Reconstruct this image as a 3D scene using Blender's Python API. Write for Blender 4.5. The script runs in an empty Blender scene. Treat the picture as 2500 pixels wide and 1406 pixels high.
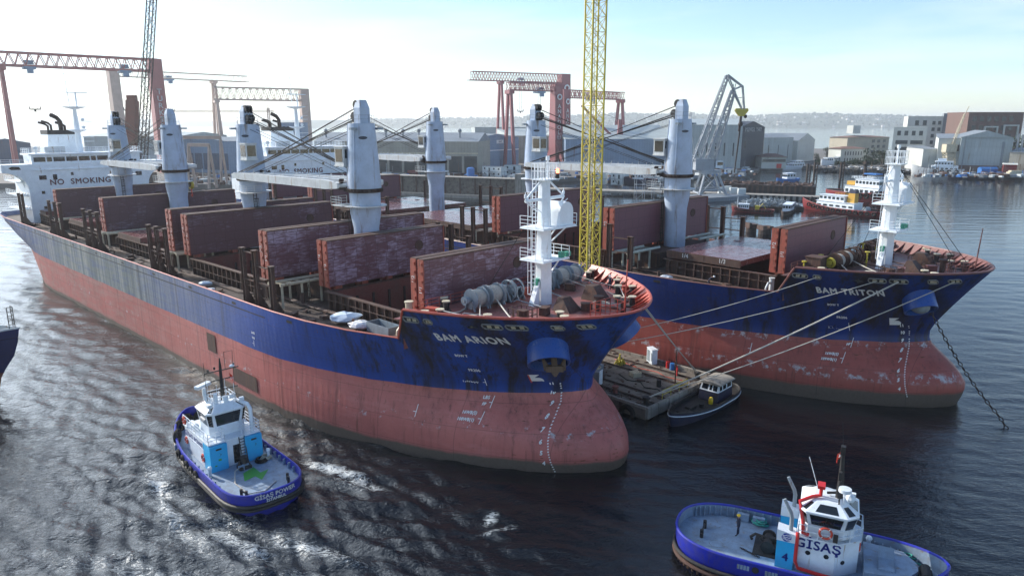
import bpy, math, random
from mathutils import Vector, Matrix, noise
random.seed(7)
PI = math.pi
S = bpy.context.scene
C = S.collection
# ------------------------------------------------------------ camera, sky, sun, exposure
F, CAMH, PITCH = 1721.65, 32.608, math.radians(13.147)
cd = bpy.data.cameras.new('camera'); cam = bpy.data.objects.new('camera', cd); C.objects.link(cam)
cam.location = (0, 0, CAMH); cam.rotation_euler = (PI/2 - PITCH, 0, 0)
cd.sensor_width = 36; cd.lens = F*36/2500; cd.clip_start = .5; cd.clip_end = 30000
S.camera = cam
SUN_AZ, SUN_EL = math.radians(-58), math.radians(27)      # azimuth from +Y, positive to +X
W = bpy.data.worlds.new('World'); S.world = W; W.use_nodes = True
wn = W.node_tree; wn.nodes.clear()
sky = wn.nodes.new('ShaderNodeTexSky'); sky.sky_type = 'NISHITA'; sky.sun_disc = False
sky.sun_elevation = SUN_EL; sky.sun_rotation = SUN_AZ
sky.air_density = 1.0; sky.dust_density = .25; sky.ozone_density = 3.5
bg = wn.nodes.new('ShaderNodeBackground'); bg.inputs[1].default_value = .125
wo = wn.nodes.new('ShaderNodeOutputWorld')
# thin high cloud: streaks of a whiter sky, low in the sky and soft
tc = wn.nodes.new('ShaderNodeTexCoord'); mp = wn.nodes.new('ShaderNodeMapping'); mp.inputs['Scale'].default_value = (1.2, 1.2, 9)
mp.inputs['Rotation'].default_value = (.05, -.06, .3)
nz = wn.nodes.new('ShaderNodeTexNoise'); nz.inputs['Scale'].default_value = 2.2; nz.inputs['Detail'].default_value = 7; nz.inputs['Roughness'].default_value = .55
rp = wn.nodes.new('ShaderNodeMapRange'); rp.inputs[1].default_value = .46; rp.inputs[2].default_value = .70; rp.inputs[3].default_value = 0; rp.inputs[4].default_value = .55
hs = wn.nodes.new('ShaderNodeMix'); hs.data_type = 'RGBA'
hs.inputs['B'].default_value = (5.2, 5.7, 6.1, 1)
lk = wn.links.new
lk(tc.outputs['Generated'], mp.inputs[0]); lk(mp.outputs[0], nz.inputs[0]); lk(nz.outputs[0], rp.inputs[0])
sz = wn.nodes.new('ShaderNodeSeparateXYZ'); rz_ = wn.nodes.new('ShaderNodeMapRange'); rz_.inputs[1].default_value = .12; rz_.inputs[2].default_value = .5; rz_.inputs[3].default_value = 1; rz_.inputs[4].default_value = .1
mu = wn.nodes.new('ShaderNodeMath'); mu.operation = 'MULTIPLY'
lk(tc.outputs['Generated'], sz.inputs[0]); lk(sz.outputs[2], rz_.inputs[0]); lk(rp.outputs[0], mu.inputs[0]); lk(rz_.outputs[0], mu.inputs[1]); 
dt = wn.nodes.new('ShaderNodeVectorMath'); dt.operation = 'DOT_PRODUCT'; dt.inputs[1].default_value = (math.sin(SUN_AZ)*math.cos(SUN_EL), math.cos(SUN_AZ)*math.cos(SUN_EL), math.sin(SUN_EL)); lk(tc.outputs['Generated'], dt.inputs[0])
sr = wn.nodes.new('ShaderNodeMapRange'); sr.inputs[1].default_value = .68; sr.inputs[2].default_value = .98; sr.inputs[3].default_value = 0; sr.inputs[4].default_value = .85; lk(dt.outputs['Value'], sr.inputs[0])   # whiter sky added round the out-of-view sun, to brighten the water
mx = wn.nodes.new('ShaderNodeMath'); mx.operation = 'MAXIMUM'; lk(mu.outputs[0], mx.inputs[0]); lk(sr.outputs[0], mx.inputs[1]); lk(mx.outputs[0], hs.inputs['Factor']); lk(sky.outputs[0], hs.inputs['A']); 
au = wn.nodes.new('ShaderNodeMapRange'); au.interpolation_type = 'SMOOTHSTEP'; au.inputs[1].default_value = .80; au.inputs[2].default_value = 1.0; au.inputs[3].default_value = 0; au.inputs[4].default_value = 1; lk(dt.outputs['Value'], au.inputs[0])  # strong glow added round the unseen sun, for brighter reflections on the water
ha = wn.nodes.new('ShaderNodeMix'); ha.data_type = 'RGBA'; ha.inputs[7].default_value = (18, 20.5, 23.5, 1); lk(au.outputs[0], ha.inputs[0]); lk(hs.outputs[2], ha.inputs[6]); lk(ha.outputs[2], bg.inputs[0]); lk(bg.outputs[0], wo.inputs[0])
sl = bpy.data.lights.new('sun', 'SUN'); so = bpy.data.objects.new('sun', sl); C.objects.link(so)
sl.energy = 3.6; sl.angle = math.radians(.6); sl.color = (1, .93, .82)
sd = Vector((math.sin(SUN_AZ)*math.cos(SUN_EL), math.cos(SUN_AZ)*math.cos(SUN_EL), math.sin(SUN_EL)))
so.rotation_euler = sd.to_track_quat('Z', 'Y').to_euler(); so.location = (-60, 40, 90)
S.view_settings.view_transform = 'Standard'; S.view_settings.look = 'None'; S.view_settings.gamma = 1
S.view_settings.exposure = .75
S.render.engine = 'CYCLES'
S.cycles.use_denoising = True; S.cycles.max_bounces = 6; S.cycles.volume_bounces = 1; S.cycles.transparent_max_bounces = 8
S.cycles.sample_clamp_direct = 4; S.cycles.sample_clamp_indirect = 3; S.cycles.caustics_reflective = False; S.cycles.caustics_refractive = False

# ------------------------------------------------------------ helpers
CP, SP = math.cos(PITCH), math.sin(PITCH)
def ray(x, y):
    a, b = (x-1250)/F, (y-703)/F
    return Vector((a, CP-b*SP, -SP-b*CP))
def gp(x, y, z=0):                       # the point of the plane z that the photo shows at x, y
    d = ray(x, y); t = (z-CAMH)/d.z
    return Vector((d.x*t, d.y*t, z))
def dp(x, y, Y):                         # the point at depth Y
    d = ray(x, y); t = Y/d.y
    return Vector((d.x*t, Y, CAMH+d.z*t))
def zt(P, y):                            # height at which the vertical through P shows at row y
    b = (y-703)/F
    return CAMH + P.y*(-SP-b*CP)/(CP-b*SP)
def V(*a): return Vector(a)
class MB:
    def __init__(s): s.v = []; s.f = []; s.m = []; s.mi = 0
    def add(s, vs, fs):
        n = len(s.v); s.v += [tuple(q) for q in vs]
        for f in fs: s.f.append(tuple(i+n for i in f)); s.m.append(s.mi)
        return s
    def box(s, c, d, rz=0, M=None):
        x, y, z = d[0]/2, d[1]/2, d[2]/2
        R = M or Matrix.Rotation(rz, 3, 'Z'); c = Vector(c)
        s.add([c+R @ Vector((a*x, b*y, e*z)) for a in (-1, 1) for b in (-1, 1) for e in (-1, 1)],
              [(0, 1, 3, 2), (4, 6, 7, 5), (0, 4, 5, 1), (2, 3, 7, 6), (0, 2, 6, 4), (1, 5, 7, 3)]); return s
    def b2(s, x0, x1, y0, y1, z0, z1): return s.box(((x0+x1)/2, (y0+y1)/2, (z0+z1)/2), (abs(x1-x0), abs(y1-y0), abs(z1-z0)))
    def beam(s, p, q, w, h=None, up=(0, 0, 1)):
        p, q = Vector(p), Vector(q); h = h or w; d = (q-p)
        if d.length < 1e-6: return s
        d.normalize(); u = Vector(up)
        if abs(d.dot(u)) > .98: u = Vector((1, 0, 0))
        r = d.cross(u).normalized(); u = r.cross(d)
        a = [r*(i*w/2)+u*(j*h/2) for i, j in ((-1, -1), (1, -1), (1, 1), (-1, 1))]
        s.add([p+k for k in a]+[q+k for k in a], [(0, 3, 2, 1), (4, 5, 6, 7)]+[(i, (i+1) % 4, 4+(i+1) % 4, 4+i) for i in range(4)]); return s
    def loft(s, rings, cap=True, closed=True):
        n = len(rings[0]); vs = [q for r in rings for q in r]; fs = []
        for k in range(len(rings)-1):
            for i in range(n if closed else n-1):
                j = (i+1) % n; fs.append((k*n+i, k*n+j, (k+1)*n+j, (k+1)*n+i))
        if cap: fs.append(tuple(range(n-1, -1, -1))); fs.append(tuple((len(rings)-1)*n+i for i in range(n)))
        s.add(vs, fs); return s
    def cyl(s, p, q, r0, r1=None, n=12, cap=True):
        p, q = Vector(p), Vector(q); r1 = r0 if r1 is None else r1; d = (q-p).normalized()
        u = Vector((1, 0, 0)) if abs(d.z) > .9 else Vector((0, 0, 1)); a = d.cross(u).normalized(); b = d.cross(a)
        R = lambda c, r: [c+a*(r*math.cos(2*PI*i/n))+b*(r*math.sin(2*PI*i/n)) for i in range(n)]
        s.loft([R(p, r0), R(q, r1)], cap); return s
    def tube(s, pts, r, n=6, cap=True, close=False):
        pts = [Vector(q) for q in pts]; rings = []; N = len(pts); a = None
        for i, q in enumerate(pts):
            if close: t = pts[(i+1) % N]-pts[i-1]
            else: t = pts[min(i+1, N-1)]-pts[max(i-1, 0)]
            t.normalize()
            if a is None:
                u = Vector((0, 0, 1)) if abs(t.z) < .9 else Vector((1, 0, 0)); a = t.cross(u).normalized()
            else: a = (a-t*a.dot(t)).normalized()
            b = t.cross(a); rr = r[i] if isinstance(r, (list, tuple)) else r
            rings.append([q+a*(rr*math.cos(2*PI*k/n))+b*(rr*math.sin(2*PI*k/n)) for k in range(n)])
        if close: rings.append(rings[0]); cap = False
        s.loft(rings, cap); return s
    def torus(s, c, ax, R, r, n=16, k=6):
        c, ax = Vector(c), Vector(ax).normalized(); u = Vector((0, 0, 1)) if abs(ax.z) < .9 else Vector((1, 0, 0))
        a = ax.cross(u).normalized(); b = ax.cross(a)
        return s.tube([c+a*(R*math.cos(2*PI*i/n))+b*(R*math.sin(2*PI*i/n)) for i in range(n)], r, k, close=True)
    def sph(s, c, r, n=10, sc=(1, 1, 1)):
        c = Vector(c); rings = []
        for i in range(n//2+1):
            t = PI*i/(n//2); rr = max(math.sin(t), .02)
            rings.append([c+Vector((r*sc[0]*rr*math.cos(2*PI*k/n), r*sc[1]*rr*math.sin(2*PI*k/n), -r*sc[2]*math.cos(t))) for k in range(n)])
        s.loft(rings); return s
    def prism(s, poly, z0, z1):
        n = len(poly); s.add([(x, y, z0) for x, y in poly]+[(x, y, z1) for x, y in poly],
            [tuple(range(n-1, -1, -1)), tuple(range(n, 2*n))]+[(i, (i+1) % n, n+(i+1) % n, n+i) for i in range(n)]); return s
    def rail(s, pts, h=1.05, r=.03, rows=3, step=1.6, close=False):
        pts = [Vector(q) for q in pts]
        if close: pts.append(pts[0])
        for a, b in zip(pts, pts[1:]):
            L = (b-a).length; n = max(1, round(L/step))
            for k in range(rows): o = V(0, 0, h*(k+1)/rows); s.beam(a+o, b+o, r*1.6)
            for k in range(n+1): q = a.lerp(b, k/n); s.beam(q, q+V(0, 0, h), r*1.7)
        return s
    def ladder(s, p, q, w=.5, r=.035, step=.4, side=(0, 1, 0)):
        p, q = Vector(p), Vector(q); o = Vector(side)*w/2; s.beam(p-o, q-o, r*2); s.beam(p+o, q+o, r*2)
        n = max(1, int((q-p).length/step))
        for k in range(1, n): c = p.lerp(q, k/n); s.beam(c-o, c+o, r*1.5)
        return s
    def lattice(s, p, q, w, h, n, rc, rb, up=(0, 0, 1), faces=(0, 1, 2, 3), style='x', taper=1.):
        p, q = Vector(p), Vector(q); d = (q-p).normalized(); u = Vector(up)
        if abs(d.dot(u)) > .98: u = Vector((0, 1, 0))
        r = d.cross(u).normalized(); u = r.cross(d)
        def cor(t, i):
            k = 1+(taper-1)*t; a, b = ((-1, -1), (1, -1), (1, 1), (-1, 1))[i]
            return p.lerp(q, t)+r*(a*w/2*k)+u*(b*h/2*k)
        for i in range(4): s.beam(cor(0, i), cor(1, i), rc*2)
        for i in faces:
            j = (i+1) % 4
            for k in range(n):
                t0, t1 = k/n, (k+1)/n
                if style == 'x': s.beam(cor(t0, i), cor(t1, j), rb*2); s.beam(cor(t0, j), cor(t1, i), rb*2); s.beam(cor(t1, i), cor(t1, j), rb*2)
                elif style == 'w': m = (t0+t1)/2; s.beam(cor(t0, i), cor(m, j), rb*2); s.beam(cor(m, j), cor(t1, i), rb*2)
                else:
                    a, b = (i, j) if k % 2 else (j, i); s.beam(cor(t0, a), cor(t1, b), rb*2); s.beam(cor(t1, i), cor(t1, j), rb*2)
        return s
    def build(s, name, mat, parent=None, smooth=False, loc=None):
        me = bpy.data.meshes.new(name); me.from_pydata(s.v, [], s.f)
        for m in (mat if isinstance(mat, (list, tuple)) else [mat]): me.materials.append(m)
        if isinstance(mat, (list, tuple)): me.polygons.foreach_set('material_index', s.m)
        me.update()
        if smooth:
            me.polygons.foreach_set('use_smooth', [True]*len(me.polygons))
            try: me.set_sharp_from_angle(angle=math.radians(38))
            except Exception: pass
        o = bpy.data.objects.new(name, me); C.objects.link(o)
        if parent: o.parent = parent
        if loc is not None: o.location = loc
        return o
def tag(o, label=None, cat=None, group=None, kind=None):
    if label: o['label'] = label
    if cat: o['category'] = cat
    if group: o['group'] = group
    if kind: o['kind'] = kind
    return o
def thing(name, label, cat, loc=(0, 0, 0), rz=0, group=None):
    o = bpy.data.objects.new(name, None); C.objects.link(o); o.location = loc; o.rotation_euler = (0, 0, rz); o.empty_display_size = .5
    return tag(o, label, cat, group)
def copy_tree(o, parent=None):
    c = o.copy(); C.objects.link(c)
    if parent: c.parent = parent
    for ch in list(o.children): copy_tree(ch, c)
    return c
_tx = {}
def text2d(s, size=1., sp=1., align='CENTER'):
    k = (s, sp, align)
    if k not in _tx:
        cu = bpy.data.curves.new('t', 'FONT'); cu.body = s; cu.align_x = align; cu.align_y = 'CENTER'; cu.space_character = sp; cu.resolution_u = 3
        ob = bpy.data.objects.new('t', cu); C.objects.link(ob)
        dg = bpy.context.evaluated_depsgraph_get(); me = bpy.data.meshes.new_from_object(ob.evaluated_get(dg))
        _tx[k] = ([(v.co.x, v.co.y) for v in me.vertices], [tuple(q.vertices) for q in me.polygons])
        bpy.data.objects.remove(ob); bpy.data.curves.remove(cu); bpy.data.meshes.remove(me)
    vs, fs = _tx[k]
    return [(x*size, y*size) for x, y in vs], fs
def lettering(name, s, size, fn, mat, parent=None, sp=1., bold=0, mb=None):
    vs, fs = text2d(s, size, sp); m = mb or MB(); m.add([fn(x, y) for x, y in vs], fs)
    for dx, dy in ((bold, 0), (-bold, 0), (0, bold), (0, -bold)) if bold else (): m.add([fn(x+dx, y+dy) for x, y in vs], fs)
    return m if mb else m.build(name, mat, parent)
def flat(o, ux, uy):
    o, ux, uy = Vector(o), Vector(ux).normalized(), Vector(uy).normalized()
    return lambda x, y: o+ux*x+uy*y

# ------------------------------------------------------------ materials
class NT:
    def __init__(s, name):
        s.mat = bpy.data.materials.new(name); s.mat.use_nodes = True; s.t = s.mat.node_tree; s.b = s.t.nodes['Principled BSDF']
    def n(s, ty, **kw):
        q = s.t.nodes.new('ShaderNode'+ty)
        for k, v in kw.items():
            if k.startswith('_'): setattr(q, k[1:], v)
            else:
                key = int(k[1:]) if k[0] == 'i' and k[1:].isdigit() else k
                if isinstance(v, bpy.types.NodeSocket): s.t.links.new(v, q.inputs[key])
                else: q.inputs[key].default_value = v
        return q
    def l(s, a, b): s.t.links.new(a, s.b.inputs[b] if isinstance(b, str) else b)
    def co(s, scale=(1, 1, 1), world=False):
        t = s.n('NewGeometry').outputs['Position'] if world else s.n('TexCoord').outputs['Object']
        return s.n('Mapping', Vector=t, Scale=scale).outputs[0]
    def noise(s, vec, scale, detail=5, rough=.55, dist=0):
        return s.n('TexNoise', Vector=vec, Scale=scale, Detail=detail, Roughness=rough, Distortion=dist).outputs['Fac']
    def rng(s, v, a, b, c=0., d=1.): return s.n('MapRange', i0=v, i1=a, i2=b, i3=c, i4=d).outputs[0]
    def mix(s, f, a, b, mode='MIX'):
        q = s.t.nodes.new('ShaderNodeMix'); q.data_type = 'RGBA'; q.blend_type = mode
        for k, v in (('Factor', f), ('A', a), ('B', b)):
            if isinstance(v, bpy.types.NodeSocket): s.t.links.new(v, q.inputs[k] if k == 'Factor' else [i for i in q.inputs if i.name == k and i.type == 'RGBA'][0])
            elif k == 'Factor': q.inputs[0].default_value = v
            else: [i for i in q.inputs if i.name == k and i.type == 'RGBA'][0].default_value = (*v[:3], 1)
        return [o for o in q.outputs if o.type == 'RGBA'][0]
    def m(s, op, a, b=0.):
        q = s.t.nodes.new('ShaderNodeMath'); q.operation = op
        for i, v in enumerate((a, b)):
            if isinstance(v, bpy.types.NodeSocket): s.t.links.new(v, q.inputs[i])
            else: q.inputs[i].default_value = v
        return q.outputs[0]
    def bump(s, h, st=.3, d=.05):
        q = s.n('Bump', Strength=st, Distance=d, Height=h); s.l(q.outputs[0], 'Normal')
def paint(name, col, rough=.55, var=.25, sc=1.2, rust=0., rcol=(.14, .055, .025), streak=True, metal=0., bump=.15, dirt=(.10, .085, .07), world=False, spec=.4, rib=0.):
    k = NT(name); v = k.co((1, 1, 1), world); n1 = k.noise(v, sc, 6, .6)
    c = k.mix(k.rng(n1, .38, .72, 0, var), col, dirt)
    n3 = k.noise(v, sc*7, 3); c = k.mix(k.rng(n3, .3, .75, 0, var*.5), c, tuple(x*.55 for x in col))
    if rust:
        vs = k.co((1.6, 1.6, .16) if streak else (1, 1, 1), world); n2 = k.noise(vs, sc*1.6, 7, .65)
        c = k.mix(k.rng(n2, .66-rust*.28, .74-rust*.18, 0, .9), c, rcol)
    if rib:                                             # seams of sheet cladding, each sheet a shade apart
        q = k.n('SeparateXYZ', Vector=v); u = k.m('DIVIDE', k.m('ADD', q.outputs[0], q.outputs[1]), rib); fr = k.m('FRACT', u); w = k.n('TexWhiteNoise', _noise_dimensions='1D', W=k.m('FLOOR', u)).outputs[0]
        c = k.mix(k.m('MULTIPLY', w, .22), c, tuple(x*.5 for x in col)); c = k.mix(k.m('MULTIPLY', k.m('LESS_THAN', fr, .07), .5), c, tuple(x*.35 for x in col)); c = k.mix(k.m('MULTIPLY', k.m('LESS_THAN', k.m('FRACT', k.m('DIVIDE', q.outputs[2], 5.2)), .03), .35), c, tuple(x*.4 for x in col))
    k.l(c, 'Base Color'); k.b.inputs['Metallic'].default_value = metal; k.b.inputs['Specular IOR Level'].default_value = spec
    k.l(k.rng(n3, .3, .7, max(rough-.12, .03), min(rough+.12, 1)), 'Roughness')
    if bump: k.bump(n3, bump, .02)
    return k.mat
def plain(name, col, rough=.5, metal=0., spec=.5):
    k = NT(name); k.b.inputs['Base Color'].default_value = (*col, 1); k.b.inputs['Roughness'].default_value = rough
    k.b.inputs['Metallic'].default_value = metal; k.b.inputs['Specular IOR Level'].default_value = spec
    n = k.noise(k.co(), 6, 3); k.l(k.mix(k.rng(n, .3, .75, 0, .25), col, tuple(x*.6 for x in col)), 'Base Color'); return k.mat
M = {}
M['white'] = paint('white_paint', (.86, .90, .93), .4, .16, .8, .12, (.3, .2, .12))
M['whiteb'] = paint('weathered_white_paint', (.66, .68, .68), .5, .3, .8, .3, (.32, .2, .11))
M['grey'] = paint('light_grey_paint', (.42, .51, .65), .45, .3, .5, .34, (.2, .16, .13))
M['red'] = paint('oxide_red_paint', (.20, .055, .045), .55, .35, .7, .3, (.07, .03, .022))
M['deckred'] = paint('worn_red_deck_paint', (.24, .075, .065), .5, .45, .5, .35, (.10, .06, .045), streak=False)
M['brown'] = paint('rusted_brown_steel', (.075, .036, .028), .75, .5, 1.2, .5, (.13, .06, .035))
M['dbrown'] = paint('dark_rusted_steel', (.035, .020, .017), .8, .4, 1.2, .3, (.08, .035, .02))
M['hold'] = paint('hold_red_paint', (.17, .045, .035), .6, .4, .4, .3, (.06, .03, .02))
M['dark'] = paint('black_steel', (.018, .018, .02), .6, .3, 2, .2, (.06, .035, .02))
M['rope'] = paint('pale_rope', (.50, .47, .42), .9, .3, 9, 0)
M['wire'] = plain('steel_wire', (.018, .018, .02), .8, 0, .2)
M['glass'] = plain('dark_glass', (.012, .016, .02), .08, 0, .8)
M['winw'] = plain('white_lettering', (.80, .80, .80), .5)
M['cream'] = paint('cream_paint', (.58, .52, .38), .55, .3, 1, .35, (.22, .12, .06))
M['steelgrey'] = paint('grey_machine_paint', (.26, .31, .35), .5, .35, 1.5, .3, (.12, .07, .05))
M['yellow'] = paint('yellow_paint', (.52, .42, .04), .5, .25, 1.2, .12, (.2, .12, .03))
M['green'] = paint('green_paint', (.05, .30, .20), .5, .2, 2)
M['orange'] = plain('orange_red_plastic', (.55, .06, .03), .5)
M['tyre'] = plain('black_rubber', (.014, .014, .015), .85, 0, .3)
M['nosmoke'] = plain('dark_red_lettering', (.20, .05, .06), .6)
M['blueplastic'] = plain('blue_plastic', (.03, .16, .45), .5)
M['tarp'] = plain('white_blue_tarpaulin', (.55, .65, .75), .6)
M['skin'] = plain('skin', (.42, .24, .17), .6)
M['navy'] = plain('navy_cloth', (.015, .02, .045), .85)
M['redcloth'] = plain('red_cloth', (.55, .04, .02), .85)
M['black'] = plain('black_boots', (.012, .012, .012), .6)
M['yhelm'] = plain('yellow_helmet', (.75, .50, .02), .35)
M['whelm'] = plain('white_helmet', (.8, .8, .8), .35)
# ------------------------------------------------------------ the two bulk carriers
HB = 16.6
def lerp_tab(t, x):
    if x <= t[0][0]: return t[0][1]
    for (a, p), (b, q) in zip(t, t[1:]):
        if x <= b:
            u = (x-a)/(b-a); return p+(q-p)*u
    return t[-1][1]
STEM = [(-4, 170.6), (-2, 171.4), (0, 172.2), (1, 172.5), (2, 172.45), (3, 171.9), (4, 170.9), (5, 169.6), (6, 168.5), (7, 168.05), (8, 168.2), (9, 168.8), (11, 170.1), (13, 171.5), (15.8, 173.6)]
FA = [(0, 1.75), (8, 1.8), (12.3, 2.1), (15.8, 2.5)]
FM = [(0, 1.6), (4, 1.55), (7, 1.4), (12.3, 1.5), (15.8, 1.75)]
FE = [(0, 132), (7, 132), (12.3, 135), (15.8, 138)]
AX = [(-3, 8), (0, 5), (6, 0), (9, -5), (16, -6)]
AE = [(0, 46), (7, 42), (10, 26), (12.3, 16)]
AM = [(0, 1.1), (7, 1.6), (10, 3), (13, 6)]
def hb(X, z):
    xs = lerp_tab(STEM, z); xe = lerp_tab(FE, z)
    if X >= xs: return 0.
    if X > xe:
        b = HB*max(0, 1-((X-xe)/(xs-xe))**lerp_tab(FA, z))**(1/lerp_tab(FM, z))
        if z < 4.4: b = max(b, 2.9*math.sqrt(max(0, 1-((z+.5)/5)**2))*math.sqrt(max(0, 1-max(0, (X-xs+2.4)/2.4)**2)))
        return b
    xa, xq = lerp_tab(AX, z), lerp_tab(AE, z)
    if X < xq:
        u = min(1, (xq-X)/(xq-xa)); return HB*max(0, 1-u**1.9)**(1/lerp_tab(AM, z))
    return HB
def hn(X, z, side=-1):                    # outward normal of the hull side
    dx = (hb(X+.2, z)-hb(X-.2, z))/.4; dz = (hb(X, z+.2)-hb(X, z-.2))/.4
    return Vector((-dx, side, -dz)).normalized()
def onhull(X0, z0, side=-1, off=.05, flip=1, size=1):
    # lettering laid on the hull: x runs along the plating from X0, y up
    def fn(x, y):
        n = hn(X0, z0, side); a = 1/math.sqrt(1+((hb(X0+.5, z0)-hb(X0-.5, z0)))**2)
        X, z = X0+x*a*flip, z0+y; q = Vector((X, side*hb(X, z), z)); return q+hn(X, z, side)*off
    return fn
def hullmat(name, band, blue, red, grey_x, slime, scuff, seed):
    k = NT(name); v = k.co(); sx = k.n('SeparateXYZ', Vector=v); X, Z = sx.outputs[0], sx.outputs[2]
    off = k.n('Mapping', Vector=v, Location=(seed*37., seed*11., 0)).outputs[0]
    n1 = k.noise(off, .22, 7, .62); n2 = k.noise(k.n('Mapping', Vector=off, Scale=(1.1, 1.1, .05)).outputs[0], .8, 7, .7)
    n3 = k.noise(k.n('Mapping', Vector=off, Scale=(.3, .3, 1.3)).outputs[0], .8, 6, .65); nf = k.noise(off, 3.5, 5, .6)
    zb = k.m('ADD', Z, k.m('MULTIPLY', k.m('SUBTRACT', n1, .5), .25))
    bl = k.mix(k.rng(n1, .35, .7, 0, .6), blue, tuple(q*.55 for q in blue))
    bl = k.mix(k.rng(nf, .62, .8, 0, .25), bl, (.10, .16, .30))
    # lighter grey mixed in over the after body, broken up in patches
    dm = k.m('MULTIPLY', k.rng(X, grey_x[0], grey_x[1], 1, 0), k.rng(k.m('ADD', n3, k.m('MULTIPLY', nf, .45)), .46, .78, .55, 1))
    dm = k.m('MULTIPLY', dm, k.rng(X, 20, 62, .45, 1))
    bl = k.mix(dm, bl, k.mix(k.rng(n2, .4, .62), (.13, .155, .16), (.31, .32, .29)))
    ns = k.noise(k.n('Mapping', Vector=off, Scale=(2.6, 2.6, .06)).outputs[0], .9, 6, .72)
    bl = k.mix(k.m('MULTIPLY', k.rng(ns, .56, .68, 0, .55), k.rng(Z, 6.5, 11.5, .5, 1)), bl, (.045, .04, .035))
    bl = k.mix(k.m('MULTIPLY', k.rng(nf, .60, .66, 0, .8), k.rng(n3, .52, .62)), bl, (.11, .05, .03))
    # brown-black weeping under fairleads and anchors, forward
    wp = k.m('MULTIPLY', k.rng(n2, .50, .62, 0, .9), k.rng(X, 138, 152, 0, 1)); bl = k.mix(wp, bl, (.018, .016, .02))
    st = None
    for xc, wd, am in ((156.6, 1.5, 1.), (158.2, .5, .8), (164.2, 1.7, 1.), (166.5, .9, .9), (169.4, .8, .8), (153.8, .5, .6), (124, .5, .5), (110, .4, .5), (96, .5, .5)):
        q = k.m('MULTIPLY', k.rng(k.m('ABSOLUTE', k.m('SUBTRACT', k.m('ADD', X, k.m('MULTIPLY', k.m('SUBTRACT', n2, .5), 1.8)), xc)), wd*.35, wd*1.1, am, 0), k.rng(k.m('ADD', Z, k.m('MULTIPLY', ns, 6)), 6, 17, .35, 1)); st = q if st is None else k.m('MAXIMUM', st, q)
    bl = k.mix(k.m('MULTIPLY', st, k.rng(ns, .3, .6, .55, 1)), bl, (.022, .017, .015))
    rd = k.mix(k.rng(n1, .3, .7, 0, .8), red, tuple(q*.72 for q in red)); rd = k.mix(k.rng(n3, .5, .75, 0, .5), rd, (red[0]*1.15, red[1]*1.5, red[2]*1.6))
    rd = k.mix(k.m('MULTIPLY', k.rng(n2, .56, .66, 0, .7), k.rng(X, 60, 150, .9, .55)), rd, (.10, .05, .04))
    rd = k.mix(k.m('MULTIPLY', k.rng(X, grey_x[0], grey_x[1]-15, .55, 0), k.rng(n3, .35, .7)), rd, (.30, .22, .19))
    rd = k.mix(k.m('MULTIPLY', k.rng(k.noise(k.n('Mapping', Vector=off, Scale=(.7, .7, 3)).outputs[0], 1.5, 4), .66, .7), k.rng(X, 158, 164)), rd, (.13, .05, .02))
    # scuffed bright patches along fender height
    for zc, am in scuff:
        bnd = k.m('MULTIPLY', k.rng(Z, zc-.7, zc-.25), k.rng(Z, zc+.25, zc+.7, 1, 0))
        rd = k.mix(k.m('MULTIPLY', bnd, k.rng(k.noise(off, .9, 6, .7), .62-am*.2, .66-am*.1, 0, .8)), rd, (.50, .52, .55))
    sl = k.rng(k.m('ADD', Z, k.m('MULTIPLY', k.m('SUBTRACT', n1, .5), .9)), slime-.22, slime+.12, 1, 0)
    rd = k.mix(k.rng(ns, .57, .68, 0, .6), rd, (.13, .055, .04))
    rd = k.mix(k.m('MULTIPLY', k.rng(nf, .62, .68, 0, .7), k.rng(n1, .5, .6)), rd, (.12, .06, .04))
    rd = k.mix(k.m('MULTIPLY', st, k.rng(ns, .45, .6, .15, .6)), rd, (.07, .03, .025))
    rd = k.mix(sl, rd, k.mix(nf, (.085, .062, .048), (.16, .125, .10)))
    c = k.mix(k.m('GREATER_THAN', zb, band), rd, bl)
    seam = k.m('MAXIMUM', k.m('LESS_THAN', k.m('FRACT', k.m('DIVIDE', X, 8.4)), .008), k.m('LESS_THAN', k.m('FRACT', k.m('DIVIDE', k.m('ADD', Z, 20), 2.35)), .022)); c = k.mix(k.m('MULTIPLY', seam, .38), c, (.03, .025, .025))
    k.l(c, 'Base Color'); k.l(k.m('MAXIMUM', k.rng(nf, .3, .7, .36, .56), k.m('MULTIPLY', k.rng(X, grey_x[0], grey_x[1]+6, 1, 0), .85)), 'Roughness'); k.b.inputs['Specular IOR Level'].default_value = .32
    h = k.m('ADD', k.m('MULTIPLY', k.noise(k.n('Mapping', Vector=v, Scale=(.5, .5, .35)).outputs[0], .6, 3), 1.), k.m('ADD', k.m('MULTIPLY', nf, .06), k.m('MULTIPLY', k.m('SINE', k.m('MULTIPLY', X, 7.4)), k.m('MULTIPLY', n1, .10)))); k.bump(h, .42, .14)
    return k.mat
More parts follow.
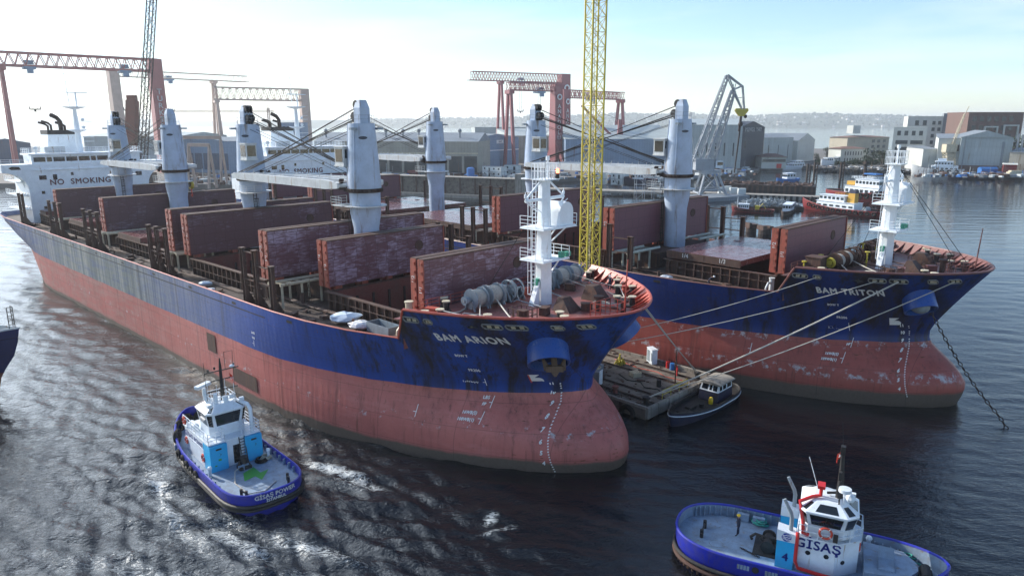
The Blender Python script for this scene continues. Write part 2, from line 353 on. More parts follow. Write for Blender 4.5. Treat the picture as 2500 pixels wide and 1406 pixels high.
def covermat(name, base, scuffc, amt, shine=.5):
    # underside of a hatch cover: blistered paint rubbed by cargo in plate-sized patches
    k = NT(name); t = k.n('TexCoord').outputs['Object']; s_ = k.n('SeparateXYZ', Vector=t)
    v2 = k.n('CombineXYZ', X=s_.outputs[1], Y=s_.outputs[2]).outputs[0]
    wv = k.n('VectorMath', _operation='ADD', i0=v2, i1=k.n('VectorMath', _operation='SCALE', i0=k.n('TexNoise', Vector=t, Scale=.5, Detail=4.).outputs['Color'], Scale=.55).outputs[0]).outputs[0]
    br = k.n('TexBrick', Vector=wv, Scale=1., **{'Brick Width': 1.55, 'Row Height': 1.32, 'Mortar Size': .035, 'Mortar Smooth': .2, 'Bias': 0.,
             'Color1': (0, 0, 0, 1), 'Color2': (1, 1, 1, 1), 'Mortar': (.5, .5, .5, 1)}); br.offset = .12; br.squash = 1
    ns = k.noise(k.n('Mapping', Vector=t, Scale=(1, .55, 3.2)).outputs[0], 1.7, 8, .72, .4); nl = k.noise(t, .28, 4)
    a = k.m('ADD', k.m('MULTIPLY', br.outputs['Color'], .13), k.m('ADD', ns, k.m('MULTIPLY', nl, .5)))
    c = k.mix(k.rng(a, .98-amt*.25, 1.16-amt*.2, 0, .85), base, scuffc)
    c = k.mix(k.m('MULTIPLY', br.outputs['Fac'], .75), c, tuple(q*.5 for q in base))
    c = k.mix(k.rng(k.noise(t, 2.3, 6, .7), .62, .7, 0, .5), c, (.07, .03, .025))
    k.l(c, 'Base Color'); k.b.inputs['Roughness'].default_value = shine; k.bump(ns, .3, .03); return k.mat
M['hullA'] = hullmat('hull_plating_greyed', 6.85, (.015, .062, .30), (.50, .15, .13), (92, 132), .98, [(3.6, .15)], 1)
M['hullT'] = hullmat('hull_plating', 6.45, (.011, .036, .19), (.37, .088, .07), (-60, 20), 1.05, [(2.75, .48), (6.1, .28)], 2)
M['coverA'] = covermat('scuffed_cover_paint', (.13, .052, .066), (.40, .32, .42), .74)
M['coverB'] = covermat('dark_cover_paint', (.10, .045, .055), (.26, .20, .27), .42)
M['coverT'] = covermat('plum_cover_paint', (.16, .065, .085), (.21, .10, .12), .1)
M['coverflat'] = paint('wet_cover_top', (.17, .065, .062), .22, .4, .25, .25, (.10, .05, .04), streak=False, bump=.05)
M['edge'] = paint('bright_red_edge_paint', (.36, .085, .055), .5, .35, 1.5, .45, (.10, .05, .035))
M['navyclad_'] = plain('dark_plate', (.02, .03, .06), .4)
M['wornrim'] = paint('worn_rim', (.22, .23, .24), .6, .6, 3, .5, (.12, .06, .04))
M['anchor'] = paint('rusted_anchor', (.14, .085, .055), .8, .5, 3, .5, (.10, .045, .02))
M['bolster'] = paint('bright_blue_bolster_paint', (.02, .085, .34), .35, .3, .8, .2, (.15, .20, .32))
M['rimred'] = paint('bulwark_red_paint', (.46, .085, .055), .45, .3, .8, .25, (.16, .05, .03))
M['fcdeck'] = paint('forecastle_deck_paint', (.27, .085, .075), .42, .45, .4, .28, (.13, .07, .055), streak=False)
M['pipew'] = paint('pale_pipe_paint', (.55, .58, .50), .5, .3, 1.5, .3, (.2, .13, .08))
M['fcdeckT'] = paint('grimy_forecastle_paint', (.13, .06, .055), .45, .5, .5, .4, (.07, .045, .04), streak=False)
M['rimT'] = paint('dull_bulwark_paint', (.21, .08, .07), .5, .35, .8, .35, (.12, .06, .045))

def make_hull(root, mat, rim, deck, inner):
    zs = [-3, -1.5, -.4, .4, 1.2, 2, 2.8, 3.6, 4.4, 5.2, 6, 6.8, 7.6, 8.6, 9.8, 11, 12.3]; zf = [13.2, 14.2, 15, 15.8]
    ta = [i/26 for i in range(27)]; tf = [1-(1-i/20)**1.7 for i in range(1, 21)]
    rows = []
    for z in zs+zf:
        xa, xs = lerp_tab(AX, z), lerp_tab(STEM, z); xc = 155+max(0, z-12.3)*.68
        rows.append([xa+(xc-xa)*t for t in ta]+[xc+(xs-xc)*t for t in tf])
    b = MB()
    for s in (-1, 1):
        base = len(b.v); nC = len(rows[0])
        for z, r in zip(zs+zf, rows): b.v += [(x, s*hb(x, z) if i < nC-1 else 0, z) for i, x in enumerate(r)]
        for k in range(len(rows)-1):
            for i in range(nC-1):
                if k >= len(zs)-1 and i < 26: continue
                q = [base+k*nC+i, base+k*nC+i+1, base+(k+1)*nC+i+1, base+(k+1)*nC+i]
                b.f.append(tuple(q if s < 0 else q[::-1])); b.m.append(0)
        for k in range(len(zs)-1):                 # transom half
            pass
    tr = [(lerp_tab(AX, z), -hb(lerp_tab(AX, z)+.01, z), z) for z in zs]
    b.add(tr+[(x, -y, z) for x, y, z in tr], [(i, i+1, len(tr)+i+1, len(tr)+i) for i in range(len(tr)-1)])
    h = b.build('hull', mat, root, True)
    # black seam line at deck height along the side
    m = MB()
    for s in (-1, 1):
        m.loft([[V(x, s*(hb(x, 11.3)+.03), 11.24) for x in [i*5. for i in range(2, 28)]], [V(x, s*(hb(x, 11.3)+.03), 11.38) for x in [i*5. for i in range(2, 28)]]], False, False)
    m.build('rubbing_strake', M['dark'], root)
    # inner skin of bulwarks, capping rail and stays
    def edge(s, z, x0, n, inset=0, x1=None):
        x1 = (x1 or lerp_tab(STEM, z))-inset*1.2
        return [V(x0+(x1-x0)*t, s*max(0, hb(x0+(x1-x0)*t+ (inset*.4), z)-inset) if t < 1 else 0, z) for t in [1-(1-i/n)**1.6 for i in range(n+1)]]
    m = MB(); cap = MB()
    for s in (-1, 1):
        st = MB(); e0, e1 = edge(s, 14.5, 156.6, 18, .35), edge(s, 15.8, 157.4, 18, .18)
        m.loft([e0, e1], False, False); cap.tube(edge(s, 15.83, 157.4, 18, .06), .14, 6)
        for i in range(1, 17):
            a, c = e0[i], e1[i]; n_ = Vector((0, -s, 0)) if i < 9 else Vector((-.75, -s*.66, 0))
            st.add([a, c, a+n_*.75], [(0, 1, 2)]); st.beam(a+n_*.75, c, .1, .06)
        st.build('bulwark_bracket', inner, root)
        sl0 = [V(155, s*(hb(155, 12.3)), 12.3), V(157.4, s*hb(157.4, 15.8), 15.8)]; cap.tube(sl0, .12, 6)
        xs = [8+i*6.125 for i in range(25)]; lo = [V(x, s*(hb(x, 11.3)-.3), 11.3) for x in xs]; hi = [V(x, s*(hb(x, 12.3)-.12), 12.3) for x in xs]
        m.loft([lo, hi], False, False); cap.tube([V(x, s*(hb(x, 12.32)-.05), 12.34) for x in xs], .1, 5)
    m.build('bulwark', inner, root); cap.build('capping_rail', rim, root, True)
    return h

HATCH = [(136.6, 152.4, 9., 13.4), (105, 126.2, 11.6, 13.7), (74.6, 97, 11.6, 13.7), (46.6, 67, 11.6, 13.7), (25.5, 38.4, 11.6, 13.7)]
def make_decks(root, deck, fcdeck):
    b = MB(); xs = sorted(set([-5+i*4 for i in range(41)]+[156.9]+[q for h in HATCH for q in h[:2]]))
    for x0, x1 in zip(xs, xs[1:]):
        mid = (x0+x1)/2; hc = [h for h in HATCH if h[0] <= mid <= h[1]]
        w0, w1 = max(hb(x0, 11.3)-.05, .1), max(hb(x1, 11.3)-.05, .1)
        if hc:
            for s in (-1, 1): b.add([(x0, s*hc[0][2], 11.3), (x1, s*hc[0][2], 11.3), (x1, s*w1, 11.3), (x0, s*w0, 11.3)], [(0, 1, 2, 3) if s > 0 else (3, 2, 1, 0)])
        else: b.add([(x0, -w0, 11.3), (x1, -w1, 11.3), (x1, w1, 11.3), (x0, w0, 11.3)], [(0, 1, 2, 3)])
    b.build('main_deck', deck, root)
    f = MB(); n = 22; ts = [1-(1-i/n)**1.6 for i in range(n+1)]; X = [155.6+(172.4-155.6)*t for t in ts]
    f.loft([[V(x, -max(.02, hb(x, 14.6)-.2), 14.6) for x in X], [V(x, max(.02, hb(x, 14.6)-.2), 14.6) for x in X]], False, False)
    w = hb(155.6, 13)-.4; f.add([(155.6, -w, 11.3), (155.6, w, 11.3), (155.6, w, 14.6), (155.6, -w, 14.6)], [(0, 1, 2, 3)])
    f.build('forecastle_deck', fcdeck, root)

def make_holds(root, mats):
    for x0, x1, w, zc in HATCH:
        b = MB(); t = .18
        for s in (-1, 1):
            b.b2(x0-t, x1+t, s*w, s*(w+t), 11.28, zc-.12); b.b2(x0-.5, x1+.5, s*(w-.05), s*(w+.55), zc-.12, zc)
            for i in range(int((x1-x0)/1.35)):
                x = x0+.6+i*1.35; b.add([(x, s*(w+t), 11.3), (x, s*(w+t+.5), 11.3), (x, s*(w+t+.4), zc-.12), (x, s*(w+t), zc-.12)], [(0, 1, 2, 3)])
                b.box((x, s*(w+t+.44), (11.3+zc)/2), (.16, .05, zc-11.35))
            b.beam((x0, s*(w+t+.5), 12.5), (x1, s*(w+t+.5), 12.5), .07)
        for x in (x0-t/2, x1+t/2): b.b2(x-t/2, x+t/2, -w, w, 11.28, zc-.02); 
        c = b.build('hatch_coaming', mats['coam'], root)
        h = MB(); z0 = 3.2; g = .06
        h.add([(x0+g, -w+g, z0), (x1-g, -w+g, z0), (x1-g, w-g, z0), (x0+g, w-g, z0), (x0+g, -w+g, zc-.2), (x1-g, -w+g, zc-.2), (x1-g, w-g, zc-.2), (x0+g, w-g, zc-.2)],
              [(0, 1, 2, 3), (0, 4, 5, 1), (1, 5, 6, 2), (2, 6, 7, 3), (3, 7, 4, 0)])
        hd = h.build('hold', M['hold'], root)
        d = MB()                                       # drain holes and frames on the far wall
        for i in range(int((x1-x0)/1.9)): d.box((x0+1+i*1.9, w-g-.05, 11.6), (.22, .05, .28))
        for i in range(int(w*2/2.4)): d.box((x0+g+.08, -w+1.2+i*2.4, 10.2), (.12, .3, 4))
        d.build('hold_frame', M['dbrown'], hd)

def cover_pair(root, xf, hw, z0, z1, mats, nums=None, thick=.62):
    # two leaves of a folding hatch cover, standing back to back; xf is the forward face
    for j in range(2):
        x1 = xf-j*1.15; x0 = x1-thick; b = MB()
        b.mi = 0; b.b2(x0, x1, -hw+.06, hw-.06, z0, z1); b.mi = 1
        for s in (-1, 1):
            b.b2(x0-.12, x1+.12, s*(hw-.06), s*(hw+.10), z0-.05, z1+.05)
            for k in range(6): b.box((x1-.1, s*(hw+.16), z0+.6+k*(z1-z0-1)/5), (.22, .12, .3))
        b.mi = 2; b.b2(x0-.06, x1+.16, -hw, hw, z1, z1+.14); b.mi = 1
        for k in range(5): b.box((x0+.3, -hw+1.5+k*(2*hw-3)/4, z0-.35), (.35, .9, .7))
        b.mi = 2; b.torus((x1+.01, hw-4.2, z0+(z1-z0)*.62), (1, 0, 0), .62, .055, 20, 5); b.cyl((x1, hw-4.2, z0+(z1-z0)*.62), (x1+.03, hw-4.2, z0+(z1-z0)*.62), .56, n=20)
        o = b.build('hatch_cover', [mats['cover'], mats['edge'], M['brown']], root)
        if nums:
            z = z0+(z1-z0)*(.62 if j else .44); lettering('panel_number', nums[j], .62, flat((x1-.3, -hw-.14, z), (0, 0, 1), (-1, 0, 0)), M['winw'], o, 1.05, .015)
def cover_flat(root, x0, x1, hw, z, mats, nums=None, tilt=0.):
    b = MB(); b.b2(x0+.03, x1-.03, -hw, hw, z, z+.75); b.mi = 1
    for s in (-1, 1): b.b2(x0+.03, x1-.03, s*hw, s*(hw+.12), z-.25, z+.72)
    b.mi = 0
    b.torus(((x0+x1)/2, hw-4.5, z+.76), (0, 0, 1), .6, .05, 20, 4)
    o = b.build('hatch_cover', [mats['flat'], mats['coam']], root)
    if nums: lettering('panel_number', nums, .8, flat(((x0+x1)/2, -hw-.15, z+.3), (1, 0, 0), (0, 0, 1)), M['winw'], o, 1.05, .02)
def stanchions(root, mat):
    for xs in ((127.9, 130.9, 134.6), (98.5, 101.4, 104.6), (68.4, 72, 75.5), (47, 50.8, 54.2), (24, 26.9)):
        for s in (-1, 1):
            y = s*15.2; tops = []
            for i, x in enumerate(xs):
                zt_ = 18.3 if not (i == 2 and xs[0] > 120) else 16.9; b = MB()
                w = .42                                        # an H-shaped post with a cap and a foot
                b.b2(x-.36, x-.30, y-w/2, y+w/2, 11.3, zt_); b.b2(x+.30, x+.36, y-w/2, y+w/2, 11.3, zt_); b.b2(x-.30, x+.30, y-.04, y+.04, 11.3, zt_)
                b.b2(x-.44, x+.44, y-.3, y+.3, zt_, zt_+.08); b.add([(x-.3, y, 11.3), (x-.3, y-s*1.3, 11.3), (x-.3, y, 13.4)], [(0, 1, 2)]); b.beam((x-.3, y-s*1.3, 11.3), (x-.3, y-s*.2, 13.3), .16)
                for k in range(9): b.beam((x+.36, y-s*.1, 12+k*.6), (x+.62, y-s*.1, 12+k*.6), .05)
                b.build('stanchion', mat, root); tops.append((x, zt_))
            for (xa, za), (xb, zb) in zip(tops, tops[1:]):
                for z in (min(za, zb)-.35, 14.6): m = MB(); m.beam((xa+.36, y, z), (xb-.36, y, z), .14); m.build('stanchion_tie', mat, root)

def make_crane(root, X, aim, yo, mats, hook=False, Y=0.):
    g = M['grey']; b = MB(); n = 28
    P = lambda z, r: [V(X+r*math.cos(2*PI*i/n), Y+r*math.sin(2*PI*i/n), z) for i in range(n)]
    b.loft([P(11.3, 1.62), P(19.4, 1.62), P(21.4, 1.95), P(24.1, 1.98)])
    o = b.build('deck_crane', g, root, True)
    t = MB(); R = [(24.6, 2.16), (25.2, 2.14), (32.65, 1.66)]
    t.loft([P(z, r) for z, r in R]); t.box((X-aim*.2, Y, 33.6), (1.3, 1.5, 1.9)); t.add([(X-aim*.85, Y-.75, 34.5), (X-aim*.85, Y+.75, 34.5), (X+aim*.45, Y+.75, 34.5), (X+aim*.45, Y-.75, 34.5), (X-aim*.55, Y-.5, 35.5), (X-aim*.55, Y+.5, 35.5), (X+aim*.15, Y+.5, 35.5), (X+aim*.15, Y-.5, 35.5)], [(0, 1, 5, 4), (1, 2, 6, 5), (2, 3, 7, 6), (3, 0, 4, 7), (4, 5, 6, 7)])
    t.build('crane_tower', g, o, True)
    e_ = MB(); a_ = -.55 if aim < 0 else -.75      # maker's plate, pipe runs and weld rings
    e_.loft([[V(X+(1.78+k*.02)*math.cos(a_)+(-math.sin(a_))*.55*math.cos(q), Y+(1.78+k*.02)*math.sin(a_)+math.cos(a_)*.55*math.cos(q), 30.9+.2*math.sin(q)) for q in [2*PI*i/14 for i in range(14)]] for k in (0, 1)]); e_.build('name_plate', M['navyclad_'], o)
    e_ = MB()
    for a_ in (-2.2, -1.2): e_.tube([V(X+2.2*math.cos(a_), Y+2.2*math.sin(a_), 24.8), V(X+1.72*math.cos(a_), Y+1.72*math.sin(a_), 32.5)], .05, 5)
    for z_, r_ in ((27.4, 2.02), (30.0, 1.85)): e_.loft([P(z_, r_), P(z_+.07, r_)], False)
    e_.build('pipe_run', g, o)
    r = MB(); r.loft([P(24.1, 2.28), P(24.6, 2.28)])
    for k in range(30):
        a = 2*PI*k/30; r.box((X+2.3*math.cos(a), Y+2.3*math.sin(a), 24.35), (.12, .12, .3))
    r.build('slewing_ring', M['dbrown'], o)
    w = MB()
    for q, (dx, dz, rr) in enumerate(((.35, 34.9, .55), (.95, 33.55, .5), (.5, 33.0, .4))):
        for dy in (-.45, 0, .45): w.cyl((X+aim*dx, Y+dy-.12, dz), (X+aim*dx, Y+dy+.12, dz), rr, n=14); w.torus((X+aim*dx, Y+dy, dz), (0, 1, 0), rr, .07, 14, 4)
    w.build('rope_sheave', M['dark'], o)
    pl = MB()
    pl.rail([V(X+1.6*math.cos(a), Y+1.6*math.sin(a), 32.7) for a in [2*PI*k/8 for k in range(8)]], .95, .022, 2, 3, True)
    pl.box((X-aim*1.0, Y-1.95, 32.0), (.5, .9, .28)); pl.box((X-aim*1.0, Y+1.95, 32.0), (.5, .9, .28))
    pl.build('top_railing', M['steelgrey'], o)
    p2 = MB(); q = [V(X+2.7*math.cos(a), Y+2.7*math.sin(a), 22.4) for a in [2*PI*k/16 for k in range(16)]]
    p2.loft([P(22.32, 2.75), P(22.42, 2.75)]); hx = X+aim*1.6
    p2.box((hx+aim*.8, Y-1.6, 22.37), (2.4, 2.4, .1)); p2.rail([V(hx+aim*2., Y-2.8, 22.42), V(hx+aim*2., Y-.4, 22.42)], 1.05, .025, 3, 1); p2.rail([V(hx-aim*.4, Y-2.8, 22.42), V(hx+aim*2., Y-2.8, 22.42)], 1.05, .025, 3, 1)
    p2.build('crane_platform', M['whiteb'], o)
    l = MB(); lx = X+aim*1.95; l.ladder((lx, Y-.75, 11.4), (lx, Y-.75, 22.3), .5, .035, .45)
    for k in range(8): l.torus((lx+aim*.3, Y-.75, 13+k*1.2), (0, 0, 1), .38, .025, 10, 4)
    for s in (-1, 1): l.beam((lx+aim*.55, Y-.75+s*.25, 13), (lx+aim*.55, Y-.75+s*.25, 21.5), .04)
    l.build('crane_ladder', M['dark'], o)
    # operator's cab on the tower's side
    c = MB(); ca = 1 if aim > 0 else -1; cx, cy = X+aim*2.15, Y-1.3*1; cz = 28.6
    c.box((cx, cy, cz), (1.9, 1.7, 2.2)); c.box((cx, cy, cz+1.18), (2.1, 1.9, .14)); c.box((cx, cy, cz-1.2), (2.1, 1.9, .2))
    cb = c.build('operator_cab', M['whiteb'], o)
    gl = MB(); gl.box((cx+aim*.97, cy, cz+.1), (.04, 1.35, 1.6)); gl.box((cx, cy-.87, cz+.1), (1.5, .04, 1.6)); gl.box((cx-aim*.97, cy, cz+.3), (.04, 1.2, 1.1)); gl.build('window_pane', M['glass'], cb)
    # twin-box jib lying level over the holds, its ropes and hook
    L = 27.; z = 24.9; h0 = V(X+aim*2.2, Y+yo*.55, z); h1 = V(X+aim*(2.2+L), Y+yo*1.35, z+.15); j = MB(); d = (h1-h0).normalized(); sd_ = V(-d.y, d.x, 0)
    for s, e in ((-1, 1.25), (1, 1.25)):
        a, b_ = h0+sd_*s*e, h1+sd_*s*.75; m1, m2 = a.lerp(b_, .1), a.lerp(b_, .9)
        for p_, q_, ha, hb_ in ((a, m1, .7, 1.15), (m1, m2, 1.15, 1.0), (m2, b_, 1.0, .6)):
            rr = []
            for c_, hh in ((p_, ha), (q_, hb_)): rr.append([c_+sd_*(.34*i)+V(0, 0, hh/2*k) for i, k in ((-1, -1), (1, -1), (1, 1), (-1, 1))])
            j.loft(rr)
        for k in range(9): q = a.lerp(b_, .08+k*.1)+V(0, 0, .6); j.beam(q, q+V(0, 0, .35), .06)
    for k in range(6):
        u = .03+k*.19; w_ = 1.25-.5*u; c_ = h0.lerp(h1, u); j.beam(c_+sd_*w_, c_-sd_*w_, .5, .6)
    j.cyl(h1-sd_*.7, h1+sd_*.7, .42, n=12); j.cyl(h0-sd_*1.5, h0+sd_*1.5, .3, n=10)
    j.build('jib', mats.get('jib', M['whiteb']), o)
    hv = MB(); rnd = random.Random(int(X))
    for k in range(26): hv.box(h0+d*rnd.uniform(-1.2, 1.6)+sd_*rnd.uniform(-1.3, 1.3)+V(0, 0, rnd.uniform(-.6, .7)), (rnd.uniform(.15, .6), rnd.uniform(.15, .6), rnd.uniform(.1, .5)), rnd.uniform(0, 3))
    hv.build('jib_heel_gear', M['dbrown'], o)
    rp = MB(); top = V(X+aim*.5, Y, 34.7); t2 = V(X+aim*1.1, Y, 33.4)
    for k, (f, off_) in enumerate(((.93, -.6), (.93, -.2), (.93, .25), (.93, .6))): rp.tube([(top if k % 3 else t2)+sd_*off_*.6, h0.lerp(h1, f-.02*k)+sd_*off_+V(0, 0, .75)], .045, 4)
    for k, off_ in enumerate((-.3, .3, .05)): rp.tube([t2+sd_*off_+V(0, 0, -.3), h0.lerp(h1, .985)+sd_*off_+V(0, 0, .45)], .04, 4)
    for off_ in (-.5, .5): rp.tube([V(X+aim*1.5, Y, 31.9)+sd_*off_, h0.lerp(h1, .80)+sd_*off_+V(0, 0, .6)], .035, 4)
    rp.build('luffing_rope', M['wire'], o)
    if hook:
        k = MB(); c_ = h1+d*-.8; zb = 21.6; k.mi = 0
        for s in (-.15, .15): k.tube([c_+V(s, 0, -.3), V(c_.x+s, c_.y, zb+.6)], .03, 4)
        k.mi = 1; k.loft([[V(c_.x+.75*math.cos(a)*1., c_.y+sy, zb+.75*math.sin(a)) for a in [2*PI*i/16 for i in range(16)]] for sy in (-.28, .28)])
        k.mi = 0
        for i in range(-2, 3): k.beam((c_.x+i*.3-.25, c_.y-.3, zb-.5+abs(i)*.12), (c_.x+i*.3+.2, c_.y-.3, zb+.5-abs(i)*.12), .13, .05, (0, 1, 0))
        k.mi = 2; k.tube([V(c_.x, c_.y, zb-.7), V(c_.x, c_.y, zb-1.5), V(c_.x+.3, c_.y, zb-1.9), V(c_.x+.05, c_.y, zb-2.2), V(c_.x-.3, c_.y, zb-1.9)], .12, 6)
        k.build('hook_block', [M['dark'], M['yellow'], M['orange']], o)
    # deck house with vents around the pedestal
    hs_ = MB(); hs_.b2(X-2.1, X+2.1, -7.5, 7.5, 11.3, 13.6)
    for k in range(7): hs_.box((X+2.13, -6.6+k*2.2, 12.4), (.05, .8, 1.6))
    hs_.build('crane_house', mats['coam'], root)

def make_mast(root, z0=14.6, X=162.1, mats=None, lamp=False):
    w = M['white']; b = MB(); n = 8
    P = lambda z, r: [V(X+r*math.cos(2*PI*(i+.5)/n), r*math.sin(2*PI*(i+.5)/n), z) for i in range(n)]
    b.loft([P(z0, .88), P(z0+4.5, .82), P(22.5, .74), P(27.1, .6)]); b.add([(X-.3, -1, z0), (X-.3, -2., z0), (X-.3, -.95, z0+2.4), (X+.3, -1, z0), (X+.3, -2., z0), (X+.3, -.95, z0+2.4)], [(0, 1, 2), (3, 5, 4), (1, 4, 5, 2)])
    o = b.build('foremast', w, root)
    pf = MB()
    for z, r0, y0, y1 in ((19.35, 1.0, -1.9, 2.1), (22.55, 1.0, -1.9, 3.2)):
        pf.b2(X-1.5, X+1.6, y0, y1, z-.14, z); pf.b2(X-1.55, X+1.65, y0-.05, y1+.05, z-.2, z-.14)
        pf.rail([V(X+1.6, y0, z), V(X+1.6, y0+.9, z)], 1.1, .028, 3, .9); pf.rail([V(X-1.5, y0, z), V(X+1.6, y0, z)], 1.1, .028, 3, 1); pf.rail([V(X-1.5, y1, z), V(X+1.6, y1, z)], 1.1, .028, 3, 1)
        for s in (-1, 1): pf.beam((X+s*.6, y1-.2, z-.2), (X+s*.3, .8, z-1.6), .12)
    pf.build('mast_platform', w, o)
    h = MB(); nn = 10                                    # rounded housing
    arc = [(1.95+1.05*math.cos(a), 22.55+1.35+1.0*math.sin(a)) for a in [PI*i/nn for i in range(nn+1)]]; prof = [(3.0, 22.56)]+arc+[(.9, 22.56)]
    h.loft([[V(X-1.1, y, z) for y, z in prof], [V(X+1.3, y, z) for y, z in prof]]); h.build('mast_housing', w, o, True)
    y = MB(); zz = 25.2
    y.tube([(X, -2.75, zz), (X, 3.0, zz+.1)], .16, 8); y.tube([(X, -2.75, zz+.1), (X, -.3, 27.2)], .1, 6); y.tube([(X, 3.0, zz+.2), (X, .4, 27.2)], .1, 6)
    for s, e in ((-1, -2.75), (1, 3.0)):
        y.tube([(X, e, zz), (X+.2, e*.62, 24.3)], .07, 5); y.tube([(X, e, zz), (X, e, zz+.9)], .05, 5); y.cyl((X, e, zz+.3), (X, e, zz+.65), .13, n=8); y.ladder((X+.3, e, zz-.1), (X+.3, s*1.0, 24.0), .5, .03, .4, (1, 0, 0))
    y.build('signal_yard', w, o)
    c = MB(); c.b2(X-.9, X+.9, -.9, 1.3, 27.1, 27.2); c.rail([V(X-.9, -.9, 27.2), V(X+.9, -.9, 27.2), V(X+.9, 1.3, 27.2), V(X-.9, 1.3, 27.2)], 1.5, .03, 2, .45, True)
    c.cyl((X, .5, 27.2), (X, .5, 29), .1, n=8); c.cyl((X, .5, 29), (X, .5, 29.4), .2, n=10); c.build('mast_cage', w, o)
    if lamp:
        k = NT('lit_signal_lamp'); k.b.inputs['Emission Color'].default_value = (1, .25, .12, 1); k.b.inputs['Emission Strength'].default_value = 3; k.b.inputs['Base Color'].default_value = (.6, .1, .05, 1)
        q = MB(); q.cyl((X+.9, .95, 27.75), (X+.9, .95, 28.2), .16, n=10); q.build('signal_lamp', k.mat, o); q = MB(); q.cyl((X+.9, .95, 27.25), (X+.9, .95, 27.75), .2, n=10); q.build('lamp_bracket', M['dark'], o)
    l = MB(); l.ladder((X-.2, -1.35, z0+1.5), (X-.2, -1.25, 27.2), .45, .03, .4, (1, 0, 0))
    for z in (15.8, 17, 18.2, 20.3, 21.5, 23.6, 24.8, 26):
        l.tube([(X-.45, -1.35, z), (X-.4, -1.95, z), (X, -1.95, z), (X+.05, -1.35, z)], .03, 4)
    for xx in (-.4, 0): l.beam((X+xx, -1.95, 15.8), (X+xx, -1.95, 19.2), .05); l.beam((X+xx, -1.95, 20.3), (X+xx, -1.95, 22.4), .05); l.beam((X+xx, -1.95, 23.6), (X+xx, -1.95, 26), .05)
    l.build('mast_ladder', w, o)
    for c_, d_ in (((X-.1, -.95, 16.9), (.5, .35, .8)), ((X+1.2, 2.1, 19.6), (.6, .8, .45)), ((X+1.3, 1.2, 19.65), (.4, .5, .6))): e = MB(); e.box(c_, d_); e.build('junction_box', M['green'], o)

def drum(m, c, r, w, rope=True):
    x, y, z = c; m.mi = 0
    for s in (-1, 1): m.cyl((x, y+s*w/2-.05, z), (x, y+s*w/2+.05, z), r, n=20); m.torus((x, y+s*w/2, z), (0, 1, 0), r, .05, 20, 5)
    m.cyl((x, y-w/2, z), (x, y+w/2, z), r*.35, n=12)
    for s in (-.35, .35): m.beam((x+s, y-w/2-.15, z-.1), (x+s*2, y-w/2-.15, 14.62), .16); m.beam((x+s, y+w/2+.15, z-.1), (x+s*2, y+w/2+.15, 14.62), .16)
    if rope:
        m.mi = 1; N = 9
        for k in range(N): rr = r*.83-.03*abs(k-4)+.02*(k % 2); yy = y-w*.42+w*.84*k/(N-1); m.torus((x, yy, z), (0, 1, 0), rr, w*.055, 18, 5)
def make_windlass(root, X, y0, s, mats, full=True):
    m = MB(); z = 15.75
    drum(m, (X, y0, z), 1.0, 1.5, True); drum(m, (X, y0+s*2.15, z), 1.05, 1.6, True); m.mi = 0
    m.cyl((X, y0-s*1.8, z), (X, y0+s*6.4, z), .16, n=10); m.cyl((X, y0-s*1.7, z), (X, y0-s*1.05, z), .45, .3, n=12)
    m.torus((X, y0+s*4.5, z), (0, 1, 0), 1.05, .11, 22, 6); m.torus((X, y0+s*4.85, z), (0, 1, 0), .95, .1, 22, 6); m.cyl((X, y0+s*4.45, z), (X, y0+s*4.95, z), .55, n=14)
    for k in range(5): a = k*PI/5; m.beam((X-math.cos(a), y0+s*4.5, z-math.sin(a)), (X+math.cos(a), y0+s*4.5, z+math.sin(a)), .09)
    m.box((X, y0+s*3.55, z-.1), (.8, .7, 1.7)); m.box((X-.7, y0+s*3.3, 15.1), (1.1, 1.2, .9))
    m.torus((X, y0+s*5.8, z), (0, 1, 0), 1.0, .1, 20, 6)
    for q in (3.2, 4.1, 5.3, 6.2): m.add([(X-.8, y0+s*q, 14.62), (X+.8, y0+s*q, 14.62), (X+.2, y0+s*q, z+.1), (X-.2, y0+s*q, z+.1)], [(0, 1, 2, 3), (3, 2, 1, 0)]); m.beam((X-.8, y0+s*q, 14.65), (X-.2, y0+s*q, z), .14); m.beam((X+.8, y0+s*q, 14.65), (X+.2, y0+s*q, z), .14)
    return m.build('mooring_winch', [mats['mach'], M['rope']], root)
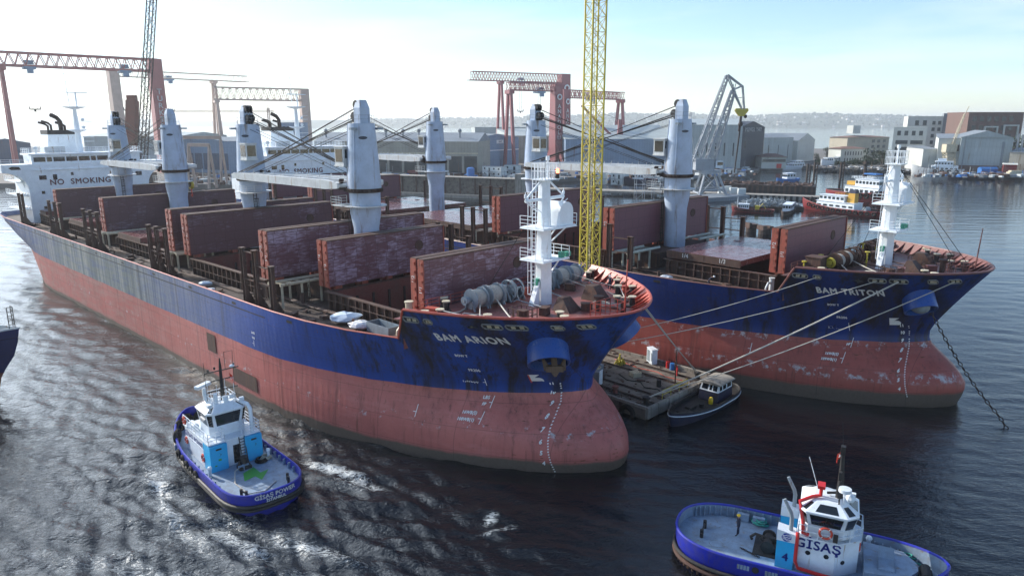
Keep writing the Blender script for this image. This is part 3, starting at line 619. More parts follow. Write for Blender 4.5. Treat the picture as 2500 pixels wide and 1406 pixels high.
def make_bow_gear(root, mats, busy=0):
    for x, y in ((156.6, -8.5), (158.9, -12.1), (163.5, -10.4), (163.5, 11.2), (158.6, 12.4), (168.9, 4.6), (168.6, -4.9), (166.2, 8.6)):
        b = MB(); a = math.atan2(-y*.2, 1) if abs(y) > 9 else .6*(-1 if y > 0 else 1)*-1
        dx, dy = math.cos(a)*.75, math.sin(a)*.75; b.mi = 0
        for s in (-1, 1): b.cyl((x+s*dx, y+s*dy, 14.6), (x+s*dx, y+s*dy, 15.55), .3, n=12)
        b.box((x, y, 14.64), (2.4, .9, .08), a); b.mi = 1
        for s in (-1, 1): b.cyl((x+s*dx, y+s*dy, 15.55), (x+s*dx, y+s*dy, 15.66), .42, n=14)
        b.build('bollard', [M['dark'], mats['cap']], root)
    for x, y in ((161, -11.9), (166, -8.2), (165.6, 9.4)):
        b = MB(); b.cyl((x, y, 14.6), (x, y, 15.25), .35, .22, n=10); b.cyl((x, y, 15.25), (x, y, 15.4), .38, n=12); b.build('fairlead_roller', mats['rim'], root)
    b = MB(); b.add([(164.6, -1.6, 14.6), (166.8, -1.6, 14.6), (166.8, .4, 14.6), (164.6, .4, 14.6), (165, -1.2, 15.9), (165.6, -1.2, 15.9), (165.6, 0, 15.9), (165, 0, 15.9)], [(0, 1, 5, 4), (1, 2, 6, 5), (2, 3, 7, 6), (3, 0, 4, 7), (4, 5, 6, 7)]); b.build('chain_stopper', M['brown'], root)
    b = MB(); b.add([(163.8, 4, 14.6), (166.4, 4, 14.6), (166.4, 5.8, 14.6), (163.8, 5.8, 14.6), (164.2, 4.3, 16.1), (165.2, 4.3, 16.1), (165.2, 5.5, 16.1), (164.2, 5.5, 16.1)], [(0, 1, 5, 4), (1, 2, 6, 5), (2, 3, 7, 6), (3, 0, 4, 7), (4, 5, 6, 7)]); b.build('chain_stopper', M['brown'], root)
    b = MB(); b.rail([V(164.0, -7.2, 14.6), V(166, -7.2, 14.6), V(166, -5.4, 14.6), V(164., -5.4, 14.6)], 1.2, .035, 2, .7, True); b.cyl((165, -6.3, 14.6), (165, -6.3, 15.6), .5, n=12); b.build('hatch_guard', M['brown'], root)
    b = MB(); b.rail([V(169.3, -1.6, 14.6), V(171.2, -1.1, 14.6), V(171.3, 1.1, 14.6), V(169.3, 1.6, 14.6)], 1.5, .035, 2, .9, True); b.build('bow_railing', mats['rim'], root)
    for x, y, h in ((168.2, 1.2, 1.3), (160.2, 1.8, 1.2), (170.2, 2.5, 1.0), (159, 3.9, 1.6)):
        b = MB(); b.cyl((x, y, 14.6), (x, y, 14.6+h), .28, n=10); b.cyl((x, y, 14.6+h), (x, y, 14.6+h+.25), .5, n=12); b.build('mushroom_vent', M['brown'], root)
    b = MB(); b.tube([(171.7, .5, 15.7), (171.9, .5, 20.3)], [.09, .05], 6); b.build('jackstaff', mats['rim'], root)

def anchor_gear(root, side, Xa, za, r, cover, anch, chain_only=False):
    n = hn(Xa, za, side); c = V(Xa, side*hb(Xa, za), za); ax = (n*1.15+V(.10, 0, -.78)).normalized()
    a = c-ax*1.7; tip = c+ax*1.45; m = MB(); N = 26
    u = ax.cross(V(0, 0, 1)).normalized(); w = ax.cross(u)
    R = lambda q, rr: [q+u*(rr*math.cos(2*PI*i/N))+w*(rr*math.sin(2*PI*i/N)) for i in range(N)]
    m.loft([R(a, r), R(c, r), R(tip, r*1.02)], False); m.loft([R(tip, r*1.02), R(tip, r*.93), R(c+ax*.3, r*.9)], False)
    o = m.build('anchor_bolster', cover, root, True)
    d = MB(); d.add(R(c+ax*.45, r*.9), [tuple(range(N))]); d.build('hawse_recess', M['dbrown'], o)
    f = MB(); fw = V(n.y, -n.x, 0).normalized(); q = c+ax*.55-fw*.5
    if chain_only: f.sph(c+ax*.9, r*.62, 14, (1, 1, .8)); f.build('hawse_plug', M['steelgrey'], o, True)
    else:
        f.beam(q-ax*.3, q+ax*1.3, .5, .5); f.beam(q+ax*1.3-fw*.8, q+ax*1.3+fw*.8, .6, .55)
        for s in (-1, 1):
            b0 = q+ax*1.35+fw*s*.7; f.loft([[b0+fw*.3+n*.2, b0-fw*.3+n*.2, b0-fw*.3-n*.2, b0+fw*.3-n*.2], [b0-ax*1.3+fw*s*.3+fw*.1+n*.55, b0-ax*1.3+fw*s*.3-fw*.1+n*.55, b0-ax*1.3+fw*s*.3-fw*.1+n*.35, b0-ax*1.3+fw*s*.3+fw*.1+n*.35]])
        f.loft([[q+ax*1.3+fw*.6, q+ax*1.3-fw*.6, q+ax*1.3-fw*.6-n*.4, q+ax*1.3+fw*.6-n*.4], [q+ax*2.1+fw*.12, q+ax*2.1-fw*.12, q+ax*2.1-fw*.12-n*.1, q+ax*2.1+fw*.12-n*.1]])
        f.build('anchor', anch, o)
    return tip
def fairlead(root, X, z, side, w):
    fn = onhull(X, z, side, .06); m = MB(); n = 18; P = []
    for i in range(n):
        a = 2*PI*i/n; P.append((w/2*(1 if math.cos(a) > 0 else -1)+.26*math.cos(a), .27*math.sin(a)))
    m.mi = 0; m.tube([fn(x, y) for x, y in P], .075, 5, close=True); m.mi = 1; m.add([onhull(X, z, side, .03)(x, y) for x, y in P], [tuple(range(n)) if side > 0 else tuple(range(n))])
    m.mi = 2
    for s in (-.25, .3): m.add([onhull(X, z, side, .045)(x+s*w, y) for x, y in ((-.2, -.16), (.2, -.16), (.3, .14), (-.1, .14))], [(0, 1, 2, 3)])
    m.build('fairlead', [M['wornrim'], M['dark'], M['cream']], root)

def make_house(root, X, lab, dirt=False):
    w = M['white']; b = MB(); W2 = 12.6
    b.b2(X-12, X, -W2, W2, 11.3, 23.0); b.b2(X-5, X+.02, -17.2, 17.2, 22.6, 24.3)
    for s in (-1, 1):                                   # curved brackets under the bridge wings
        arc = [(W2, 18.6)]+[(W2+4.4*(1-math.cos(a)), 18.6+4.0*math.sin(a)) for a in [PI/2*i/6 for i in range(1, 7)]]+[(W2, 22.6)]
        for x0 in (X-4.2, X-.5): b.loft([[V(x0, s*y, z) for y, z in arc], [V(x0+.5, s*y, z) for y, z in arc]])
    b.b2(X-7, X-.3, -11.3, 11.3, 24.3, 26.2); b.b2(X-7.4, X+.15, -11.8, 11.8, 26.2, 26.55); b.b2(X-.2, X+.25, -11.6, 11.6, 22.9, 23.05)
    b.b2(X-30, X-12, -9, 9, 11.3, 17)
    o = b.build('superstructure', w, root)
    y = -10.9
    for k in range(9):
        wd = 2.25 if k not in (1, 5) else 1.0; win = MB(); win.b2(X-.29, X-.24, y, y+wd, 24.75, 25.75); win.build('bridge_window', M['glass'], o); y += wd+.3
    for z, ys, sz in ((21.3, (-9.7, 10.5), (1.4, .95)), (21.3, (-7.3, 8.7), (.8, 1.2)), (21.9, (-3.8, 4.4), (.55, .7)), (18.0, (-10, 10.3), (.6, .65)), (17.6, (-5.8, 6.8), (.75, 1.2)), (17.7, (-2.7, 3.3), (1.4, .9)), (17.6, (-.5, 1.3), (.75, 1.2)), (14.6, (-10, -6, 6, 10), (.6, .65)), (14.2, (-2, 2), (1, 1))):
        for yy in ys: sw = MB(); sw.b2(X, X+.06, yy-sz[0]/2, yy+sz[0]/2, z-sz[1]/2, z+sz[1]/2); sw.build('cabin_window', M['glass'], o)
    for xx in (-2, -4.5, -7, -9.5):
        for z in (14.5, 17.5, 20.5): sw = MB(); sw.b2(X+xx-.4, X+xx+.4, -W2-.05, -W2, z-.4, z+.4); sw.build('cabin_window', M['glass'], o)
    for s in (-1, 1): sw = MB(); sw.add([(X+.05, s*yy, z) for yy, z in ((13.6, 23.2), (15.4, 23.2), (15.9, 23.6), (15.2, 23.9), (13.9, 23.8))], [(0, 1, 2, 3, 4), (4, 3, 2, 1, 0)]); sw.build('wing_opening', M['glass'], o)
    lettering('no_smoking_lettering', 'NO  SMOKING', 1.75, flat((X+.09, -2.2, 20.1), (0, 1, 0), (0, 0, 1)), M['nosmoke'], o, 1.12, .04)
    r = MB()
    r.rail([V(X-.4, -11.6, 26.55), V(X-.4, 11.6, 26.55), V(X-7, 11.6, 26.55), V(X-7, -11.6, 26.55)], 1.1, .04, 3, 1.6, True); 
    for s in (-1, 1): r.rail([V(X-.3, s*11.9, 24.3), V(X-.3, s*17, 24.3), V(X-4.8, s*17, 24.3)], 1.1, .04, 3, 1.5)
    for z in (14.4, 17.5, 20.5): r.rail([V(X-1, -14.6, z), V(X-12, -14.6, z)], 1.05, .04, 3, 1.5); r.box((X-6.5, -13.6, z-.08), (11, 2, .14))
    r.build('bridge_railing', w, o)
    f = MB(); f.add([(X-9, -6.2, 23), (X-9, 2.6, 23), (X-17, 2.6, 23), (X-17, -6.2, 23), (X-10.2, -5, 30.6), (X-10.2, 1.4, 30.6), (X-16, 1.4, 30.6), (X-16, -5, 30.6)], [(0, 1, 5, 4), (1, 2, 6, 5), (2, 3, 7, 6), (3, 0, 4, 7), (4, 5, 6, 7)])
    fo = f.build('funnel', w, o); t = MB(); t.b2(X-16.1, X-10.1, -5.1, 1.5, 30.6, 31.6); t.build('funnel_top', M['dark'], fo)
    e = MB()
    for x, y, r_, h in ((-12.2, -1.6, .5, 3.6), (-13, -4.1, .25, 1.9), (-14, -3.2, .25, 2.2), (-14.4, -.2, .3, 1.9)): e.tube([(X+x, y, 31.4), (X+x, y, 31.4+h*.6), (X+x-.3, y-.5, 31.4+h*.85), (X+x-1.0, y-1.2, 31.4+h), (X+x-1.3, y-1.5, 31.5+h)], r_, 8)
    e.build('exhaust_pipe', M['dbrown'], fo, True)
    m = MB(); mx, my = X-4.5, -.3; m.cyl((mx, my, 26.5), (mx, my, 33), .75, .55, 10); m.cyl((mx, my, 33), (mx, my, 37), .5, .4, 10)
    for z, s_ in ((31.6, 2.0), (36.8, 2.6)): m.cyl((mx, my, z-.5), (mx, my, z), .6, s_, 10); m.cyl((mx, my, z), (mx, my, z+.12), s_, n=12)
    m.tube([(mx, my+.6, 37), (mx, my+.6, 40)], .2, 6); m.beam((mx, my-2.2, 40.1), (mx, my+3.2, 40.1), .22); m.tube([(mx, my-.9, 37), (mx+.2, my-1.3, 46)], [.12, .05], 5)
    for z in (42.5, 44.2): m.beam((mx, my-1.9, z), (mx, my-.4, z), .08)
    for z in (30, 34.6, 33.6, 29): m.beam((mx, my-.3, z), (mx, my+3.3, z), .1)
    for z in (34, 32.2): m.sph((mx+.7, my+1.2, z), .4, 8)
    m.build('radar_mast', w, o)
    s_ = MB(); s_.sph((X-3, -9.6, 27.6), .55, 8); s_.cyl((X-3, -9.6, 26.5), (X-3, -9.6, 27.2), .2, n=6); s_.b2(X-1.6, X-1.2, -8.2, -4.2, 26.6, 28.0); s_.build('roof_equipment', M['whiteb'], o)
    return o

def deck_clutter(root, mats, seed, n=90):
    rnd = random.Random(seed); b = MB(); pool = [(x0, x1) for x0, x1 in ((20, 154),)]
    for k in range(n):                                   # pipes, lashings and boxes along both side decks
        s = rnd.choice((-1, -1, 1)); x = rnd.uniform(22, 154); y = s*rnd.uniform(12.6, 15.6) if x < 128 else s*rnd.uniform(10.4, max(10.6, hb(x, 11.3)-.8))
        r = rnd.random()
        if r < .5: b.box((x, y, 11.3+.2), (rnd.uniform(.3, 1.4), rnd.uniform(.2, .8), rnd.uniform(.15, .6)), rnd.uniform(0, 3))
        elif r < .8: L = rnd.uniform(.8, 2.5); b.tube([(x, y, 11.45), (x+L, y+rnd.uniform(-.3, .3), 11.45+rnd.uniform(0, .4))], .07, 5)
        else: b.cyl((x, y, 11.3), (x, y, 11.3+rnd.uniform(.4, 1.1)), rnd.uniform(.1, .25), n=8)
    for s in (-1, 1):
        for q in range(3): b.tube([(24+i*6.5, s*(12.5+q*.3 if 24+i*6.5 < 128 else 10.4+q*.25), 11.55) for i in range(20)], .08, 5)
    return b.build('deck_fitting', M['brown'], root)
def side_pipes(root, X, mat, s=-1):
    m = MB(); r = .2
    for dx, zz in ((-1.9, 13.9), (1.0, 14.1)):
        m.tube([(X+dx, s*13.2, zz), (X+dx, s*5.4, zz)], r, 8)
        for y in (13.0, 10.4, 7.8): m.tube([(X+dx, s*y, zz), (X+dx, s*y, 11.3)], .16, 6)
    for k in range(6): m.beam((X-1.9, s*(6.5+k*1.2), 13.9), (X+1.0, s*(6.5+k*1.2), 14.1), .1)
    m.build('vent_pipe', mat, root)
def gooseneck(root, x, y, h, mat, r=.38):
    m = MB(); m.cyl((x, y, 11.3), (x, y, 11.3+h), r, n=12); m.cyl((x, y, 11.3+h), (x, y, 11.4+h), r*1.25, n=12); m.tube([(x, y-.2, 12.6), (x+.1, y-1.1, 12.7), (x+.1, y-1.6, 12.2), (x+.1, y-1.7, 11.4)], r*.5, 7); m.build('air_vent', mat, root)

def carrier(name, label, o, th, dz, cfg):
    root = thing('cargo_ship', label, 'cargo ship', (o[0], o[1], dz), th, 'blue and red bulk carriers')
    tr = .0045; root.rotation_euler = (0, -tr, th); root.location.z = dz-tr*150
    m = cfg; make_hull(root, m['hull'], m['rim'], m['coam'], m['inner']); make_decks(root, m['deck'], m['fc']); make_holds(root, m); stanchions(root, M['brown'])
    for (x, aim, yo) in ((131.6, -1, -2), (101.4, 1, 2), (71.6, -1, -2), (43., 1, 2)): make_crane(root, x, aim, yo, m, hook=x in m['hooks'])
    make_mast(root, mats=m, lamp=m['lamp']); make_house(root, m['house'], label)
    make_windlass(root, 158.9, -6.4, 1, m); make_windlass(root, 158.4, 9.2, -1, m); make_bow_gear(root, m)
    deck_clutter(root, m, m['seed'])
    tip = anchor_gear(root, -1, m['anch'][0], m['anch'][1], m['ar'], M['bolster'] if not m['chain'] else m['bol'], M['anchor'], m['chain']); anchor_gear(root, 1, m['anch'][0], m['anch'][1], m['ar'], M['bolster'] if not m['chain'] else m['bol'], M['anchor'], True)
    for s in (-1, 1):
        for X, w in ((159.5, .3), (157.8, 1.1), (165, 1.3), (166.8, 1.4), (169.5, .6), (171.1, 1.1)): fairlead(root, X, 14.85, s, w)
    sp = 1.16
    lettering('name_lettering', name, m['ns'], onhull(m['nx'], m['nz'], -1, .06), M['winw'], root, sp, .045); lettering('name_lettering', name, m['ns'], onhull(m['nx'], m['nz'], 1, .06, -1), M['winw'], root, sp, .045)
    k = MB(); X, z = m['mx'], m['mz']                      # draught marks: figures and dots down the stem
    for q, t in zip(range(11, 3, -1), ('11', '10', '9', '8', '7', '6', '5', '4')):
        zz = q-m['zo']; xx = m['mark'](zz); lettering('', t, .55, onhull(xx-.55, zz, -1, .05), None, None, 1, .03, k)
        for d in range(4):
            z3 = zz-.1-d*.25; fn = onhull(m['mark'](z3), z3, -1, .05); k.add([fn(-.07, -.06), fn(.07, -.06), fn(.07, .06), fn(-.07, .06)], [(0, 1, 2, 3)])
    for t, X_, z_, sz in m['tags']: lettering('', t, sz, onhull(X_, z_, -1, .05), None, None, 1.1, .02, k)
    for X_, z0, z1 in m['ticks']:
        fn = onhull(X_, z0, -1, .05); h = z1-z0; k.add([fn(0, 0), fn(.07, 0), fn(.07, h), fn(0, h)], [(0, 1, 2, 3)]); k.add([fn(-.3, h*.4), fn(0, h*.4), fn(0, h*.4+.06), fn(-.3, h*.4+.06)], [(0, 1, 2, 3)])
    k.build('draught_lettering', M['winw'], root)
    X, z = m['logo']; lg = MB(); fn = onhull(X, z, -1, .06); h = .72; q_ = .69      # emblem: a slanted bar notched into a round bowl
    out = [(-.95, -h), (.35, -h)]+[(.45+.62*math.sin(a), -h+.55-.55*math.cos(a)) for a in [PI*i/8 for i in range(1, 9)]]+[(.05, .38-h+.72), (.9, h), (-.95+.2, h)]
    out = [(-1., -h), (.5, -h)]+[(.5+.5*math.sin(a), -h+.45-.45*math.cos(a)) for a in [PI*i/8 for i in range(1, 8)]]+[(.5, -h+.9), (-.05, -h+.9), (.85, h), (-.8, h)]
    lg.add([fn(x*q_, y*q_) for x, y in out], [tuple(range(len(out)))]); lg.build('bow_emblem', M['winw'], root)
    if m.get('stripe'):
        l2 = MB(); fn = onhull(X, z, -1, .09); l2.add([fn(x*q_, y*q_) for x, y in ((-1.02, -h), (-.8, -h), (-.62, h), (-.82, h))], [(0, 1, 2, 3)]); l2.build('emblem_stripe', M['orange'], root)
    return root
AOX, AOY, ATH = -114.33, 181.59, math.radians(-43.488)
TOX, TOY, TTH = -65.38, 203.47, math.radians(-46.483)
cA = dict(ns=1.16, zo=3.1, ar=1.95, hull=M['hullA'], rim=M['rimred'], inner=M['rimred'], coam=M['brown'], deck=M['dbrown'], fc=M['fcdeck'], cover=M['coverA'], edge=M['edge'], flat=M['coverflat'], mach=M['steelgrey'], cap=M['cream'],
          hooks=(101.4, 43.), lamp=True, house=22, seed=3, anch=(167.4, 12.1), chain=False, bol=M['bolster'], nx=162.2, nz=13.1, mx=168, mz=7, mark=lambda z: 166.65+max(0, 7-z)*.24, logo=(165.2, 8.5), stripe=True,
          tags=[('BOW T', 160.4, 11.0, .36), ('FR206', 160.8, 9.3, .42), ('15WB(S)', 159.9, 7.9, .4), ('LBS', 161.3, 6.3, .42), ('FP', 161.3, 5.7, .36), ('16WB(S)', 160.4, 4.9, .38), ('108WB(1)', 160.3, 4.3, .38), ('SAFE', 131.8, 8.9, .36), ('TUG', 131.8, 8.3, .3)], ticks=[(161.2, 7.5, 8.3), (161.9, 5.4, 6.5), (161.6, 4.0, 5.1), (155.4, 3.9, 5.1), (131.8, 7.3, 8.0)])
cT = dict(ns=1.08, zo=2.4, ar=1.72, hull=M['hullT'], rim=M['rimT'], inner=M['rimT'], coam=M['brown'], deck=M['dbrown'], fc=M['fcdeckT'], cover=M['coverT'], edge=M['edge'], flat=M['coverflat'], mach=M['brown'], cap=M['cream'],
          hooks=(101.4,), lamp=False, house=15.5, seed=5, anch=(167.9, 12.4), chain=True, bol=M['bolster'], nx=162.2, nz=13.1, mx=168, mz=7, mark=lambda z: 166.65+max(0, 7-z)*.24, logo=(165.6, 9.2),
          tags=[('BOW T', 160.4, 11.2, .36), ('FR206', 161, 9.5, .42), ('15WB(S)', 160.2, 8.0, .4), ('FP', 161.6, 6.0, .36), ('16WB(S)', 160.4, 4.9, .38), ('109WB(1)', 160.3, 4.3, .38)], ticks=[(161.5, 7.7, 8.8), (161.9, 5.7, 6.8), (161.6, 4.0, 5.2), (152, 4, 5.2)])
arion = carrier('BAM ARION', 'nearer blue and red bulk carrier with greyed sides and all its scuffed hatch covers upright', (AOX, AOY), ATH, 0, cA)
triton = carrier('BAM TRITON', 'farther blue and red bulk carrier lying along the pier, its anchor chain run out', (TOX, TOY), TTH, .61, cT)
LA = lambda x, y, z: arion_m @ V(x, y, z)
def rootm(r): return Matrix.Translation(r.location) @ r.rotation_euler.to_matrix().to_4x4()
arion_m, triton_m = rootm(arion), rootm(triton)
# hatch covers as they stand on each ship
mB = dict(cA, cover=M['coverB'])
cover_pair(arion, 153.9, 9.0, 13.75, 19.2, cA, ('1/1', '1/2')); cover_pair(arion, 136.3, 9.0, 13.75, 19.2, cA, ('1/3', '1/4'))
cover_pair(arion, 128.3, 12.2, 14.1, 19.9, cA, ('2/1', '2/2')); cover_pair(arion, 104.6, 12.0, 14.1, 19.9, dict(cA, cover=M['coverB']), ('2/3', '2/4'))
cover_pair(arion, 99.0, 12.0, 14.1, 20.2, mB, ('3/1', '3/2')); cover_pair(arion, 69.0, 12.1, 14.1, 19.9, mB, ('4/1', '4/2')); cover_pair(arion, 40.3, 12.1, 14.1, 19.7, mB, ('5/1', '5/2'))
cover_flat(arion, 79.8, 85, 11.9, 13.75, cA); cover_flat(arion, 74.6, 79.8, 11.9, 13.75, cA); cover_flat(arion, 51.6, 56.5, 11.9, 13.75, cA); cover_flat(arion, 46.6, 51.6, 11.9, 13.75, cA); cover_flat(arion, 25.5, 30, 11.9, 13.75, cA)
cover_pair(triton, 153.6, 9.0, 13.75, 19.2, cT, ('1/1', '1/2')); cover_flat(triton, 142.6, 148, 9.3, 13.9, cT, '1/3'); cover_flat(triton, 136.6, 142.6, 9.3, 13.9, cT, '1/4')
cover_pair(triton, 129.4, 12.4, 14.1, 20.1, cT, ('2/1', '2/2')); cover_pair(triton, 105.1, 12.4, 14.1, 20.1, cT, ('2/3', '2/4'))
for k in range(4): cover_flat(triton, 74.6+k*5.6, 80.2+k*5.6, 11.9, 13.75, cT)
for k in range(4): cover_flat(triton, 46.6+k*5.1, 51.7+k*5.1, 11.9, 13.75, cT)
cover_pair(triton, 40, 12.4, 14.1, 19.5, cT); cover_pair(triton, 21, 12.4, 14.1, 19.3, cT)
for X in (131.6, 101.4, 71.6, 43): side_pipes(arion, X, M['cream'])
side_pipes(triton, 131.6, M['pipew']); side_pipes(triton, 131.6, M['pipew'], 1); side_pipes(triton, 101.4, M['pipew'])
gooseneck(arion, 152.6, -9.9, 3.6, M['cream']); gooseneck(triton, 152.6, -9.9, 1.8, M['whiteb'], .3)
# sheathing plates and a patch on Arion's side
for X, z, w, h in ((120.0, 5.2, 2.4, 2.4), (128.7, 2.4, 6.0, 1.9)):
    pm_ = MB(); pm_.add([onhull(X, z, -1, .08)(x, y) for x, y in ((-w/2, -h/2), (w/2, -h/2), (w/2, h/2), (-w/2, h/2))], [(0, 1, 2, 3)]); pm_.build('hull_patch', M['brown'], arion)
def stays(root, pairs):
    m = MB()
    for a, b in pairs: m.tube([a, b], .035, 4)
    m.build('mast_stay', M['wire'], root)
stays(arion, [((162, .6, 26.2), (157.6, -4.6, 15))]); stays(triton, [((162.3, .5, 26.9), (170.6, 1.5, 16)), ((162.3, .5, 26.9), (167.5, 7.6, 15.6)), ((162, .3, 26.4), (156.8, -6, 15)), ((162, .5, 26), (156.8, 6.5, 15.2))])
# ------------------------------------------------------------ water: one sheet of real waves, finer near the camera
import numpy as np
def water_mat():
    k = NT('harbour_water'); P = k.n('NewGeometry').outputs['Position']
    def nz(sc, s, det=4, rough=.55, rot=0., dist=0.): return k.noise(k.n('Mapping', Vector=P, Scale=sc, Rotation=(0, 0, rot)).outputs[0], s, det, rough, dist)
    sx = k.n('SeparateXYZ', Vector=P); dist = k.n('VectorMath', _operation='LENGTH', i0=P).outputs['Value']
    mid = nz((.7, 1.4, 1), .9, 4, .6, .35, .5); chop = nz((.7, 1.3, 1), 3.2, 4, .62, .2, .4); far = nz((.22, 1.5, 1), .16, 4, .55, .0, .3)
    left = k.rng(k.m('ADD', sx.outputs[0], k.m('MULTIPLY', sx.outputs[1], .25)), -6, 26, 1, .45)
    near = k.m('MULTIPLY', left, k.rng(dist, 60, 190, 1, .12))
    h = k.m('ADD', k.m('MULTIPLY', k.m('ADD', k.m('MULTIPLY', mid, .24), k.m('MULTIPLY', chop, .10)), near), k.m('MULTIPLY', far, k.rng(dist, 120, 600, .10, .35)))
    bp = k.n('Bump', Strength=1., Distance=1., Height=h); k.l(bp.outputs[0], 'Normal')
    # foam: torn lace dragged along the tug's wash, and a few loose flecks
    fm = None
    for cx, cy, rx, ry, ro, am in ((-17.2, 62.3, 6.0, 1.1, -.5, 1.), (-14.0, 59.6, 4.0, 1.2, -.45, .85), (-33.0, 59.6, 5.5, 1.2, -.95, .9), (-28.6, 53.6, 6, 1.3, -.85, .75), (-22.5, 50.4, 8, 1.6, -.6, .75), (-15.5, 49.2, 8, 1.2, -.45, .72), (-27, 46, 12, 2.4, -.35, .6), (-12, 45, 12, 1.6, -.25, .55), (-1.8, 53.6, 1.3, .7, 1.2, .95), (-1.2, 52.0, 2.2, .5, .4, .7), (-24, 52, 14, 7, -.5, .42)):
        d = k.n('VectorMath', _operation='LENGTH', i0=k.n('Mapping', _vector_type='TEXTURE', Vector=P, Location=(cx, cy, 0), Rotation=(0, 0, ro), Scale=(rx, ry, 1e3)).outputs[0]).outputs['Value']
        q = k.rng(d, .1, 1.35, am, 0); fm = q if fm is None else k.m('MAXIMUM', fm, q)
    Q = k.n('Mapping', Vector=P, Rotation=(0, 0, .55), Scale=(.55, 1.25, 1)).outputs[0]
    fn = k.noise(Q, .75, 9, .7, 2.2); f2 = k.noise(Q, 4.5, 6, .72, 1.0); f3 = k.noise(P, .35, 3)
    ridge = k.m('SUBTRACT', 1., k.m('MULTIPLY', k.m('ABSOLUTE', k.m('SUBTRACT', fn, .5)), 9.))
    foam = k.m('MULTIPLY', k.rng(k.m('ADD', k.m('MULTIPLY', ridge, .5), k.m('ADD', k.m('MULTIPLY', f2, .75), k.m('ADD', k.m('MULTIPLY', fm, .8), k.m('MULTIPLY', f3, .5)))), 1.30, 1.8, 0, .8), k.rng(fm, .02, .25))
    c = k.mix(foam, k.mix(k.rng(fm, 0, .9, 0, .5), (.0045, .0058, .0085), (.010, .020, .028)), (.66, .71, .73)); k.l(c, 'Base Color')
    k.l(k.m('ADD', k.m('MULTIPLY', foam, .6), .03), 'Roughness'); k.b.inputs['IOR'].default_value = 1.52; k.b.inputs['Specular IOR Level'].default_value = .5
    return k.mat
def make_water():
    rng = np.random.RandomState(5)
    R = np.concatenate([np.geomspace(22, 420, 470), np.geomspace(440, 12500, 36)]); T = np.linspace(math.radians(-66), math.radians(66), 640)
    rr, tt = np.meshgrid(R, T, indexing='ij'); X = rr*np.sin(tt); Y = rr*np.cos(tt)-8; Z = np.zeros_like(X)
    cell = rr*.0055; left = 1/(1+np.exp((X+.25*Y-9)/5.5)); amp = .20+.80*left; amp *= np.clip((470-rr)/300, 0, 1)**1.0
    amp = amp*(.55+.45*np.sin(X*.041+1.3*np.sin(Y*.027)+.6)*np.sin(Y*.035+X*.013)+.35)
    for tx, ty, s, e in ((-26.4, 60.5, 11, .2), (-22, 50, 12, .15)): amp += e*np.exp(-((X-tx)**2+(Y-ty)**2)/s**2)
    for i in range(130):
        lam = .8*(7/.8)**rng.rand(); a = math.radians(68)+rng.randn()*.38; k = 2*PI/lam; A = .0088*lam*(.5+rng.rand()*.8)*(1.3 if lam < 1.7 else 1.1 if lam < 3.2 else .5)
        w = np.clip(lam/(cell*3.2)-.4, 0, 1); ph = k*(X*math.cos(a)+Y*math.sin(a))+rng.rand()*6.28
        Z += A*amp*w*(np.sin(ph)+.25*np.sin(2*ph+1.57))
    Z -= .02; n, m = Z.shape; v = np.stack([X, Y, Z], -1).reshape(-1, 3); me = bpy.data.meshes.new('water')
    i = (np.arange(n-1)[:, None]*m+np.arange(m-1)[None, :]).reshape(-1); f = np.stack([i, i+m, i+m+1, i+1], -1).astype(np.int32)
    me.vertices.add(len(v)); me.vertices.foreach_set('co', v.astype(np.float32).ravel()); me.loops.add(f.size); me.loops.foreach_set('vertex_index', f.ravel())
    me.polygons.add(len(f)); me.polygons.foreach_set('loop_start', np.arange(0, f.size, 4, dtype=np.int32)); me.polygons.foreach_set('loop_total', np.full(len(f), 4, np.int32)); me.polygons.foreach_set('use_smooth', np.ones(len(f), bool))
    me.update(calc_edges=True); me.materials.append(water_mat()); o = bpy.data.objects.new('water', me); C.objects.link(o)
    if me.polygons[0].normal.z < 0: me.flip_normals()
    tag(o, kind='structure')
make_water()
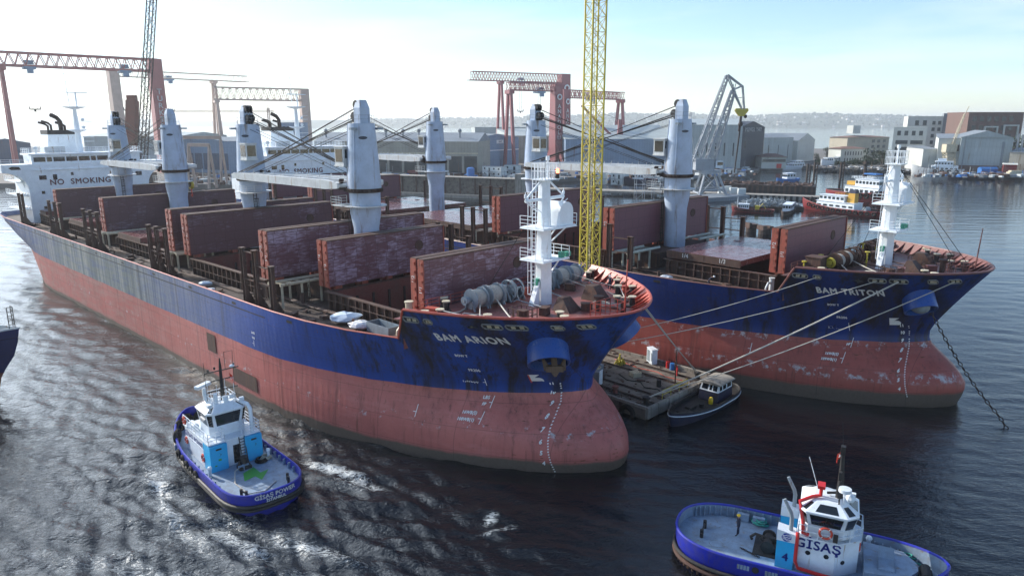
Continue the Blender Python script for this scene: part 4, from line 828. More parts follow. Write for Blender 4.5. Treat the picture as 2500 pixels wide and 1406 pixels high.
# ------------------------------------------------------------ people
def person(label, loc, rz, top, legs, helmet, bend=0., arms=((.1, .35), (-.1, .3)), step=.12, group=None):
    root = thing('person', label, 'person', loc, rz, group)
    vs, es, rs = [], [], []
    def ch(pts, prev=None):
        for p, r in pts:
            vs.append(p); rs.append(r)
            if prev is not None: es.append((prev, len(vs)-1))
            prev = len(vs)-1
        return prev
    sb, cb = math.sin(bend), math.cos(bend); up = lambda f, z: (f*cb+(z-.92)*sb, .92+(z-.92)*cb-f*sb)
    def q(f, y, z): a, b = up(f, z); return (a, y, b)
    ch([((0, 0, .92), .135)])
    chest = ch([(q(0, 0, 1.08), .14), (q(.01, 0, 1.28), .165), (q(0, 0, 1.42), .13)], 0); ch([(q(.01, 0, 1.51), .06), (q(.03, 0, 1.58), .085), (q(.03, 0, 1.68), .095), (q(.01, 0, 1.74), .07)], chest)
    for s, st in ((1, step), (-1, -step)): ch([((st*.1, s*.1, .84), .105), ((st*.6, s*.1, .48), .075), ((st*.9-.02, s*.1, .1), .05), ((st*.9+.03, s*.1, .045), .048), ((st*.9+.17, s*.11, .035), .038)], 0)
    for s, (f, d) in zip((1, -1), arms):
        w = q(f+.12, s*(.24+d*.2), .98+max(0, f)*.5); e = q(f*.5-.03, s*(.25+d*.15), 1.16)
        h = ch([(q(0, s*.19, 1.40), .068), (e, .05), (w, .038), ((w[0]+.03, w[1], w[2]-.07), .034)], chest)
        for k in range(4): ch([((w[0]+.05+.004*k, w[1]+(k-1.5)*.018, w[2]-.12), .009), ((w[0]+.04, w[1]+(k-1.5)*.018, w[2]-.165+.008*abs(k-1)), .008)], h)
        ch([((w[0]+.08, w[1]-s*.02, w[2]-.09), .01), ((w[0]+.1, w[1]-s*.02, w[2]-.13), .009)], h)
    me = bpy.data.meshes.new('body'); me.from_pydata(vs, es, []); o = bpy.data.objects.new('body', me); C.objects.link(o)
    md = o.modifiers.new('skin', 'SKIN'); md.use_smooth_shade = True
    for i, r in enumerate(rs): me.skin_vertices[0].data[i].radius = (r, r)
    me.skin_vertices[0].data[0].use_root = True
    sm = o.modifiers.new('sub', 'SUBSURF'); sm.levels = sm.render_levels = 1
    m2 = bpy.data.meshes.new_from_object(o.evaluated_get(bpy.context.evaluated_depsgraph_get())); bpy.data.objects.remove(o); m2.name = 'body'
    o = bpy.data.objects.new('body', m2); C.objects.link(o); o.parent = root
    m2.materials.clear()
    for m in (top, legs, M['skin'], M['black']): m2.materials.append(m)
    hz = q(0, 0, 1.5)[2]
    for p in m2.polygons:
        x, y, z = p.center; p.use_smooth = True
        p.material_index = 3 if z < .12 else 2 if (z > hz and abs(y) < .15) or (abs(y) > .2 and z < q(0, 0, .98)[2]-.01 and z > .6) else 1 if z < .93 and abs(y) < .22 else 0
    c = q(.02, 0, 1.71); h = MB(); h.sph(c, .135, 12, (1.05, .95, .85)); h.cyl((c[0]+.02, c[1], c[2]-.02), (c[0]+.02, c[1], c[2]), .165, n=14); h.build('helmet', helmet, root, True)
    f = MB()
    for s in (-1, 1): f.sph(q(.115, s*.035, 1.655), .012, 6)
    f.box(q(.125, 0, 1.625), (.03, .025, .04)); f.box(q(.115, 0, 1.585), (.01, .05, .01)); f.build('face', M['skin'], root)
    return root
# ------------------------------------------------------------ small craft hulls
def outline(L, B, n=44, es=3.2, eb=2.1, us=-.35, ub=.15):
    P = []
    for i in range(n+1):
        u = -math.cos(PI*i/n)
        w = 1.
        if u < us: w = max(0, 1-((us-u)/(us+1))**es)**(1/es)
        elif u > ub: w = max(0, 1-((u-ub)/(1-ub))**eb)**(1/1.7)
        P.append((u*L/2, B/2*w))
    return [(x, y) for x, y in P]+[(x, -y) for x, y in reversed(P[1:-1])]
def small_hull(root, L, B, deckz, top, sheer, mat, deckm, inner, oargs={}, belt=None, belts=(), flare=.9, draft=1.2, smooth=True):
    po = outline(L, B, **oargs); sh = lambda x: sheer*max(0, x/(L/2))**1.8+sheer*.08*max(0, -x/(L/2))**2
    lv = [(-draft, flare*.72, .9), (0, flare, .965), (deckz*.6, (1+flare)/2, .985), (deckz, 1, 1), (top, 1.0, 1)]
    R = [[V(x*l, y*w, z+(sh(x)*max(0, z)/top)) for x, y in po] for z, w, l in lv]
    b = MB(); b.loft(R, False); h = b.build('hull', mat, root, smooth)
    ins = lambda k, z: [V(x*(1-.16/L*2), y*(1-.30/B), z+sh(x)*z/top) for x, y in po]
    m = MB(); m.loft([ins(0, top), ins(0, deckz)], False); m.build('bulwark', inner, root)
    d = MB(); I = ins(0, deckz); n = len(I); hn_ = n//2
    d.add(I, [(i, i+1, (n-1-i) % n, (n-i) % n) if i else (0, 1, n-1) for i in range(0, hn_-1)]+[(hn_-1, hn_, hn_+1)]); d.build('deck', deckm, root)
    c = MB(); c.tube([V(x*(1-.08/L), y*(1-.15/B), top+sh(x)) for x, y in po], .11, 6, close=True); c.build('capping_rail', mat if belt is None else belt, root, True)
    for z, r, mm in belts: f = MB(); f.tube([V(x*1.006, y*(1+.12/B), z+sh(x)*z/top) for x, y in po], r, 8, close=True); f.build('rubber_fender', mm, root, True)
    return sh
M['tugblue'] = paint('royal_blue_gloss', (.012, .024, .38), .38, .4, 1.6, .24, (.07, .06, .09), bump=.12)
M['tugdeck'] = paint('pale_blue_deck_paint', (.25, .34, .46), .6, .5, 1.4, .3, (.2, .17, .14), streak=False)
M['cyan'] = paint('sky_blue_paint', (.02, .40, .74), .4, .12, 1, .04)
M['tugwhite'] = paint('clean_white_paint', (.74, .80, .86), .4, .16, 1.3, .16, (.35, .25, .15))
M['bullet'] = plain('bright_green_paint', (.05, .30, .04), .5)
M['logoblue'] = plain('logo_blue', (.01, .03, .30), .5)
M['firered'] = plain('fire_red_paint', (.55, .02, .02), .35)
def tyres(root, pts, r=.38, t=.16):
    for p, ax in pts:
        m = MB(); m.torus(p, ax, r, t, 14, 7); m.build('tyre_fender', M['tyre'], root, True)
def ring_buoy(root, p, ax, r=.34):
    m = MB(); m.mi = 0; m.torus(p, ax, r, .085, 18, 6); m.mi = 1; p = Vector(p); ax = Vector(ax).normalized(); u = ax.cross(V(0, 0, 1)).normalized(); w = ax.cross(u)
    for k in range(4): a = k*PI/2+.6; m.torus(p+u*r*math.cos(a)+w*r*math.sin(a), -u*math.sin(a)+w*math.cos(a), .092, .02, 8, 4)
    m.build('ring_buoy', [M['orange'], M['winw']], root)
def flag(root, p, w=.8, h=.5):
    p = Vector(p); m = MB(); m.mi = 0; N = 6
    for k in range(N):
        a, b = k/N, (k+1)/N; f = lambda t: V(-t*w*.35, -t*w*.2, -t*w*.75)+V(.08*math.sin(t*7), .06*math.sin(t*9), 0)
        m.add([p+f(a), p+f(b), p+f(b)+V(0, 0, -h), p+f(a)+V(0, 0, -h)], [(0, 1, 2, 3)])
    m.mi = 1; c = p+V(-.16, -.09, -.55); m.torus(c+V(.03, .05, 0), (1, .6, 0), .1, .02, 10, 4); m.torus(c+V(-.03, -.05, 0), (1, .6, 0), .1, .02, 10, 4)
    m.build('flag', [M['redcloth'], M['winw']], root)
def wheelhouse(root, cx, L0, W0, z0, z1, ro, mats, n=8, tilt=.25):
    # eight-sided wheelhouse whose big panes lean outward, under a sloping roof with skylights
    hx, hy, c = L0/2, W0/2, .62
    P = [(hx, hy-c), (hx-c, hy), (-hx+c*.6, hy), (-hx, hy-c*.6), (-hx, -hy+c*.6), (-hx+c*.6, -hy), (hx-c, -hy), (hx, -hy+c)]
    f = lambda k, z: [V(cx+x*k, y*k, z) for x, y in P]
    zs = z0+(z1-z0)*.42; b = MB(); b.loft([f(1, z0), f(1, zs), f(1+tilt*.5, z1)], False); b.loft([f(1+tilt*.5+.04, z1), f(1+tilt*.5+.04, z1+.1), f(.62, z1+.62)], True)
    o = b.build('wheelhouse', mats['w'], root); g = MB()
    A, B_, R0, R1 = f(1.012, zs+.06), f(1+tilt*.5*.94+.012, z1-.1), f(1+tilt*.5+.04, z1+.115), f(.62, z1+.635)
    for i in range(8):
        j = (i+1) % 8
        q = lambda a, b2, t: a.lerp(b2, t)
        g.add([q(A[i], A[j], .1), q(A[i], A[j], .9), q(B_[i], B_[j], .92), q(B_[i], B_[j], .08)], [(0, 1, 2, 3)])
        if i not in (3,):
            a0, a1, b0, b1 = R0[i].lerp(R0[j], .2), R0[i].lerp(R0[j], .8), R1[i].lerp(R1[j], .2), R1[i].lerp(R1[j], .8)
            g.add([a0.lerp(b0, .12), a1.lerp(b1, .12), a1.lerp(b1, .75), a0.lerp(b0, .75)], [(0, 1, 2, 3)])
    g.build('window_pane', M['glass'], o); return o

# ------------------------------------------------------------ tug seen from astern
def tug_power():
    t = thing('tugboat', 'blue and white tug seen from astern with a green lightning bolt on its aft deck', 'tugboat', (-27.15, 62.3, 0), math.radians(132.8))
    sh = small_hull(t, 20.4, 7.0, 1.35, 2.0, 1.35, M['tugblue'], M['tugdeck'], M['tugblue'], dict(es=3., eb=2.4, us=-.55, ub=.05), None, ((1.05, .17, M['dark']), (.75, .14, M['dark'])), .92)
    b = MB(); b.b2(-.6, 5.6, -2.1, 2.1, 1.3, 3.95); b.b2(-.7, 5.9, -2.45, 2.45, 3.9, 4.02); b.b2(.2, 4.9, -2.45, 2.45, 3.05, 3.12)
    for s in (-1, 1): b.b2(.75, 5.6, s*2.1, s*2.4, 1.3, 3.95)
    o = b.build('deckhouse', M['tugwhite'], t)
    for s in (-1, 1):
        c = MB(); c.b2(-.95, .7, s*.85, s*2.45, 1.35, 3.85); k = c.build('side_locker', M['cyan'], t)
        d = MB(); d.b2(-.98, -.95, s*1.0, s*2.3, 1.5, 2.4); d.b2(-.98, -.95, s*1.0, s*2.3, 2.5, 3.6); d.build('locker_door', M['cyan'], k)
        e = MB(); e.torus((-1.0, s*1.65, 2.95), (1, 0, 0), .2, .03, 4, 4); e.box((-1.0, s*1.65, 3.5), (.1, .5, .14)); e.build('locker_vent', M['dark'], k)
        if s > 0: e = MB(); e.box((-.985, s*1.6, 2.45), (.03, .26, .18)); e.box((-.985, s*2.0, 1.95), (.03, .2, .12)); e.build('green_sticker', M['bullet'], k)
    d = MB(); d.b2(-.64, -.6, -.42, .2, 1.5, 3.3); d.build('door', M['glass'], o)
    l = MB(); l.ladder((-1.25, -.62, 1.4), (-.7, -.62, 4.0), .5, .035, .26, (0, 1, 0)); l.build('ladder', M['dark'], t)
    r = MB(); z = 4.02; r.rail([V(-.65, .9, z), V(-.65, 2.4, z), V(5.8, 2.4, z)], 1., .032, 3, 1); r.rail([V(-.65, -.9, z), V(-.65, -2.4, z), V(5.8, -2.4, z)], 1., .032, 3, 1); r.rail([V(.55, .9, z), V(-.65, .9, z)], 1., .032, 3, .8); r.rail([V(.55, -.9, z), V(-.65, -.9, z)], 1., .032, 3, .8); r.build('railing', M['tugwhite'], t)
    wheelhouse(t, 2.3, 3.3, 3.3, 4.02, 6.3, 0, dict(w=M['tugwhite']))
    f = MB(); f.tube([(2.6, -1.0, 6.75), (.9, -1.5, 6.75), (.1, -1.75, 6.7), (-.25, -1.85, 6.3), (-.3, -1.85, 5.2), (-.3, -1.85, 4.0)], .19, 9); f.build('exhaust_arm', M['tugwhite'], t, True)
    f = MB(); f.tube([(2.4, .9, 6.6), (2.9, 1.1, 7.6), (2.9, 1.1, 8.2)], [.3, .22, .2], 8); f.box((2.9, 1.2, 8.5), (.5, 1.7, .28), .5); f.build('radar_pedestal', M['tugwhite'], t)
    p = MB(); p.rail([V(1.1, -1.1, 6.9), V(1.1, 1.1, 6.9), V(3.4, 1.1, 6.9), V(3.4, -1.1, 6.9)], .7, .03, 2, .8, True); p.cyl((1.6, .6, 6.9), (1.6, .6, 7.9), .22, n=8); p.sph((1.5, -.9, 7.3), .26, 8); p.build('roof_railing', M['tugwhite'], t)
    m = MB(); m.tube([(2.1, -.25, 6.8), (2.0, -.25, 10.3), (2.0, -.25, 11.1)], [.2, .13, .05], 7)
    for zz, w in ((8.0, 1.5), (9.0, 1.1), (9.9, 1.7)): m.beam((2, -.25-w, zz), (2, -.25+w*.9, zz), .09)
    m.beam((2, 1.2, 7.2), (2, 1.25, 11.0), .04); m.beam((2, -1.4, 8), (2, -1.5, 11.6), .04); m.beam((2, -.7, 9.9), (2, -.7, 11.6), .04); m.beam((2, -1.5, 11.6), (2, -.7, 11.6), .03)
    for y, zz in ((.9, 10), (-1.5, 10.1), (.3, 10.1)): m.cyl((2, y, zz), (2, y, zz+.22), .1, n=8)
    m.build('signal_mast', M['dark'], t)
    a = MB(); a.sph((2, -1.35, 10.1), .2, 8, (1, 1.4, .7)); a.box((1.4, -.2, 7.2), (.4, .4, .6)); a.build('antenna_dome', M['tugwhite'], t)
    flag(t, (2, -1.1, 9.5), .7, .45)
    bo = MB(); k = 1.0      # bolt mark on the deck
    bp = [(-4.05, .95), (-3.05, .35), (-3.55, -.15), (-2.9, -.95), (-5.0, -.55), (-4.3, -.15), (-5.25, .55)]
    bp = [(-3.0, .3), (-2.45, -.75), (-3.85, -.75), (-3.72, -1.5), (-5.2, -.35), (-4.2, -.2), (-4.45, .75)]
    bo.add([(x*1.05+.2, y*1.15, 1.40) for x, y in bp], [tuple(range(len(bp)))]); bo.build('lightning_bolt_mark', M['bullet'], t)
    # lettering across the stern and on the house side
    po = outline(20.4, 7.0, es=3., eb=2.4, us=-.55, ub=.05)
    def stern(z0, rr=1.):
        def fn(x, y):                                     # wraps the transom, reading from port to starboard as seen from astern
            yy = -x; best = -10.2
            for (xa, ya), (xb, yb) in zip(po, po[1:]):
                if xa < -7 and (ya-yy)*(yb-yy) <= 0 and ya != yb and max(xa, xb) < -6.6: best = xa+(xb-xa)*(yy-ya)/(yb-ya)
            return V(best-.06, yy, z0+y)
        return fn
    q = MB(); lettering('', 'GİSAŞ POWER', .52, stern(1.82), None, None, 1.05, .02, q); lettering('', 'İSTANBUL', .36, stern(1.4), None, None, 1.05, .018, q); q.build('stern_lettering', M['winw'], t)
    lettering('side_lettering', 'GİSAŞ POWER', .75, flat((3.1, 2.42, 3.3), (-1, 0, 0), (0, 0, 1)), M['logoblue'], t, 1.05, .015)
    tyres(t, [((x, 3.56*(1 if x < 2 else .97), 1.15+.1*max(0, x)), (0, 1, 0)) for x in (-1.2, 0, 1.2, 2.4, 3.6)]); tyres(t, [((x, -3.56, 1.15+.1*max(0, x)), (0, 1, 0)) for x in (-1, 1, 3)])
    tyres(t, [((9.5*math.cos(a), 3.35*math.sin(a)*1.05, 2.4), (math.cos(a), math.sin(a), 0)) for a in (.9, .55, .2, -.2, -.6)], .5, .24)
    ring_buoy(t, (5.2, 2.52, 4.6), (0, 1, 0)); ring_buoy(t, (.95, 2.45, 2.2), (0, 1, 0)); ring_buoy(t, (5.3, 2.45, 2.5), (0, 1, 0), .3)
    wn = MB(); wn.cyl((-1.9, -.2, 1.35), (-1.9, -.2, 2.3), .28, n=10); wn.cyl((-1.9, -.2, 2.3), (-1.9, -.2, 2.5), .36, n=10); wn.box((-1.9, -.2, 1.5), (.9, 1.1, .3)); wn.cyl((-1.5, -.75, 1.7), (-1.5, .1, 1.7), .3, n=10); wn.build('capstan', M['dark'], t)
    hs = MB()
    for k in range(4): hs.torus((-1.7+.03*k, -1.9, 1.44+.06*k), (0, 0, 1), .55-.05*k, .045, 16, 5)
    hs.build('hose_coil', M['tyre'], t)
    hm = MB(); hm.tube([(-3.6, 1.0, 1.36), (-3.6, 2.2, 1.36), (-5.2, 2.2, 1.36), (-5.2, 1.0, 1.36)], .02, 4, close=True); hm.tube([(-5.6, -.6, 1.36), (-5.6, -2, 1.36), (-6.6, -2, 1.36), (-6.6, -.6, 1.36)], .02, 4, close=True); hm.build('deck_hatch', M['steelgrey'], t)
    for s in (-1, 1):
        st = MB()
        for k in range(13): st.b2(-7+k*1., -6.9+k*1., s*3.1, s*3.35, 1.35, 1.95)
        st.build('bulwark_bracket', M['tugdeck'], t)
    for c in t.children:
        if c.name.split('.')[0] not in ('hull', 'bulwark', 'deck', 'capping_rail', 'rubber_fender', 'tyre_fender', 'stern_lettering', 'bulwark_bracket'): c.location.x -= 1.15
    return t
tug1 = tug_power()
m = MB()
for k in range(3): m.torus((0, 0, .08+.09*k), (.1*k, 0, 1), .5-.08*k, .06, 16, 5)
tag(m.build('rope_coil', M['cream'], None, True, (tug1.matrix_basis @ V(-2.6, -2.5, 1.38))), 'small coil of tan rope on the starboard side of the stern-on tug', 'rope', None)

# ------------------------------------------------------------ tug with the number 4
def tug_four():
    t = thing('tugboat', 'blue tug with red fire pipes and the figure 4 on its sky blue casing', 'tugboat', (21.45, 46.3, 0), math.radians(-24.9))
    oa = dict(es=2.4, eb=2.2, us=-.45, ub=.1)
    small_hull(t, 18.4, 7.5, 1.4, 2.25, 1.0, M['tugblue'], M['tugdeck'], M['tugdeck'], oa, M['tugblue'], ((.85, .14, M['dark']), (.45, .16, M['brown'])), .9)
    sk = MB(); po = outline(18.4, 7.5, **oa)
    for i, (x, y) in enumerate(po):
        if x < 1.5: a = math.atan2(y*1.2, x); sk.box((x*.997, y*.985, .45), (.12, .2, .85), a)
    sk.build('hull_fender', M['brown'], t)
    b = MB(); P = [(-.4, -1.75), (2.1, -1.75), (3.6, -.6), (3.6, 1.2), (2.1, 2.2), (-.4, 2.2)]
    b.prism(P, 1.4, 4.0); b.prism([(x*1.0+(.12 if x > 0 else -.1), y*1.06) for x, y in P], 4.0, 4.1); o = b.build('deckhouse', M['tugwhite'], t)
    ph = MB()
    for x in (.35, 1.55): ph.cyl((x, -1.78, 2.9), (x, -1.74, 2.9), .17, n=14)
    for k in (.35,): q = V(2.1, -1.75, 0).lerp(V(3.6, -.6, 0), .35); ph.cyl((q.x+.02, q.y-.03, 2.5), (q.x-.02, q.y+.02, 2.5), .16, n=12)
    ph.build('porthole', M['glass'], o)
    lettering('side_lettering', 'GİSAŞ', .98, flat((.95, -1.775, 3.55), (1, 0, 0), (0, 0, 1)), M['logoblue'], o, 1.08, .025)
    up = MB(); up.prism([(-.2, -1.45), (1.95, -1.45), (3.2, -.5), (3.2, 1.0), (1.95, 1.9), (-.2, 1.9)], 4.1, 4.95); up.build('wheelhouse_base', M['tugwhite'], t)
    w = wheelhouse(t, 1.45, 3.3, 3.5, 4.3, 6.0, 0, dict(w=M['tugwhite'])); w.location.y = .2
    r = MB(); r.rail([V(x*1.03, y*1.05, 4.1) for x, y in P]+[V(P[0][0], P[0][1]*1.05, 4.1)], .95, .035, 2, 1.1); r.build('railing', M['tugwhite'], t)
    for s, y0 in ((-1, -1.55), (1, 2.0)):
        c = MB(); c.add([(-1.75, y0-.45*s*0-.5, 1.4), (-.55, y0-.5, 1.4), (-.55, y0+.5, 1.4), (-1.75, y0+.5, 1.4), (-1.75, y0-.5, 4.35), (-.55, y0-.5, 4.15), (-.55, y0+.5, 4.15), (-1.75, y0+.5, 4.35)], [(0, 1, 5, 4), (1, 2, 6, 5), (2, 3, 7, 6), (3, 0, 4, 7), (4, 5, 6, 7)])
        k = c.build('funnel_casing', M['cyan'], t)
        wh = MB(); wh.b2(-1.77, -.53, y0-.52, y0+.52, 3.55, 4.2); wh.add([(-1.77, y0-.52, 4.2), (-.53, y0-.52, 4.2), (-.53, y0+.52, 4.2), (-1.77, y0+.52, 4.2), (-1.77, y0-.52, 4.4), (-.53, y0-.52, 4.2), (-.53, y0+.52, 4.2), (-1.77, y0+.52, 4.4)], [(0, 1, 5, 4), (1, 2, 6, 5), (2, 3, 7, 6), (3, 0, 4, 7), (4, 5, 6, 7)]); wh.build('casing_band', M['tugwhite'], k)
        f = MB(); f.tube([(-.9, y0, 4.2), (-.9, y0, 5.2), (-1.0, y0, 5.6), (-1.5, y0+.1, 6.5)], [.15, .15, .14, .12], 9); f.build('exhaust_pipe', M['steelgrey'], k, True)
        if s < 0:
            e = MB(); e.cyl((-1.12, y0-.535, 3.9), (-1.12, y0-.52, 3.9), .33, n=20); e.build('globe_emblem', M['logoblue'], k)
            e = MB()
            for q in range(4): e.tube([(-1.4+i*.07, y0-.545, 3.72+q*.12+.05*math.sin(i*.9+q)) for i in range(9)], .022, 4)
            e.build('emblem_wave', M['winw'], k); lettering('casing_number', '4', .85, flat((-1.1, y0-.52, 2.3), (1, 0, 0), (0, 0, 1)), M['logoblue'], k, 1, .025)
    fp = MB(); fp.tube([(3.2, -2.15, 1.6), (1.2, -2.1, 1.6), (-.2, -2.05, 1.7), (-.42, -2.0, 2.2), (-.42, -2.0, 4.2), (-.42, -1.9, 4.4)], .13, 8)
    fp.tube([(.3, -1.75, 4.3), (-.1, -1.75, 4.35), (-.15, -1.75, 5.2), (-.35, -1.4, 6.0), (-.5, -1.2, 6.45), (.3, -.7, 6.75), (.8, -.4, 6.8), (.8, -.4, 7.4)], .13, 8); fp.tube([(.8, -.1, 6.7), (.8, -.1, 7.4)], .12, 8); fp.box((.8, -.25, 7.5), (.5, .8, .22)); fp.tube([(-.35, 1.3, 5.5), (-.35, -1.2, 6.1)], .12, 8)
    fp.build('fire_pipe', M['firered'], t, True)
    m = MB(); m.tube([(2.0, .2, 6.5), (2.0, .2, 8.2), (1.9, .2, 10.6)], [.26, .2, .1], 7); m.beam((1.9, 1.4, 10.1), (1.9, -.8, 10.3), .09); m.beam((1.95, 1.3, 8.3), (1.95, -.9, 8.3), .09); m.beam((1.2, .2, 6.8), (2.0, .2, 7.0), .14); m.box((1.9, -.6, 10.6), (.3, .4, .6)); m.box((1.9, -.7, 8.7), (.2, .3, .6)); m.beam((1.9, .3, 10.6), (1.7, .2, 12.3), .035); m.beam((2, -1.0, 6.7), (2, .2, 7.3), .1); m.beam((1.9, 1.3, 8.3), (1.9, 1.35, 10.2), .03); m.build('signal_mast', M['dark'], t)
    flag(t, (1.9, 1.1, 10.0), .9, .5)
    a = MB(); a.cyl((2.3, -.75, 7.6), (2.3, -.75, 7.85), .42, n=16); a.cyl((2.3, -.75, 6.6), (2.3, -.75, 7.6), .06, n=6); a.build('radar_scanner', M['tugwhite'], t); a = MB(); a.sph((2.7, -.4, 7.0), .33, 9); a.build('search_light', M['tugwhite'], t); a = MB(); a.beam((.6, .9, 6.6), (-.2, 2.2, 8.4), .03); a.build('whip_aerial', M['tugwhite'], t)
    ring_buoy(t, (1.35, -1.88, 4.75), (0, 1, 0), .4); ring_buoy(t, (3.65, .25, 3.2), (1, 0, 0), .4)
    sl = MB(); sl.box((2.0, -1.95, 4.55), (.3, .12, .6)); sl.build('side_light', M['dark'], t)
    dk = MB(); dk.b2(-3.4, -1.4, -1.2, 1.4, 1.41, 1.45); dk.build('winch_plate', M['dark'], t)
    wi = MB(); wi.cyl((-2.4, -.7, 1.95), (-2.4, .9, 1.95), .32, n=12); wi.cyl((-2.4, -.8, 1.95), (-2.4, -.7, 1.95), .5, n=14); wi.cyl((-2.4, .9, 1.95), (-2.4, 1.0, 1.95), .5, n=14); wi.tube([(-2.5, .3, 2.1), (-3.4, .5, 2.1), (-3.7, .5, 1.8), (-3.6, .5, 1.6)], .12, 7); wi.box((-1.9, .1, 1.7), (.7, 1.5, .5)); wi.build('tow_winch', M['dark'], t)
    hm = MB()
    for x, y in ((-6.0, -1.0), (-6.6, 1.6)): hm.tube([(x+.5*math.cos(a)*1.1, y+.5*math.sin(a), 1.42) for a in [2*PI*i/8+.39 for i in range(8)]], .03, 4, close=True)
    hm.build('deck_hatch', M['steelgrey'], t)
    fd = MB(); fd.prism([(4.0, -1.9), (6.6, -1.5), (7.4, -.2), (7.4, .7), (6.6, 1.9), (4.0, 2.2)], 1.9, 2.5); fd.b2(4.9, 5.9, -1.2, .2, 2.5, 2.62); fd.add([(4.9, .25, 2.6), (5.9, .25, 2.6), (5.9, .7, 3.3), (4.9, .7, 3.3)], [(0, 1, 2, 3)]); fd.build('foredeck_trunk', M['tugdeck'], t)
    st = MB(); vs_ = [(x, y) for x, y in po if -8.5 < x < 8]
    for x, y in vs_: st.box((x*.975, y*.945, 1.8), (.08, .3, .8))
    st.build('bulwark_stay', M['tugdeck'], t)
    tyres(t, [((x, -3.9+.02*x, 1.45+.04*x), (0, 1, 0)) for x in (-.9, .35, 1.6, 2.8)], .42, .17); tyres(t, [((x, -3.4, 1.9), (.1, 1, 0)) for x in (4.3, 5.4)], .42, .17)
    fr = MB()
    for x, y in ((-6.9, -2.75), (-5.4, -3.45), (-3.7, -3.72), (-1.8, -3.77)):
        for k in range(4): fr.b2(x+k*.22-.45, x+k*.22-.28, y-.05, y, 1.6, 1.95)
    fr.build('freeing_port', M['tugdeck'], t)
    ov = MB(); ov.cyl((-2.9, -3.82, 1.8), (-2.9, -3.6, 1.8), .24, n=14); ov.cyl((2.1, -1.5, 1.6), (2.1, -1.9, 1.6), .0, .0, 4); ov.build('mooring_port', M['dark'], t)
    return t
tug4 = tug_four()
t4 = Matrix.Translation(tug4.location) @ tug4.rotation_euler.to_matrix().to_4x4(); t1 = Matrix.Translation(tug1.location) @ tug1.rotation_euler.to_matrix().to_4x4()
person('worker in dark overalls and yellow helmet standing on the aft deck of a tug', t4 @ V(-4.7, .9, 1.42), math.radians(185), M['navy'], M['navy'], M['yhelm'])
def coil(label, p, mat, R=.6):
    m = MB(); rnd = random.Random(int(p[0]*9))
    for k in range(9): m.torus((rnd.uniform(-.15, .15), rnd.uniform(-.15, .15), .06+.05*k), (rnd.uniform(-.25, .25), rnd.uniform(-.25, .25), 1), R-.035*k, .05, 16, 5)
    return tag(m.build('rope_coil', mat, None, True, p), label, 'rope')
M['grope'] = paint('green_rope', (.04, .33, .26), .9, .3, 9, 0)
coil('green rope heap on the aft deck behind the man in the yellow helmet', t4 @ V(-3.3, 3.2, 1.42), M['grope'], .6)
m = MB(); rnd = random.Random(4)
for k in range(5): m.torus((6.9+rnd.uniform(-.2, .2), 2.1+rnd.uniform(-.2, .2), 2.0+.07*k), (rnd.uniform(-.3, .3), .2, 1), .42, .05, 14, 5)
m.tube([(7, 2.0, 1.98), (7.8, 1.6, 1.95), (8.3, .8, 1.9), (8.9, .3, 1.95)], .05, 5)
o = m.build('rope_coil', M['grope']); o.matrix_world = t4; tag(o, 'green rope trailing along the foredeck of the tug numbered 4', 'rope')
# ------------------------------------------------------------ pier between the ships, workboat, third bow, lines, chain
M['conc'] = paint('stained_concrete', (.20, .17, .14), .85, .6, .5, .5, (.055, .04, .035), streak=False, dirt=(.05, .04, .035))
M['concl'] = paint('pale_concrete', (.34, .31, .27), .85, .5, .6, .4, (.10, .07, .05))
PA_ = math.radians(-45); PO = V(15, 74.2, 0)
pier_m = Matrix.Translation(PO) @ Matrix.Rotation(PA_, 4, 'Z')
def pier():
    t = thing('pier', 'stained concrete pier end between the two ships, with crane rails and tyre fenders', 'pier', PO, PA_)
    b = MB(); b.b2(-75, 0, 0, 15, -3, 1.2); b.build('pier_deck', M['conc'], t)
    e = MB()
    for k in range(7): e.b2(.02, .35, .1+k*2.15, 2.1+k*2.15, .1, 1.45)
    e.build('concrete_fender_block', M['concl'], t)
    for i, y in enumerate((2.2, 4.4, 9.6, 12.4)):
        r = MB(); r.b2(-75, -.3, y-.06, y+.06, 1.2, 1.36); r.b2(-75, -.3, y-.35, y+.35, 1.2, 1.212); r.build('crane_rail', M['dbrown'], t)
    c = MB(); c.b2(-75, 0, .0, .35, 1.2, 1.5); c.b2(-75, -.4, 14.6, 15, 1.2, 1.6); c.build('pier_kerb', M['concl'], t)
    tyres(t, [((-2.3, -.2, .1), (0, 1, 0)), ((-6.2, -.2, .1), (0, 1, 0)), ((-10, -.2, .1), (0, 1, 0))], .85, .3)
    h = MB(); h.rail([V(-.4, 4, 1.2), V(-.4, 9.5, 1.2)], 1.1, .035, 2, 1.6); h.build('pier_railing', M['yellow'], t)
    h = MB(); h.rail([V(-1, .6, 1.2), V(-20, .6, 1.2)], 1.0, .03, 2, 2.6); h.build('pier_railing', M['brown'], t)
    return t
pier()
def on_pier(x, y, z=1.2): return pier_m @ V(x, y, z)
t = thing('electrical_cabinet', 'white electrical cabinet standing on the pier near the red ship side', 'cabinet', on_pier(-8.6, 14.0), PA_-.5)
b = MB(); b.b2(-.75, .75, -.4, .4, .1, 2.0); b.b2(-.8, .8, -.45, .45, 2.0, 2.08); b.b2(-.7, .7, -.35, .35, 0, .1); b.build('housing', M['tugwhite'], t)
b = MB(); b.b2(-.6, .1, -.43, -.4, .3, 1.8); b.b2(.45, .72, -.42, -.4, .5, 1.6); b.build('door_panel', M['steelgrey'], t)
t = thing('barrier_block', 'grey steel cabinet with a white end near the left edge of the pier', 'cabinet', on_pier(-9.8, 2.2), PA_+.3)
